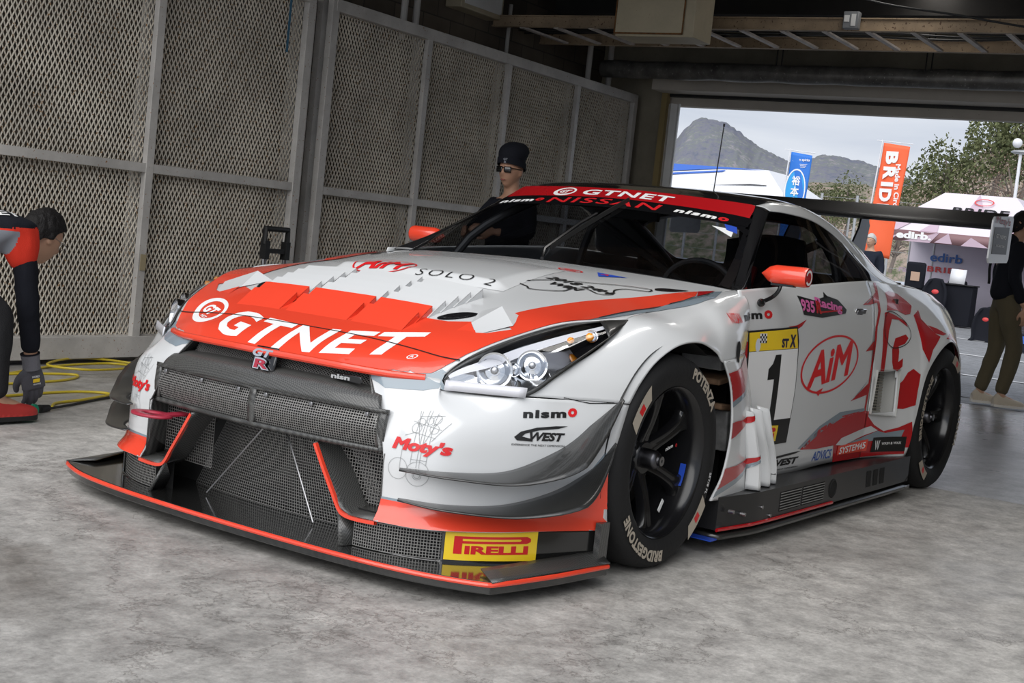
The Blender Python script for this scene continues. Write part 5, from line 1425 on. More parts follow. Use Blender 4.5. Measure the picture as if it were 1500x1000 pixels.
SL('lettering', txt('935', 1.225, .876, .125, .048, .04, 0, 1., -.06), 'pink_print', .0028); SL('lettering', txt('Racing', 1.440, .880, .275, .046, .04, 0, 1., -.08), 'pink_print', .0028)
SL('lettering', txt('R', 1.330, .873, .055, .050, .06, 0, 1., -.06), 'paint_red', .0034)
SL('lettering', shp([[(1.33, .850), (1.58, .862), (1.58, .869), (1.33, .857)]]), 'paint_red', .0028)
pbr('pink_print', (.62, .12, .34), .4)
both('livery_stripe', [[(1.04, .793), (1.12, .800), (1.21, .824), (1.165, .796), (1.130, .786)]], 'side', SIDE_L, 'paint_red')
both('livery_stripe', [[(.685, .735), (.728, .735), (.73, .678), (.685, .660)]], 'side', DOORS, 'paint_red')
both('livery_stripe', [[(.685, .660), (.73, .678), (.73, .658), (.685, .642)]], 'side', DOORS, 'paint_grey')
both('livery_stripe', [[(.30, .635), (.46, .652), (.59, .670), (.68, .690), (.68, .625), (.612, .598), (.50, .562), (.38, .530)]], 'side', SIDE_L, 'paint_red', .003, .01)
both('livery_stripe', [[(.38, .530), (.50, .562), (.612, .598), (.68, .625), (.68, .606), (.612, .578), (.50, .540), (.38, .508)]], 'side', SIDE_L, 'paint_grey', .003, .01)
both('livery_stripe', [[(.40, .460), (.47, .466), (.548, .467), (.62, .482), (.645, .486), (.60, .455), (.548, .436), (.474, .412), (.40, .400)]], 'side', SIDE_L, 'paint_red', .003, .01)
both('livery_stripe', [[(.33, .300), (.52, .303), (.61, .314), (.68, .342), (.64, .305), (.60, .276), (.53, .256), (.45, .243), (.33, .225)]], 'side', SIDE_L, 'paint_red', .003, .01)
both('livery_stripe', [[(.33, .225), (.45, .243), (.53, .256), (.60, .276), (.64, .305), (.70, .345), (.64, .288), (.60, .256), (.53, .236), (.45, .222), (.33, .203)]], 'side', SIDE_L, 'paint_grey', .003, .01)
both('fender_outlet', [ellipse(.452, .712, .028, .038, 28)], 'side', SIDE_L, 'cavity', .003, .02)
SL('lettering', txt('19-', .84, .243, .085, .020, .04, .1), 'black_print')
SL('lettering', join_flat(cwest(1.105, .256, .40, .056)), 'black_print')
SL('lettering', txt('ADVICS', 1.530, .251, .205, .040, .015, .25), 'ad_blue')
pbr('ad_blue', (.03, .09, .35), .4)
# --- rear quarter graphics
both('livery_panel', [[(1.29, .290), (1.456, .367), (1.657, .41), (1.903, .425), (1.985, .418), (1.985, .395), (2.055, .354), (2.155, .321), (2.27, .335), (2.372, .362), (2.40, .25), (2.36, .21), (1.66, .208), (1.64, .285), (1.45, .282)]], 'side', SIDE_L, 'paint_red', .0015)
both('livery_stripe', [[(1.265, .296), (1.45, .379), (1.651, .430), (1.932, .435), (1.932, .422), (1.678, .402), (1.483, .354), (1.319, .293)]], 'side', SIDE_L, 'paint_grey')
both('livery_stripe', [[(1.66, .285), (1.714, .313), (1.90, .336), (2.024, .350), (2.097, .327), (1.90, .300), (1.753, .277)]], 'side', SIDE_L, 'paint_white', .003)
both('livery_stripe', [[(1.80, .285), (1.95, .300), (2.097, .325), (2.17, .312), (2.32, .325), (2.30, .290), (2.06, .280)]], 'side', SIDE_L, 'paint_grey', .0028)
Q = [[(2.135, .992), (2.062, .925), (2.053, .87), (2.003, .798), (1.965, .60), (1.945, .42), (1.925, .42), (1.940, .60), (1.980, .80), (2.022, .868), (2.026, .924), (2.09, .990)],
     [(2.055, .950), (1.835, .892), (1.933, .894), (2.03, .905)], [(1.985, .745), (1.869, .689), (1.978, .696)], [(1.945, .550), (1.75, .473), (1.942, .496)],
     [(2.20, .950), (2.30, .958), (2.425, .948), (2.470, .920), (2.500, .898), (2.42, .860), (2.350, .855), (2.267, .874), (2.129, .872)],
     [(2.100, .862), (2.137, .866), (2.223, .852), (2.330, .825), (2.340, .800), (2.253, .832), (2.176, .835), (2.130, .782), (2.105, .700), (2.090, .598), (2.050, .598), (2.058, .70), (2.064, .782)],
     [(2.304, .767), (2.194, .748), (2.160, .696), (2.165, .64), (2.180, .608), (2.219, .596), (2.262, .620), (2.266, .658), (2.223, .640), (2.230, .688), (2.225, .712), (2.286, .724), (2.325, .750)],
     [(2.458, .855), (2.560, .880), (2.530, .840), (2.620, .775), (2.665, .762), (2.55, .700), (2.490, .640), (2.445, .700), (2.448, .787)],
     [(2.238, .424), (2.238, .535), (2.274, .556), (2.310, .592), (2.358, .610), (2.415, .584), (2.392, .50), (2.385, .440), (2.292, .422)],
     [(2.58, .812), (2.66, .800), (2.75, .775), (2.70, .768), (2.618, .776)]]
for i, q in enumerate(Q): both('livery_stripe', [q], 'side', SIDE_L, 'paint_red')
both('livery_stripe', [[(2.04, .945), (1.835, .888), (1.90, .900)], [(1.985, .755), (1.86, .682), (1.93, .722)], [(1.945, .570), (1.75, .468), (1.86, .520)]], 'side', SIDE_L, 'paint_grey')
both('livery_panel', [[(2.72, .752), (2.80, .775), (2.95, .765), (3.10, .690), (3.25, .60), (3.50, .55), (3.58, .20), (3.12, .18), (3.15, .36), (3.06, .60), (2.93, .715), (2.80, .750)]], 'side', SIDE_L, 'paint_red')
SL('fuel_flap_seam', strip([(2.124, .861), (2.219, .862), (2.321, .823), (2.353, .777), (2.324, .737), (2.248, .71), (2.153, .707), (2.091, .748), (2.080, .807)], .004, True), 'cavity', .004)
both('door_seam', [[(1.985, .995), (1.972, .89), (1.962, .71), (1.962, .48), (1.962, .205), (1.967, .205), (1.967, .48), (1.967, .71), (1.977, .89), (1.990, .995)]], 'side', SIDE_L, 'cavity', .003)
SL('sticker', shp([[(1.690, .238), (1.690, .278), (2.018, .290), (2.015, .236)]]), 'paint_orange', .0040); SL('lettering', txt('SYSTEM45', 1.853, .260, .29, .030, .02, .1, 1., .03), 'white_print', .0050)
SL('sticker', shp([[(2.065, .295), (2.343, .292), (2.338, .223), (2.054, .228)]]), 'black_print', .0040); SL('lettering', txt('W', 2.108, .258, .045, .045, .01), 'white_print', .0050); SL('lettering', txt('WASH & WAX', 2.225, .264, .155, .012, .01), 'white_print', .0050)
lay('lettering', join_flat(gtlogo(-.01, 0, .32)), 'side', SIDE_L, 'white_print') if False else None
# bumper panel gap under the headlamp
both('bumper_seam', [[(.20, .572), (.28, .560), (.36, .563), (.44, .560), (.44, .557), (.36, .560), (.28, .557), (.20, .569)]], 'corner', to_bvh([SURF[k] for k in ('front_bumper_l', 'front_bumper_r', 'front_fender_l', 'front_fender_r')]), 'cavity', .002)
# ================================================================== people
from mathutils import noise as mnoise
pbr('skin', (.50, .29, .19), .55, bump=(120, .05)); pbr('skin_warm', (.42, .23, .15), .55); pbr('hair_black', (.010, .009, .009), .55, spec=.2, bump=(160, .5)); pbr('hair_grey', (.50, .50, .48), .7, bump=(160, .5))
pbr('cloth_black', (.012, .013, .018), .85, spec=.12, bump=(200, .2)); pbr('cloth_navy', (.018, .022, .034), .85, spec=.12, bump=(200, .2)); pbr('cloth_red', (.70, .045, .025), .75, spec=.12, bump=(200, .2)); pbr('cloth_grey', (.22, .23, .26), .8)
pbr('cloth_olive', (.105, .088, .055), .9, spec=.12, bump=(150, .3)); pbr('cloth_dark', (.025, .025, .027), .85, spec=.12, bump=(150, .3)); pbr('glove_grey', (.085, .085, .10), .8, bump=(260, .4)); pbr('glove_cuff', (.16, .16, .18), .9, bump=(260, .5))
pbr('shoe_red', (.42, .03, .025), .6); pbr('shoe_tan', (.55, .48, .38), .7); pbr('sole', (.75, .72, .66), .7); pbr('sole_black', (.012, .012, .012), .7); pbr('glasses_black', (.006, .006, .006), .1, coat=.5); pbr('lip', (.32, .10, .08), .5)

def eval_mesh(o):
    dg = bpy.context.evaluated_depsgraph_get(); dg.update()
    return bpy.data.meshes.new_from_object(o.evaluated_get(dg))
def skin_mesh(chains, sub=2):
    """chains of (point, radius): one skinned surface, root at the first point"""
    keys = {}; vs = []; rs = []; es = set()
    for ch in chains:
        prev = None
        for p, r in ch:
            k = tuple(round(c, 4) for c in p)
            if k not in keys: keys[k] = len(vs); vs.append(p); rs.append(r)
            i = keys[k]
            if prev is not None and prev != i: es.add((prev, i))
            prev = i
    me = bpy.data.meshes.new('tmp'); me.from_pydata([tuple(v) for v in vs], list(es), [])
    o = bpy.data.objects.new('tmp', me); COL.objects.link(o)
    o.modifiers.new('sk', 'SKIN')
    for i, r in enumerate(rs):
        rr = r if isinstance(r, tuple) else (r, r); me.skin_vertices[0].data[i].radius = rr
    me.skin_vertices[0].data[0].use_root = True
    s = o.modifiers.new('ss', 'SUBSURF'); s.levels = sub; s.render_levels = sub
    out = eval_mesh(o); bpy.data.objects.remove(o); return out
def fuse(meshes, voxel=.008, smooth_it=6, disp=0., dscale=9.):
    b = MB()
    for m in meshes:
        if isinstance(m, MB): b.add(m.v, m.f)
        else: b.add([v.co.copy() for v in m.vertices], [tuple(p.vertices) for p in m.polygons])
    me = bpy.data.meshes.new('tmp'); me.from_pydata(b.v, [], b.f)
    o = bpy.data.objects.new('tmp', me); COL.objects.link(o)
    r = o.modifiers.new('r', 'REMESH'); r.mode = 'VOXEL'; r.voxel_size = voxel; r.use_smooth_shade = True
    s = o.modifiers.new('s', 'SMOOTH'); s.factor = .5; s.iterations = smooth_it
    out = eval_mesh(o); bpy.data.objects.remove(o)
    if disp:
        ns = [v.normal.copy() for v in out.vertices]
        for v, n in zip(out.vertices, ns):
            q = v.co*dscale; f = mnoise.noise(V3((q.x, q.y, q.z*.55)))+.5*mnoise.noise(V3((q.x*2.3, q.y*2.3, q.z*1.3+5)))
            v.co += n*disp*f
    for p in out.polygons: p.use_smooth = True
    return out
def head_mb(M, s=1., face=True):
    """head, centre of the skull at the origin of M, +x is the face, z up"""
    b = MB()
    def fn(u, v):
        az = 2*pi*u; el = pi*(v-.5)*.998; c = cos(el)
        x, y, z = c*cos(az), c*sin(az), sin(el)
        rx, ry, rz = .095, .076, .118
        P = V3((x*rx, y*ry, z*rz))
        if z < 0:                           # jaw narrows and comes forward
            k = -z; P.y *= 1-.30*k; P.x = P.x*(1-.12*k)+.016*k*(1 if x > 0 else .3); 
            if x < 0: P.x *= (1-.35*k)
        def g(ay, az_, sy, sz): return math.exp(-((P.y-ay)/sy)**2-((P.z-az_)/sz)**2) if x > 0 else 0
        P.x += .022*g(0, -.022, .013, .020)+.010*g(0, -.004, .010, .022)      # nose
        P.x += .008*g(0, -.062, .022, .010)+.008*g(0, -.098, .020, .012)      # lips, chin
        P.x += .006*g(.03, .028, .022, .008)+.006*g(-.03, .028, .022, .008)   # brow
        P.x -= .010*g(.030, .008, .014, .010)+.010*g(-.030, .008, .014, .010) # eye sockets
        return M @ (P*s)
    b.grid(fn, 56, 40)
    for y in (1, -1):
        e = MB(); e.ball((0, 0, 0), (.018, .007, .030), 12, 8); e.v = [tuple(M @ ((V3(v)+V3((-.008, .076*y, -.008)))*s)) for v in e.v]; b.add(e.v, e.f)
    return b
def cap_mb(M, s, zcut, k=1.06, back=-.06, tall=1.):
    """hair or hat shell over the skull: everything above a slanted line"""
    b = MB()
    def fn(u, v):
        az = 2*pi*u; x0 = cos(az)
        elmin = zcut(az); el = elmin+(pi/2-elmin)*v; c = cos(el)
        P = V3((c*cos(az)*.099, c*sin(az)*.081, sin(el)*.121*tall))*k
        return M @ (P*s)
    b.grid(fn, 48, 16); return b
def face_parts(M, s, root, eyes=True):
    for y in (1, -1):
        if eyes:
            e = MB(); e.ball((0, 0, 0), (.010, .012, .006), 12, 8); e.v = [tuple(M @ ((V3(v)+V3((.0835, .030*y, .008)))*s)) for v in e.v]; e.build('eye', 'glasses_black', root)
            e = MB(); e.ball((0, 0, 0), (.006, .017, .003), 10, 6); e.v = [tuple(M @ ((V3(v)+V3((.092, .030*y, .030)))*s)) for v in e.v]; e.build('eyebrow', 'hair_black', root)
    e = MB(); e.ball((0, 0, 0), (.007, .022, .005), 12, 8); e.v = [tuple(M @ ((V3(v)+V3((.093, 0, -.062)))*s)) for v in e.v]; e.build('mouth', 'lip', root)
def frameM(p, fwd_, up=(0, 0, 1)):
    f = V3(fwd_).normalized(); u = V3(up); l = u.cross(f).normalized(); u = f.cross(l)
    return Matrix.Translation(V3(p)) @ Matrix((f, l, u)).transposed().to_4x4()
def hand_mb(w, d, side, curl=.5, pal=(0, 0, 1), s=1., fat=1.):
    """palm, four fingers of different length and a thumb; w wrist, d direction, pal = back of the hand"""
    d = V3(d).normalized(); n = V3(pal); n = (n-d*n.dot(d)).normalized(); x = d.cross(n)*side; w = V3(w); b = MB()
    def palm(u, v):
        a = 2*pi*u; t = v; wx = (.024+.020*sin(pi*min(1, t*.62)))*s*fat; tn = (.020-.006*t)*s*fat
        e = 1 if .02 < v < .98 else .05
        return w+d*(-.015+.112*t)*s+x*cos(a)*wx*e*(1 if abs(cos(a)) < .8 else .97)+n*sin(a)*tn*e
    b.grid(palm, 20, 12)
    for o, L_, r_ in ((-.031, .074, .0098), (-.0105, .084, .0102), (.0105, .078, .0098), (.030, .062, .0086)):
        kn = w+d*(.088-.25*abs(o))*s+x*o*s; P = [kn-d*.02*s, kn]; c = curl*.55
        for k, f in enumerate((.46, .32, .24)):
            P.append(P[-1]+(d*cos(c)-n*sin(c))*L_*f*s); c += curl*.8
        b.tube(smooth(P, 14), [r_*s*fat*(1.12-.30*i/14) for i in range(15)], 12); b.ball(P[-1], r_*.82*s*fat, 10, 8)
    t0 = w+d*.020*s-x*.022*s; t1 = t0+(d*.62-x*.62-n*.35)*.040*s; t2 = t1+(d*.85-x*.25-n*.45)*.032*s; t3 = t2+(d*.9+x*.1-n*.4)*.022*s
    b.tube(smooth([t0, t1, t2, t3], 12), [(.0155-.0055*i/12)*s*fat for i in range(13)], 12); b.ball(t3, .0098*s*fat, 10, 8)
    return b
def shoe(root, ank, toe, mat, sole, w=.046):
    ank, toe = V3(ank), V3(toe); d = V3((toe.x-ank.x, toe.y-ank.y, 0)); L_ = d.length; d /= L_; y = V3((-d.y, d.x, 0)); zb = min(ank.z-.08, toe.z-.02)
    H = [(-.30, .030, .055), (-.15, .040, .085), (.1, .042, .090), (.4, .046, .062), (.75, .050, .048), (1.05, .042, .036), (1.22, .018, .022)]
    b = MB(); base = ank*1.
    rows = []
    for t, wd, h in H:
        c = V3((ank.x, ank.y, zb+.018))+d*t*L_; rows.append([c-y*wd, c-y*wd*.9+V3((0, 0, h*.6)), c-y*wd*.45+V3((0, 0, h)), c+y*wd*.45+V3((0, 0, h)), c+y*wd*.9+V3((0, 0, h*.6)), c+y*wd])
    fn = patch(rows); b.grid(fn, 24, 16); b.grid(lambda u, v: cr([r[0] for r in rows], u)*(1-v)+cr([r[5] for r in rows], u)*v, 12, 2)
    b.add([*rows[0]], [tuple(range(6))]); b.add([*rows[-1]], [tuple(range(6))])
    o = b.build('shoe', mat, root, angle=60)
    b = MB(); lo = [r[0]*1.04-r[5]*.04 for r in rows]; hi = [r[5]*1.04-r[0]*.04 for r in rows]; loop = smooth(lo, 20)+smooth(hi[::-1], 20)
    b.add([p for p in loop]+[p-V3((0, 0, .020)) for p in loop], [tuple(range(42)), tuple(range(83, 41, -1))]+[(i, 42+i, 42+(i+1) % 42, (i+1) % 42) for i in range(42)]); b.build('shoe_sole', sole, o, angle=60)

def person(label, loc, rz, S=1., J=None, top='cloth_black', bottom='cloth_dark', hair='hair_black', shoes=('shoe_tan', 'sole'), sit=False, headdir=None, hood=False, hat=None, glasses=None, mask=False, skinm='skin', group=None):
    root = thing('person', label, 'person', loc, rz, group)
    j = dict(hip=(0, 0, .93), waist=(.01, 0, 1.06), chest=(.0, 0, 1.26), neck=(-.01, 0, 1.40), head=(.02, 0, 1.565))
    for s, n in ((1, 'l'), (-1, 'r')):
        j.update({'sh'+n: (0, .175*s, 1.36), 'el'+n: (-.03, .235*s, 1.10), 'wr'+n: (.06, .245*s, .88), 'hd'+n: (.2, -.1*s, -1), 'hp'+n: (0, .09*s, .90), 'kn'+n: (.02, .10*s, .50), 'an'+n: (-.03, .105*s, .09), 'to'+n: (.13, .125*s, .03)})
    if J: j.update(J)
    R = Matrix.Rotation(rz, 3, 'Z')
    T = lambda p: V3(loc)+R @ (V3(p)*S)
    D = lambda p: R @ V3(p)
    a = {k: (T(v) if not k.startswith('hd') else D(v)) for k, v in j.items()}
    hd = D(headdir or (1, 0, 0)); M = frameM(a['head'], hd)
    r = lambda v: v*S if not isinstance(v, tuple) else (v[0]*S, v[1]*S)
    # body
    ch = [[(a['hip'], r(.085)), (a['waist'], r(.085)), (a['chest'], r((.14, .105))), (a['neck'], r(.058)), (a['head'], r(.055))]]
    for n in 'lr':
        sd_ = 1 if n == 'l' else -1
        ch.append([(a['chest'], r((.14, .105))), (a['sh'+n], r(.058)), (a['el'+n], r(.042)), (a['wr'+n], r(.027))])
        ch.append([(a['hip'], r(.085)), (a['hp'+n], r(.066)), (a['kn'+n], r(.050)), (a['an'+n], r(.040)), (a['to'+n], r(.032))])
    parts = [skin_mesh(ch, 2), head_mb(M, S)]
    for n in 'lr': parts.append(hand_mb(a['wr'+n], a['hd'+n], 1 if n == 'l' else -1, .5, D((.3, (1 if n == 'l' else -1), .1)), S))
    body = link('body', fuse(parts, .0085*S, 3), skinm, root)
    face_parts(M, S, body, glasses is None)
    # trousers
    tr = [[(a['waist']*.8+a['hip']*.2, r((.150, .118))), (a['hip'], r((.15, .12)))]]
    for n in 'lr': tr.append([(a['hip'], r((.15, .12))), (a['hp'+n], r(.108)), (a['hp'+n]*.5+a['kn'+n]*.5, r(.092)), (a['kn'+n], r(.074)), (a['kn'+n]*.4+a['an'+n]*.6, r(.064)), (a['an'+n]+V3((0, 0, .02)), r(.062))])
    link('trousers', fuse([skin_mesh(tr, 2)], .012*S, 4, .014*S, 9), bottom, root)
    tp = [[(a['hip']+V3((0, 0, -.02*S)), r((.185, .150))), (a['waist'], r((.165, .130))), (a['chest'], r((.172, .130))), (a['neck']-V3((0, 0, .03*S)), r(.075))]]
    for n in 'lr': tp.append([(a['chest'], r((.172, .130))), (a['sh'+n], r(.082)), (a['sh'+n]*.4+a['el'+n]*.6, r(.066)), (a['el'+n], r(.062)), (a['el'+n]*.15+a['wr'+n]*.85, r(.046))])
    mm = [skin_mesh(tp, 2)]
    if hood:
        h = MB(); h.ball((0, 0, 0), (.09, .12, .06), 16, 10); h.v = [tuple(a['neck']+R @ (V3(v)*S)+D((-.07, 0, .02))*S) for v in h.v]; mm.append(h)
    link('jacket', fuse(mm, .012*S, 4, .012*S, 8), top, root)
    for n in 'lr': shoe(root, a['an'+n], a['to'+n], *shoes)
    if hat:
        hat(M, S, root)
    else:
        b = cap_mb(M, S, lambda az: (.50 if cos(az) > .35 else (.10 if abs(cos(az)) <= .35 else -.45)) if True else 0, 1.07)
        me = fuse([cap_mb(M, S, lambda az: .55*max(0, cos(az))**.6-.15-.55*max(0, -cos(az)), 1.08), cap_mb(M, S, lambda az: .55*max(0, cos(az))**.6-.12-.5*max(0, -cos(az)), .98)], .009*S, 1, .004, 40)
        link('hair', me, hair, root)
    if glasses: glasses(M, S, root)
    if mask:
        b = MB(); b.grid(lambda u, v: M @ (V3((.062+.045*cos((u-.5)*2.4), .075*sin((u-.5)*2.6), -.095+.085*v))*S), 14, 6); b.build('face_mask', 'sole', root)
    return root, a, M
def beanie(M, S, root):
    def fn(u, v):
        az = 2*pi*u; k = v
        zz = -.005+.0+.175*k+(.030*(-cos(az)) if k < .3 else 0)*-1*.8
        rad = 1.12 if k < .28 else (1.03 if k < .32 else (1.05+.12*sin((k-.32)/.68*pi)))*sqrt(max(0, 1-((k-.32)/.70)**4)) if k < 1 else 0
        back = -.035*max(0, k-.35)/.65
        return M @ (V3((.100*rad*cos(az)+back, .084*rad*sin(az), zz+.030))*S)
    b = MB(); b.grid(fn, 40, 28); o = b.build('beanie', 'cloth_black', root, angle=80)
    me = txt('GT', 0, 0, .035, .014, .04); P = MB()
    P.add([M @ (V3((.1135-.0008*abs(v.co.x*40), v.co.x+.020, .066+v.co.y+.008))*S) for v in me.vertices], [tuple(p.vertices) for p in me.polygons])
    me = txt('R', 0, 0, .020, .016, .04); P.add([M @ (V3((.1135, v.co.x+.020, .046+v.co.y+.008))*S) for v in me.vertices], [tuple(p.vertices) for p in me.polygons])
    m = bpy.data.meshes.new('cap_lettering'); m.from_pydata([tuple(v) for v in P.v], [], P.f); link('cap_lettering', m, 'cloth_grey', o)
def shades(M, S, root):
    b = MB()
    for y in (1, -1):
        b.grid(lambda u, v: M @ (V3((.103-.006*abs(v-.5)-.010*abs(u)*1., (.008+.050*u)*y, -.014+.040*v))*S), 6, 5)
    o = b.build('sunglasses', 'glasses_black', root, solid=.003)
    b = MB(); b.tube([M @ (V3((.1, .056*y, .018))*S) for y in (1,)]+[M @ (V3((.0, .084, .012))*S)], .003, 6); b.tube([M @ (V3((.1, -.056, .018))*S), M @ (V3((.0, -.084, .012))*S)], .003, 6); b.tube([M @ (V3((.104, .010, .018))*S), M @ (V3((.104, -.010, .018))*S)], .003, 6)
    b.build('glasses_frame', 'glasses_black', o)
def wire_glasses(M, S, root):
    b = MB()
    for y in (1, -1):
        b.tube([M @ (V3((.102, .030*y+.021*cos(t), .004+.016*sin(t)))*S) for t in [i*pi/8 for i in range(16)]], .0016, 5, closed=True); b.tube([M @ (V3((.1, .052*y, .008))*S), M @ (V3((.0, .080*y, .008))*S)], .0016, 5)
    b.build('glasses', 'steel', root)

# man in beanie and sunglasses behind the car's far side
pA, aA, MA = person('person in a black knitted beanie and sunglasses standing between car and mesh gate', G(-3.20, -1.74, 0), GA+radians(-8), .925,
    J=dict(wrl=(.30, .12, 1.12), ell=(.08, .25, 1.12), hdl=(1, -.4, .1), wrr=(.30, -.10, 1.10), elr=(.08, -.25, 1.10), hdr=(1, .4, .1), head=(.03, 0, 1.54), shl=(0, .15, 1.30), shr=(0, -.15, 1.30), neck=(-.01, 0, 1.37), chest=(0, 0, 1.20)), top='cloth_black', bottom='cloth_dark', headdir=(1, .12, -.02), hat=beanie, glasses=shades, skinm='skin_warm')
# person walking at the opening
pB, aB, MB_ = person('person in black jacket, olive trousers and tan shoes standing at the open doorway', G(-8.0, .345, 0), GA+radians(118), 1.0,
    J=dict(hip=(-.02, 0, .90), waist=(-.02, 0, 1.04), chest=(-.01, 0, 1.25), neck=(.02, 0, 1.40), head=(.06, 0, 1.56), knl=(.0, .11, .48), anl=(-.10, .10, .09), tol=(.08, .12, .03), knr=(.10, -.09, .48), anr=(.02, -.12, .09), tor=(.20, -.10, .03),
           wrl=(.12, .20, .86), wrr=(.10, -.22, .86)), top='cloth_black', bottom='cloth_olive', hood=True)
b = MB(); b.tube(smooth([aB['shr']+V3((.0, 0, .05)), aB['chest']+(Matrix.Rotation(GA+radians(118), 3, 'Z') @ V3((-.145, .0, .0))), aB['waist']+(Matrix.Rotation(GA+radians(118), 3, 'Z') @ V3((-.125, .06, .0)))], 20), .012, 6); b.build('bag_strap', 'cloth_dark', pB)
# grey haired man near the tents
person('grey haired person in a dark jacket standing outside beyond the car roof', G(-17.6, -3.78, 0), GA+radians(-15), .97, top='cloth_navy', bottom='cloth_dark', hair='hair_grey', headdir=(1, .15, 0), glasses=wire_glasses)
# visitor sitting behind the black table
SJ = dict(hip=(0, 0, .52), waist=(.0, 0, .66), chest=(.02, 0, .88), neck=(.01, 0, 1.02), head=(.04, 0, 1.17))
for s, n in ((1, 'l'), (-1, 'r')): SJ.update({'sh'+n: (0, .175*s, .98), 'el'+n: (.08, .23*s, .76), 'wr'+n: (.28, .15*s, .78), 'hd'+n: (1, 0, 0), 'hp'+n: (.05, .09*s, .50), 'kn'+n: (.42, .12*s, .50), 'an'+n: (.42, .12*s, .09), 'to'+n: (.56, .13*s, .03)})
person('black haired person seated behind the black cloth covered table in the tent', G(-27.9, -4.78, 0), GA-.1, .98, J=SJ, top='cloth_black', bottom='cloth_dark')
person('bareheaded person seated behind the black bucket seat in the tent', G(-27.6, -5.55, -.12), GA-.1, .92, J=SJ, top='cloth_grey', bottom='cloth_dark')

# crouching mechanic at the left edge
root = thing('person', 'person in red and black shirt bending down to a yellow cable by the gate', 'person', G(.45, -2.2, 0), 0)
g3 = lambda u, v, z: G(u, v, z)
hip, wst, chs, nck, hed = g3(.86, -2.25, .60), g3(.70, -2.25, .70), g3(.42, -2.25, .80), g3(.12, -2.25, .845), g3(-.045, -2.25, .80)
shR, elR, wrR = g3(.20, -2.07, .81), g3(.155, -2.06, .52), g3(.085, -2.09, .235)
shL, elL, wrL = g3(.24, -2.43, .80), g3(.22, -2.50, .52), g3(.10, -2.45, .27)
hpR, knR, anR, toR = g3(.82, -2.14, .56), g3(.34, -2.03, .50), g3(.31, -2.035, .10), g3(.13, -2.035, .035)
hpL, knL, anL, toL = g3(.82, -2.36, .54), g3(.50, -2.50, .30), g3(.78, -2.52, .12), g3(.62, -2.52, .035)
Mh = frameM(hed, V3(G(-.90, .0, -.42))-G(0, 0, 0), V3(G(-.42, 0, .90))-G(0, 0, 0))
ch = [[(hip, .09), (wst, .09), (chs, (.14, .11)), (nck, .058), (nck*.4+hed*.6, .055)],
      [(chs, (.14, .11)), (shR, .060), (elR, .044), (wrR, .029)], [(chs, (.14, .11)), (shL, .060), (elL, .044), (wrL, .029)],
      [(hip, .09), (hpR, .07), (knR, .055), (anR, .042), (toR, .032)], [(hip, .09), (hpL, .07), (knL, .055), (anL, .042), (toL, .032)]]
link('body', fuse([skin_mesh(ch, 2), head_mb(Mh, 1.02)], .007, 3), 'skin', root)
me = fuse([cap_mb(Mh, 1.02, lambda az: .62*max(0, cos(az))**.5-.02-.50*max(0, -cos(az)), 1.10, tall=1.03), cap_mb(Mh, 1.02, lambda az: .62*max(0, cos(az))**.5-.02-.5*max(0, -cos(az)), 1.0)], .006, 1, .006, 45)
link('hair', me, 'hair_black', root); wire_glasses(Mh, 1.02, root)
tp = [[(wst*.2+hip*.8, (.175, .145)), (wst, (.165, .13)), (chs, (.175, .135)), (chs*.35+nck*.65, (.125, .10)), (nck*.8+chs*.2, .082)],
      [(chs*.35+nck*.65, (.125, .10)), (shR, .086), (shR*.45+elR*.55, .078)], [(chs*.35+nck*.65, (.125, .10)), (shL, .086), (shL*.45+elL*.55, .078)]]
shirt = fuse([skin_mesh(tp, 2)], .008, 4, .008, 9)
def split_mesh(me, test, nmA, matA, nmB, matB, par):
    for nm_, mt_, keep_ in ((nmA, matA, True), (nmB, matB, False)):
        bm = bmesh.new(); bm.from_mesh(me)
        bmesh.ops.delete(bm, geom=[f for f in bm.faces if test(f.calc_center_median()) != keep_], context='FACES')
        m = bpy.data.meshes.new(nm_); bm.to_mesh(m); bm.free(); o = link(nm_, m, mt_, par)
    return o
def Ginv(p): return (p.x*cos(GA)+p.y*sin(GA), -p.x*sin(GA)+p.y*cos(GA), p.z)
# black yoke above, red sleeves and sides below
split_mesh(shirt, lambda c: (lambda q: q[2] > .845-.05*(q[0]-.2))(Ginv(c)), 'shirt_yoke', 'cloth_black', 'shirt', 'cloth_red', root)
red_ = [o for o in COL.objects if o.name.startswith('shirt') and o.parent is root and 'yoke' not in o.name][0]
bm = bmesh.new(); bm.from_mesh(red_.data); bm2 = bm.copy(); pan = lambda c: (lambda q: q[0] > .262+.10*(.80-q[2]) and q[2] < .825)(Ginv(c))
bmesh.ops.delete(bm, geom=[f for f in bm.faces if pan(f.calc_center_median())], context='FACES'); bmesh.ops.delete(bm2, geom=[f for f in bm2.faces if not pan(f.calc_center_median())], context='FACES')
bm.to_mesh(red_.data); m2_ = bpy.data.meshes.new('shirt_side'); bm2.to_mesh(m2_); link('shirt_side', m2_, 'cloth_grey', root)
link('undershirt_sleeve', fuse([skin_mesh([[(shR*.8+elR*.2, .056), (elR, .053), (elR*.5+wrR*.5, .046), (elR*.2+wrR*.8, .041)]], 2)], .007, 3, .005, 16), 'cloth_black', root)
link('undershirt_sleeve', fuse([skin_mesh([[(shL*.8+elL*.2, .056), (elL, .053), (elL*.2+wrL*.8, .041)]], 2)], .007, 3, .005, 16), 'cloth_black', root)
tr = [[(wst*.85+hip*.15, (.150, .122)), (hip, (.155, .13))], [(hip, (.155, .13)), (hpR, .112), (hpR*.5+knR*.5, .098), (knR, .085), (knR*.5+anR*.5, .074), (anR, .062)], [(hip, (.155, .13)), (hpL, .112), (knL, .085), (anL, .062)]]
link('trousers', fuse([skin_mesh(tr, 2)], .010, 4, .012, 10), 'cloth_dark', root)
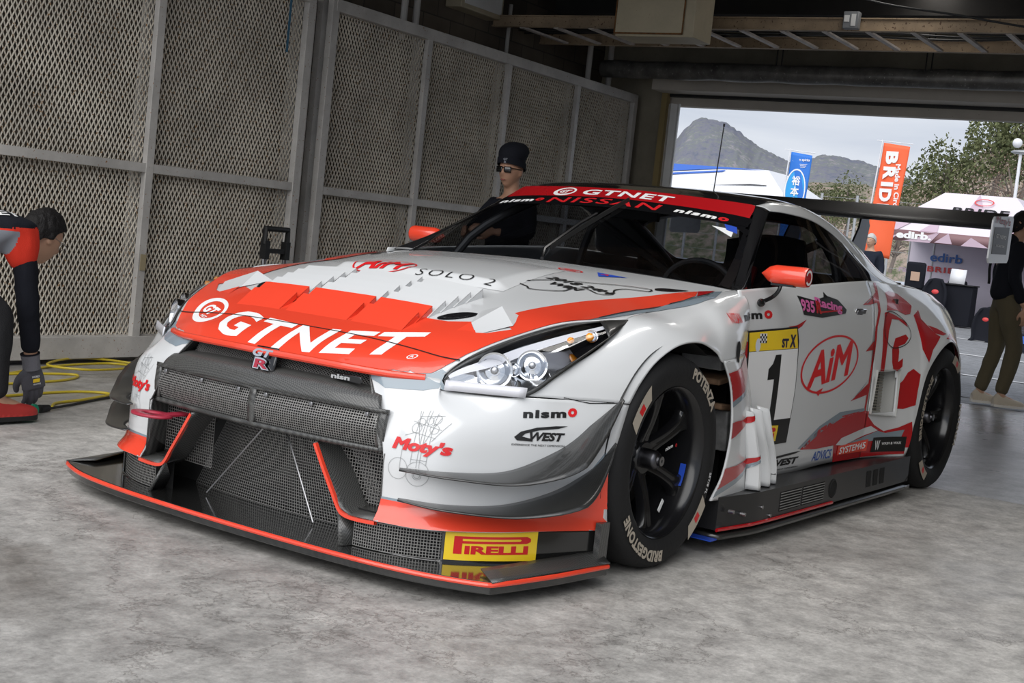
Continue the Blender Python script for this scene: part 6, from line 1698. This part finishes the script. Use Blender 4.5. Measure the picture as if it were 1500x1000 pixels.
shoe(root, anR, toR, 'shoe_red', 'sole_black'); shoe(root, anL, toL, 'shoe_red', 'sole_black')
def glove(w, d, side, pal):
    gm = fuse([hand_mb(w, d, side, .42, pal, 1.16, 1.12)], .0036, 2)
    o = link('glove', gm, 'glove_grey', root)
    b = MB(); dd = V3(d).normalized(); b.tube([w-dd*.055, w-dd*.02, w+dd*.015], [.041, .038, .038], 20); b.build('glove_cuff', 'glove_cuff', o); b = MB(); b.tube([w-dd*.060, w-dd*.054], [.042, .042], 20); b.build('glove_trim', 'cloth_black', o)
    return o
gd = V3(G(-.22, 0, -1))-G(0, 0, 0); gl = glove(wrR, gd, -1, V3(G(.25, 1, .1))-G(0, 0, 0)); glove(wrL, gd, 1, V3(G(.0, -1, .2))-G(0, 0, 0))
pw = V3(G(.075, -2.09+.026, .170))
for (dz, w_, h_, mt, tx) in ((.022, .040, .010, 'white_print', 'WORKS'), (.004, .036, .016, 'yellow_print', None), (-.012, .040, .007, 'white_print', 'GLOVE')):
    me = txt(tx, 0, 0, w_, h_, .03) if tx else shp([rect(0, 0, w_, h_)])
    U_ = (V3(G(-1, 0, .12))-G(0, 0, 0)).normalized(); V_ = V3((0, 0, 1)); N_ = V3(G(0, 1, 0))
    m = bpy.data.meshes.new('glove_print'); m.from_pydata([pw+U_*(v.co.x-dz*.3)+V_*(v.co.y+dz)+N_*.004 for v in me.vertices], [], [tuple(p.vertices) for p in me.polygons]); link('glove_print', m, mt, gl)
# lettering on the shirt shoulder
SB = BVHTree.FromPolygons([v.co.copy() for v in shirt.vertices], [tuple(p.vertices) for p in shirt.polygons])
drape('shirt_lettering', txt('NET', 0, 0, .17, .045, .03), (G(.30, -2.05, .93), V3(G(-1, -.0, -.22))-G(0, 0, 0), V3(G(-.1, -.6, .75))-G(0, 0, 0)), SB, 'white_print', root, .004, .02, .3)
drape('shirt_lettering', txt('7R', 0, 0, .035, .03, .03), (G(.085, -2.0, .67), V3(G(-1, 0, 0))-G(0, 0, 0), V3(G(0, 0, 1))-G(0, 0, 0)), SB, 'white_print', root, .004, .02, .3)
# ---- cables, plug and tools on the floor
pbr('cable_yellow', (.62, .47, .03), .45); pbr('plug_green', (.02, .35, .20), .4)
def cable(name, pts, r, mat, label, cat='cable', group=None):
    b = MB(); b.tube(smooth([G(u, v, z) for u, v, z in pts], len(pts)*8), r, 8); o = b.build(name, mat); return tag(o, label, cat, group)
z = .007
cable('extension_cable', [(.4, -3.3, .50), (.15, -3.28, .30), (-.02, -3.2, .02), (-.55, -3.2, z), (-1.15, -3.42, z), (-1.60, -3.45, z), (-1.55, -3.20, .02), (-1.15, -3.12, .03), (-1.05, -3.35, .03), (-1.45, -3.55, .03), (-1.75, -3.40, z), (-1.55, -3.05, z), (-1.75, -2.8, z)], z, 'cable_yellow', 'yellow extension cable looped in a coil by the foot of the mesh gate')
cable('extension_cable', [(.6, -3.1, z), (-.2, -2.95, z), (-.8, -2.95, z), (-1.05, -3.1, z), (-.85, -3.2, z), (-.5, -3.25, z)], z, 'cable_yellow', 'yellow extension cable lying slack on the floor between the mechanic and the gate')
cable('extension_cable', [(.5, -2.55, z), (-.1, -2.60, z), (-.6, -2.62, z), (-.75, -2.50, z), (-.5, -2.40, z), (-.30, -2.36, z), (-.18, -2.25, .012)], z, 'cable_yellow', 'yellow extension cable running to the plug under the gloved hand')
cable('black_cable', [(-.12, -2.2, .014), (-.35, -2.3, z), (-.7, -2.42, z), (-1.1, -2.5, z), (-1.5, -2.5, z)], .006, 'black_matte', 'thin black cable running from the plug under the gloved hand towards the car')
t = thing('cable_plug', 'green and black cable plug on the floor beside the gloved hand', 'plug', G(.05, -2.16, .02), 0)
b = MB(); b.tube([G(.06, -2.16, .022), G(-.005, -2.17, .022)], [.020, .022], 14); b.tube([G(-.005, -2.17, .022), G(-.02, -2.17, .022)], [.026, .026], 14); b.build('plug_body', 'plug_green', t)
b = MB(); b.tube([G(.06, -2.16, .022), G(.14, -2.15, .020), G(.35, -2.14, .008)], [.012, .010, .006], 10); b.build('cable_lead', 'black_matte', t)
b = MB(); b.tube([G(-.06, -2.19, .018), G(-.12, -2.2, .018)], [.020, .015], 12); o = b.build('cable_connector', 'black_matte'); tag(o, 'black cable connector held under the fingers of the gloved hand', 'plug')
t = thing('floor_jack', 'low steel bar with shiny sockets lying under the foot of the mesh gate', 'tool', G(-.9, -3.72, 0), GA)
b = MB(); b.tube([G(.1, -3.70, .035), G(-1.9, -3.72, .035)], .018, 10); b.build('tool_bar', 'steel', t)
for k in range(6):
    b = MB(); b.tube([G(-.25-.11*k, -3.66, .035), G(-.29-.11*k, -3.66, .035)], .024, 12); b.build('tool_socket', 'chrome', t)
b = MB(); b.tube([G(-1.05, -3.69, .036), G(-1.28, -3.69, .036)], .026, 12); b.build('tool_grip', 'blue_print', t)
# ================================================================== outside
pbr('tent_white', (.72, .73, .76), .6); pbr('tent_blue', (.04, .13, .50), .6); pbr('tent_pink', (.50, .38, .46), .6); pbr('tent_pale', (.66, .60, .66), .6); pbr('tent_brown', (.22, .12, .13), .6); pbr('tent_wall', (.66, .60, .68), .7)
pbr('banner_blue', (.02, .17, .62), .6); pbr('banner_cyan', (.03, .34, .75), .6); pbr('banner_orange', (.85, .13, .04), .6); pbr('alu', (.45, .46, .47), .4, metal=.6); pbr('logo_blue', (.05, .14, .40), .5); pbr('logo_red', (.60, .05, .05), .5)
def flat_text(name, body, O, U, Vv, w, h, mat, parent, bold=.03, shear=0., rot=0., spacing=1.):
    O, U, Vv = V3(O), V3(U).normalized(), V3(Vv).normalized(); Nn = U.cross(Vv)
    me = txt(body, 0, 0, w, h, bold, shear, spacing, rot) if isinstance(body, str) else body
    m = bpy.data.meshes.new(name); m.from_pydata([O+U*v.co.x+Vv*v.co.y+Nn*.012 for v in me.vertices], [], [tuple(p.vertices) for p in me.polygons]); return link(name, m, mat, parent)
UV_ = (G(0, 1, 0), V3((0, 0, 1)))     # plane facing the garage
# exhibitor booth
t = thing('exhibitor_tent', 'pink and purple exhibitor tent with a lettered valance and back wall', 'tent', G(-28, -4.8, 0), GA)
u0, u1, v0, v1, ze, zp = -27., -30., -6.55, -2.7, 2.02, 3.02
C0 = [G(u0, v0, ze), G(u0, v1, ze), G(u1, v1, ze), G(u1, v0, ze)]; RD = [G(-28.0, -5.35, zp), G(-28.0, -3.75, zp), G(-29., -3.75, zp), G(-29., -5.35, zp)]
b = MB(); b.add(C0+RD, [(0, 1, 5, 4), (1, 2, 6, 5), (2, 3, 7, 6), (3, 0, 4, 7), (4, 5, 6, 7)]); b.build('tent_canopy', 'tent_pale', t, angle=10)
b = MB(); A_ = [V3(c)*1 for c in C0[:2]]+RD[:2]; q = lambda s, t_: (A_[0]*(1-s)+A_[1]*s)*(1-t_)+(A_[2]*(1-s)+A_[3]*s)*t_+V3(G(.02, 0, .01))
for (s0, s1, s2, t0_, t1_) in ((.0, .12, .2, .0, .6), (.45, .62, .5, .45, 1.), (.66, .9, .75, .0, .55), (.25, .36, .3, .0, .35)): b.add([q(s0, t0_), q(s1, t0_), q(s2, t1_)], [(0, 1, 2)])
b.build('canopy_print', 'tent_pink', t)
b = MB(); b.add([G(u0, v0, 1.80), G(u0, v1, 1.80), G(u0, v1, ze+.03), G(u0, v0, ze+.03)], [(0, 1, 2, 3)]); vl = b.build('tent_valance', 'tent_brown', t, solid=.01)
b = MB()
for (a, c, d, z0, z1) in ((-6.45, -6.2, -6.0, 1.80, 1.95), (-5.9, -5.3, -5.1, 1.80, 2.05), (-5.2, -4.8, -4.9, 1.82, 2.05), (-4.6, -4.0, -4.4, 1.80, 2.0), (-3.9, -3.4, -3.3, 1.80, 2.05)): b.add([G(u0+.02, a, z0), G(u0+.02, c, z0), G(u0+.02, d, z1)], [(0, 1, 2)])
b.build('valance_print', 'tent_pink', vl)
flat_text('valance_lettering', 'edirb.', G(u0+.02, -5.67, 1.94), *UV_, .80, .17, 'white_print', vl, .05)
b = MB(); b.add([G(u1, v0, 0), G(u1, v1, 0), G(u1, v1, ze), G(u1, v0, ze)], [(0, 1, 2, 3)]); b.add([G(u0-.3, v1, 0), G(u1, v1, 0), G(u1, v1, ze), G(u0-.3, v1, ze)], [(0, 1, 2, 3)]); bw = b.build('tent_wall', 'tent_wall', t, solid=.01)
flat_text('wall_lettering', 'edirb', G(u1+.02, -5.62, 1.54), *UV_, .78, .22, 'logo_blue', bw, .02); flat_text('wall_lettering', 'BRIDE', G(u1+.02, -5.60, 1.24), *UV_, .90, .14, 'logo_red', bw, .03, 0, 0, 1.15); flat_text('wall_lettering', 'racing', G(u1+.02, -7.0+.55, 1.15), *UV_, .6, .2, 'tent_pink', bw)
for (u, v) in ((u0, v0), (u0, v1), (u1, v0), (u1, v1), (u1, -5.95)):
    b = MB(); b.tube([G(u, v, 0), G(u, v, ze)], .025, 8); b.build('tent_leg', 'alu', t)
face = [shape_mesh([ellipse(0, .06, .16, .12, 32), ellipse(0, .06, .135, .098, 32)]), shape_mesh([ellipse(0, .02, .10, .035, 24), ellipse(0, .02, .085, .022, 24)]), shape_mesh([[(-.14, .08), (-.34, .17), (-.36, .10), (-.15, -.01)], [(-.15, .065), (-.31, .135), (-.32, .105), (-.15, .015)]]), shape_mesh([[(.14, .08), (.34, .17), (.36, .10), (.15, -.01)], [(.15, .065), (.31, .135), (.32, .105), (.15, .015)]])]
cn = (RD[0]+RD[1])*.30+(C0[0]+C0[1])*.20; up_c = ((RD[0]+RD[1])/2-(C0[0]+C0[1])/2).normalized()
flat_text('canopy_lettering', 'BRIDE', cn+V3(G(.06, .18, -.02))-V3((0, 0, 0)), UV_[0], up_c, 1.25, .22, 'cloth_dark', t, .03, 0, 0, 1.1)
flat_text('canopy_badge', shape_mesh([ellipse(0, 0, .22, .12, 32), ellipse(0, 0, .19, .095, 32)]), cn+up_c*.30+V3(G(.06, .18, .0)), UV_[0], up_c, 1, 1, 'logo_red', t)
# black covered table with sign
t = thing('display_table', 'table under a black cloth standing in front of the tent wall', 'table', G(-26.9, -4.5, 0), GA)
b = MB(); gbox(b, -27.2, -26.7, -5.0, -4.15, 0.02, .92); b.build('table_cloth', 'cloth_black', t, bevel=.02); b = MB(); gbox(b, -27.25, -26.65, -5.02, -4.13, .92, .945); b.build('table_top', 'cloth_dark', t)
for v_ in (-4.95, -4.2):
    b = MB(); gbox(b, -27.19, -27.16, v_-.015, v_+.015, 0, .92); b.build('table_leg', 'alu', t)
b = MB(); b.add([G(-26.85, -4.72, .945), G(-26.85, -4.38, .945), G(-26.95, -4.38, 1.27), G(-26.95, -4.72, 1.27)], [(0, 1, 2, 3)]); o = b.build('display_sign', 'tent_white', None, solid=.02); tag(o, 'white sign board standing on the black covered table', 'sign')
def bucket_seat(label, u, v, z, S, mat='cloth_black', mark='logo_red'):
    t = thing('bucket_seat', label, 'seat', G(u, v, z), GA, 'black racing seats on display')
    f = patch([[(.30, -.25, .18), (.32, -.12, .10), (.32, .12, .10), (.30, .25, .18)], [(-.10, -.27, .25), (-.12, -.14, .12), (-.12, .14, .12), (-.10, .27, .25)],
               [(-.16, -.30, .55), (-.26, -.16, .50), (-.26, .16, .50), (-.16, .30, .55)], [(-.22, -.27, .78), (-.32, -.13, .80), (-.32, .13, .80), (-.22, .27, .78)], [(-.24, -.17, .98), (-.34, -.10, 1.02), (-.34, .10, 1.02), (-.24, .17, .98)]])
    b = MB(); b.grid(lambda s, q: G(u+f(s, q).x*S, v+f(s, q).y*S, z+f(s, q).z*S), 20, 12); b.build('seat_shell', mat, t, solid=.06*S)
    b = MB(); b.ball((0, 0, 0), (.03, .09, .06)); b.v = [tuple(G(u-.27*S+p[0]*S, v+p[1]*S, z+.72*S+p[2]*S)) for p in b.v]; b.build('seat_badge', mark, t)
    b = MB(); gbox(b, u-.2*S, u+.3*S, v-.2*S, v+.2*S, z, z+.12*S); b.build('seat_base', 'black_matte', t)
    return t
bucket_seat('black bucket seat with red badge, nearest the black covered table', -26.2, -4.90, 0.0, 1.0)
t = thing('simulator_rig', 'black seat simulator with a small lit screen at the tent wall', 'simulator', G(-26.6, -5.4, 0), GA)
b = MB(); gbox(b, -26.9, -26.4, -5.6, -5.25, 0, .70); b.build('rig_base', 'black_matte', t, bevel=.03); b = MB(); gbox(b, -26.75, -26.65, -5.66, -5.22, .72, 1.34); b.build('rig_back', 'cloth_black', t, bevel=.05)
b = MB(); gbox(b, -26.64, -26.63, -5.53, -5.33, .92, 1.12); b.build('rig_screen', 'screen_glow', t)
pbr('screen_glow', (.45, .30, .22), .4)
bucket_seat('black folded seat on the asphalt behind the walking person, nearer one', -21.0, -2.62, -.14, .72); bucket_seat('black folded seat on the asphalt behind the walking person, farther one', -22.6, -2.85, -.14, .72)
t = thing('floor_display', 'small blue and white floor display on the asphalt at the right edge', 'display', G(-18.5, -1.25, 0), GA); b = MB(); gbox(b, -18.7, -18.5, -1.5, -.9, 0, .30); b.build('display_body', 'cloth_navy', t, bevel=.02); b = MB(); gbox(b, -18.5, -18.49, -1.45, -1.0, .14, .26); b.build('display_panel', 'tent_blue', t)
# white and blue tent
t = thing('event_tent', 'white tent roof with blue stripes beyond the car roof', 'tent', G(-21, -8, 0), GA)
e0, e1, w0, w1 = -20., -23.5, -10.8, -6.10; C0 = [G(e0, w0, 2.08), G(e0, w1, 2.08), G(e1, w1, 2.08), G(e1, w0, 2.08)]; RD = [G(-21.2, -9.6, 2.78), G(-21.2, -7.08, 2.78), G(-22.2, -7.08, 2.78), G(-22.2, -9.6, 2.78)]
b = MB(); b.add(C0+RD, [(0, 1, 5, 4), (1, 2, 6, 5), (2, 3, 7, 6), (3, 0, 4, 7), (4, 5, 6, 7)]); b.build('tent_canopy', 'tent_white', t, angle=10)
A_ = [C0[0], C0[1], RD[0], RD[1]]; q = lambda s, t_: (A_[0]*(1-s)+A_[1]*s)*(1-t_)+(A_[2]*(1-s)+A_[3]*s)*t_+V3(G(.02, 0, .01))
b = MB(); b.add([q(.1, .99), q(.98, .99), q(.60, .93), q(.1, .62)], [(0, 1, 2, 3)]); b.add([q(.1, .45), q(.64, .84), q(.66, .90), q(.1, .54)], [(0, 1, 2, 3)]); b.build('canopy_stripe', 'tent_blue', t)
b = MB(); b.add([q(.60, .40), q(.84, .52), q(.93, .52), q(.93, .50), q(.84, .49)], [(0, 1, 2, 3, 4)]); b.build('canopy_rope', 'cloth_dark', t)
b = MB(); b.add([G(e0, w0, 1.86), G(e0, w1, 1.86), G(e0, w1, 2.08), G(e0, w0, 2.08)], [(0, 1, 2, 3)]); b.build('tent_valance', 'tent_white', t, solid=.01)
for (u, v) in ((e0, w0), (e0, w1), (e1, w0), (e1, w1)): b = MB(); b.tube([G(u, v, 0), G(u, v, 2.08)], .025, 8); b.build('tent_leg', 'alu', t)
# banners (leaning on their poles)
def banner(label, u, v0, v1, z0, z1, mat, lean):
    t = thing('banner_flag', label, 'banner', G(u, v0, 0), GA)
    L_ = lambda v, z: G(u, v-lean*(z1-z), z)
    b = MB(); b.tube([L_(v0-.03, -.0), L_(v0-.03, z1+.05)], .012, 8); b.tube([L_(v0-.12, z1+.035), L_(v1+.05, z1-.0)], .007, 6); b.build('flag_pole', 'tent_white', t)
    b = MB(); b.grid(lambda s, q_: L_(v0+(v1-v0)*s, z0+(z1-z0)*q_)+V3(G(.015*sin(s*5+q_*7), 0, -.04*s)), 12, 30); f = b.build('flag_cloth', mat, t, solid=.002)
    return t, f, L_
t, f, L_ = banner('tall blue flag with white round emblem lettered 7even spirits', -18., -5.46, -5.09, 1.2, 2.90, 'banner_blue', .03)
flat_text('flag_lettering', 'even spirits', L_(-5.25, 2.77), *UV_, .27, .052, 'white_print', f, .03); flat_text('flag_lettering', '7', L_(-5.39, 2.785), *UV_, .06, .09, 'white_print', f, .05, .2)
flat_text('flag_emblem', shape_mesh([ellipse(0, 0, .17, .34, 48)]), L_(-5.30, 2.26), *UV_, 1, 1, 'banner_cyan', f); flat_text('flag_emblem', shape_mesh([ellipse(0, 0, .185, .36, 48), ellipse(0, 0, .165, .335, 48)]), L_(-5.30, 2.26)+V3(G(.006, 0, 0)), *UV_, 1, 1, 'white_print', f)
for k, chh in enumerate('裕本圭'): flat_text('flag_lettering', chh, L_(-5.30, 2.42-.18*k)+V3(G(.008, 0, 0)), *UV_, .15, .16, 'white_print', f, .03)
for x_ in (-.115, .105): flat_text('flag_lettering', 'kotobuki no mori', L_(-5.30+x_, 2.25)+V3(G(.008, 0, 0)), *UV_, .30, .028, 'white_print', f, .02, 0, -pi/2) if False else None
for k in range(3): flat_text('flag_lettering', shp([rect(0, 0, .24-.03*k, .008)]), L_(-5.27, 2.70-.025*k), *UV_, 1, 1, 'white_print', f)
t, f, L_ = banner('tall orange flag with white vertical lettering BRIDE', -18., -3.90, -3.47, 1.3, 3.14, 'banner_orange', .06)
for chh, zz_ in zip('BRIDE', (2.90, 2.65, 2.47, 2.29, 2.04)): flat_text('flag_lettering', txt(chh, 0, 0, .21 if chh != 'I' else .07, .20, .05, 0, 1, -pi/2), L_(-3.72, zz_)+V3(G(.02, 0, 0)), *UV_, 1, 1, 'white_print', f)
flat_text('flag_lettering', txt('Made in Circuit.', 0, 0, .85, .085, .03, 0, 1, -pi/2+.06), L_(-3.545, 2.38)+V3(G(.02, 0, 0)), *UV_, 1, 1, 'white_print', f)
# debris fence
for k in range(12):
    v = -17.9+1.35*k-3; b = MB(); b.tube([G(-45, v, 0), G(-45, v, 3.72)], .05, 6); o = b.build('fence_post', 'alu'); tag(o, 'grey steel post of the track fence far beyond the tents', 'post', 'posts of the far track fence')
b = MB()
for z in (3.0, 3.12): b.tube([G(-45, -24, z), G(-45, -4, z)], .03, 5)
for z in (1.2, 1.8, 2.4, 3.4, 3.6): b.tube([G(-45, -24, z), G(-45, -4, z)], .006, 4)
o = b.build('fence_rails', 'alu'); tag(o, 'horizontal rails and wires of the track fence far beyond the tents', 'fence')
# lamp post
t = thing('lamp_post', 'white lamp post with a round globe beyond the tents at the right edge', 'lamp post', G(-60, -10.4, 0), GA)
b = MB(); b.tube([G(-60, -10.35, 0), G(-60, -10.35, 7.0)], [.09, .07], 10); b.build('lamp_pole', 'tent_white', t)
b = MB(); b.ball(G(-60, -10.55, 7.45), .22); b.build('lamp_globe', 'tent_white', t); b = MB(); b.ball(G(-60, -10.3, 7.05), (.28, .5, .10)); b.build('lamp_hood', 'alu', t)
# hills: solid mounds with a wooded surface
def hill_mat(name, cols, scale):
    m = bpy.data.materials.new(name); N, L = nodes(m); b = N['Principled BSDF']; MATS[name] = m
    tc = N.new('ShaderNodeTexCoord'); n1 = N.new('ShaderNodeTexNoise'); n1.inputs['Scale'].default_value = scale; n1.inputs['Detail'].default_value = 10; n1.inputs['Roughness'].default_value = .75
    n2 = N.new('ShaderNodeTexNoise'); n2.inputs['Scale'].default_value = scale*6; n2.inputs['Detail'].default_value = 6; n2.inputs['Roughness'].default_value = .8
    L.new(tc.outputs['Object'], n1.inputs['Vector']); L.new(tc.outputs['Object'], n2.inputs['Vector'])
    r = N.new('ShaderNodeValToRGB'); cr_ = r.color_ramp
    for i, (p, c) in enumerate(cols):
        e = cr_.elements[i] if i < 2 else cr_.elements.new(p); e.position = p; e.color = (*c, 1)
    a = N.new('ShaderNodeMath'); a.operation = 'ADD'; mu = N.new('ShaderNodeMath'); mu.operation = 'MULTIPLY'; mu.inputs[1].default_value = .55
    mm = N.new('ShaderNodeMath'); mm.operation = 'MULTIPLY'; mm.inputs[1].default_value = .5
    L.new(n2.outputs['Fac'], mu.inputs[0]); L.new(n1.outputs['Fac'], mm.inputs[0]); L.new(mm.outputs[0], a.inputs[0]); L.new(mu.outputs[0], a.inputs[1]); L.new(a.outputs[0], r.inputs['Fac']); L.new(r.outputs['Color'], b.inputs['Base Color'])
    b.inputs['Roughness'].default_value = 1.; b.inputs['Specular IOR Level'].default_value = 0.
hill_mat('hazy_far_wood', [(.42, (.13, .145, .185)), (.62, (.27, .25, .28)), (.50, (.18, .18, .215)), (.55, (.17, .19, .18))], .03)  # bluish haze of distance is mixed into these wood colours
hill_mat('near_wood', [(.40, (.07, .085, .055)), (.66, (.36, .29, .23)), (.48, (.12, .135, .08)), (.53, (.25, .215, .18)), (.58, (.33, .26, .22))], .12)
def ridge(name, prof, u0, depth, mat, rough, n=260, m=36, seed=0.):
    P = [V3((0, a, c)) for a, c in prof]
    b = MB()
    def fn(s, q):
        p = cr(P, s); h = sin(pi*min(1, q*1.0)/1.)**.75 if q < .5 else sin(pi*q)**.75
        uu = u0+depth*(.5-q); base = V3((uu*.02, p.y*.02, seed))
        nz = mnoise.fractal(V3((uu*.03, p.y*.03, seed)), .8, 2.2, 6)*rough + mnoise.noise(V3((uu*.35, p.y*.35, seed)))*rough*.35
        return G(uu, p.y*(1+(uu-u0)/u0*.9), max(-1, p.z*h+nz*h))
    b.grid(fn, n, m); me = b.mesh(name, 180); o = link(name, me, mat); o['kind'] = 'structure'; return o
ridge('hills', [(-560, 55), (-500, 70), (-455, 66), (-426, 77), (-414, 90), (-404, 95), (-390, 93), (-371, 85), (-357, 77), (-346, 73), (-331, 69), (-314, 74), (-302, 75), (-285, 72), (-273, 69), (-252, 62), (-200, 60), (-100, 50)], -900., 420., 'hazy_far_wood', 3.2)
ridge('hills', [(-150, 13), (-120, 14.5), (-103, 15), (-94, 14.0), (-86, 13), (-80, 14), (-70, 15), (-64.8, 15.2), (-59, 16.4), (-56, 17.5), (-53, 19), (-49, 21.5), (-46, 23.5), (-43, 25.5), (-37, 27), (-25, 28), (0, 26)], -220., 90., 'near_wood', 1.6, seed=3.)
# trees standing on the near hill
hill_mat('leaf_green', [(.35, (.07, .09, .045)), (.65, (.24, .24, .12)), (.5, (.14, .16, .08))], .6); hill_mat('leaf_dry', [(.35, (.13, .09, .07)), (.65, (.36, .28, .23)), (.5, (.25, .17, .13))], .6)
pbr('bark', (.16, .13, .11), .9)
def tree(u, v, z0, H, R_, mat, label, seed, bare=False):
    rnd = random.Random(seed); t = thing('tree', label, 'tree', G(u, v, z0), 0, 'trees on the near hill')
    b = MB(); b.tube([G(u, v, z0), G(u, v+.1*H, z0+H*.5), G(u, v, z0+H*.85)], [H*.03, H*.02, H*.006], 6)
    for k in range(22 if bare else 8):
        a = rnd.random()*2*pi; h = H*(.25+.6*rnd.random()); e = V3((cos(a)*R_*(.5+.5*rnd.random()), sin(a)*R_*(.5+.5*rnd.random()), H*.28*rnd.random())); s0 = G(u, v+.03*H, z0+h*.8)
        b.tube([s0, s0+e*.5+V3((0, 0, .04*H)), s0+e], [H*.012, H*.006, H*.002], 4)
    b.build('tree_trunk', 'bark', t)
    b = MB(); n = 2200 if not bare else 900
    for k in range(n):
        a, cz, rr = rnd.random()*2*pi, rnd.uniform(-1, 1), rnd.random()**.35; c_ = sqrt(1-cz*cz)
        lump = 1+.22*sin(3*a+seed)+.15*sin(5*cz+seed*2)
        p = V3(G(u, v, z0+H*.62))+V3((c_*cos(a)*R_*rr*lump, c_*sin(a)*R_*rr*lump, cz*H*.38*rr*lump)); s = R_*(.060 if not bare else .034)*rnd.uniform(.6, 1.3)
        x = V3((rnd.uniform(-1, 1), rnd.uniform(-1, 1), rnd.uniform(-1, 1))).normalized(); y = x.orthogonal().normalized()
        b.add([p-x*s, p+y*s*.7, p+x*s, p-y*s*.7], [(0, 1, 2, 3)])
    me = bpy.data.meshes.new('tree_crown'); me.from_pydata(b.v, [], b.f); link('tree_crown', me, mat, t)
TR = [(-150, -36.8, 5, 11.2, 4.0, 'leaf_green', 'round green tree right of the orange flag on the skyline'), (-150, -31.5, 9.2, 10.5, 4.2, 'leaf_green', 'tall dark green tree on the skyline above the pink tent'), (-150, -28.2, 10.5, 10, 4.0, 'leaf_green', 'big green tree on the skyline at the right edge'), (-152, -34.0, 4, 9.5, 3.2, 'leaf_dry', 'bare reddish tree on the slope above the pink tent'), (-146, -29.0, 4, 11, 3.8, 'leaf_dry', 'bare pale tree on the slope behind the lamp post'),
      (-146, -40.0, 3, 8.5, 2.6, 'leaf_green', 'dark green tree just right of the orange flag'), (-140, -38.5, 1, 7.5, 2.6, 'leaf_dry', 'low bare tree behind the orange flag'), (-150, -47.5, 3, 8.2, 2.6, 'leaf_green', 'dark green conifer left of the orange flag'), (-150, -50.5, 3, 7.6, 2.2, 'leaf_green', 'green conifer midway between the two flags'), (-150, -53.4, 3, 7.8, 2.2, 'leaf_green', 'green conifer just right of the blue flag'), (-150, -58.6, 3, 7.0, 2.4, 'leaf_green', 'green conifer just left of the blue flag'),
      (-140, -46, 1, 6.5, 2.4, 'leaf_dry', 'bare brown tree left of the orange flag'), (-140, -49.5, 1, 6.0, 2.4, 'leaf_dry', 'bare brown tree between the two flags'), (-140, -35.5, 1, 9.0, 3.0, 'leaf_dry', 'bare grey tree rising over the pink tent peak'), (-140, -31.5, 1, 9.5, 3.2, 'leaf_dry', 'bare brown tree above the right end of the pink tent')]
for k, (u, v, z0, H, R_, mt, lb) in enumerate(TR): tree(u, v, z0, H, R_, mt, lb, k+1, mt == 'leaf_dry')
# ================================================================== light
w = bpy.data.worlds.new('world'); bpy.context.scene.world = w; w.use_nodes = True
N, L = w.node_tree.nodes, w.node_tree.links
bg = N['Background']; tc = N.new('ShaderNodeTexCoord')
mp = N.new('ShaderNodeMapping'); mp.inputs['Scale'].default_value = (1.2, 1.2, 7.); mp.inputs['Location'].default_value = (.3, .2, .0)
n1 = N.new('ShaderNodeTexNoise'); n1.inputs['Scale'].default_value = 2.2; n1.inputs['Detail'].default_value = 6; n1.inputs['Roughness'].default_value = .5; n1.inputs['Distortion'].default_value = .4
L.new(tc.outputs['Generated'], mp.inputs['Vector']); L.new(mp.outputs['Vector'], n1.inputs['Vector'])
r = N.new('ShaderNodeValToRGB'); r.color_ramp.elements[0].position = .32; r.color_ramp.elements[1].position = .68
r.color_ramp.elements[0].color = (.40, .46, .57, 1); r.color_ramp.elements[1].color = (.72, .75, .80, 1)
L.new(n1.outputs['Fac'], r.inputs['Fac']); L.new(r.outputs['Color'], bg.inputs['Color']); bg.inputs['Strength'].default_value = 1.
sd = bpy.data.lights.new('sun', 'SUN'); sd.energy = 2.6; sd.angle = radians(70); sd.color = (1., .98, .95)
so = bpy.data.objects.new('sun', sd); COL.objects.link(so)
dirv = -V3((cos(radians(6))*cos(radians(42)), sin(radians(6))*cos(radians(42)), sin(radians(42))))
so.rotation_euler = dirv.to_track_quat('-Z', 'Y').to_euler()
def ceiling_lamp(u, v, z, power, label, ln=2.2):
    t = thing('ceiling_light', label, 'light', G(u, v, z), GA, 'tube lights under the ceiling')
    b = MB(); gbox(b, u-ln/2, u+ln/2, v-.09, v+.09, z, z+.05); b.build('light_housing', 'jamb_white', t)
    ld = bpy.data.lights.new('tube', 'AREA'); ld.shape = 'RECTANGLE'; ld.size = ln; ld.size_y = .25; ld.energy = power; ld.color = (1, .97, .93)
    lo = bpy.data.objects.new('tube_lamp', ld); COL.objects.link(lo); lo.location = G(u, v, z-.02); lo.rotation_euler = (0, 0, GA)
ceiling_lamp(-6.35, -.3, 3.40, 9, 'added tube light out of view under the ceiling, brightening the doorway header')  # added out of view to brighten the header and pipe above the doorway
ceiling_lamp(-1.0, .9, 3.3, 14, 'white tube light under the ceiling beside the car')
for me_, m_ in PENDING:
    me_.materials[0] = MATS[m_] if isinstance(m_, str) else m_
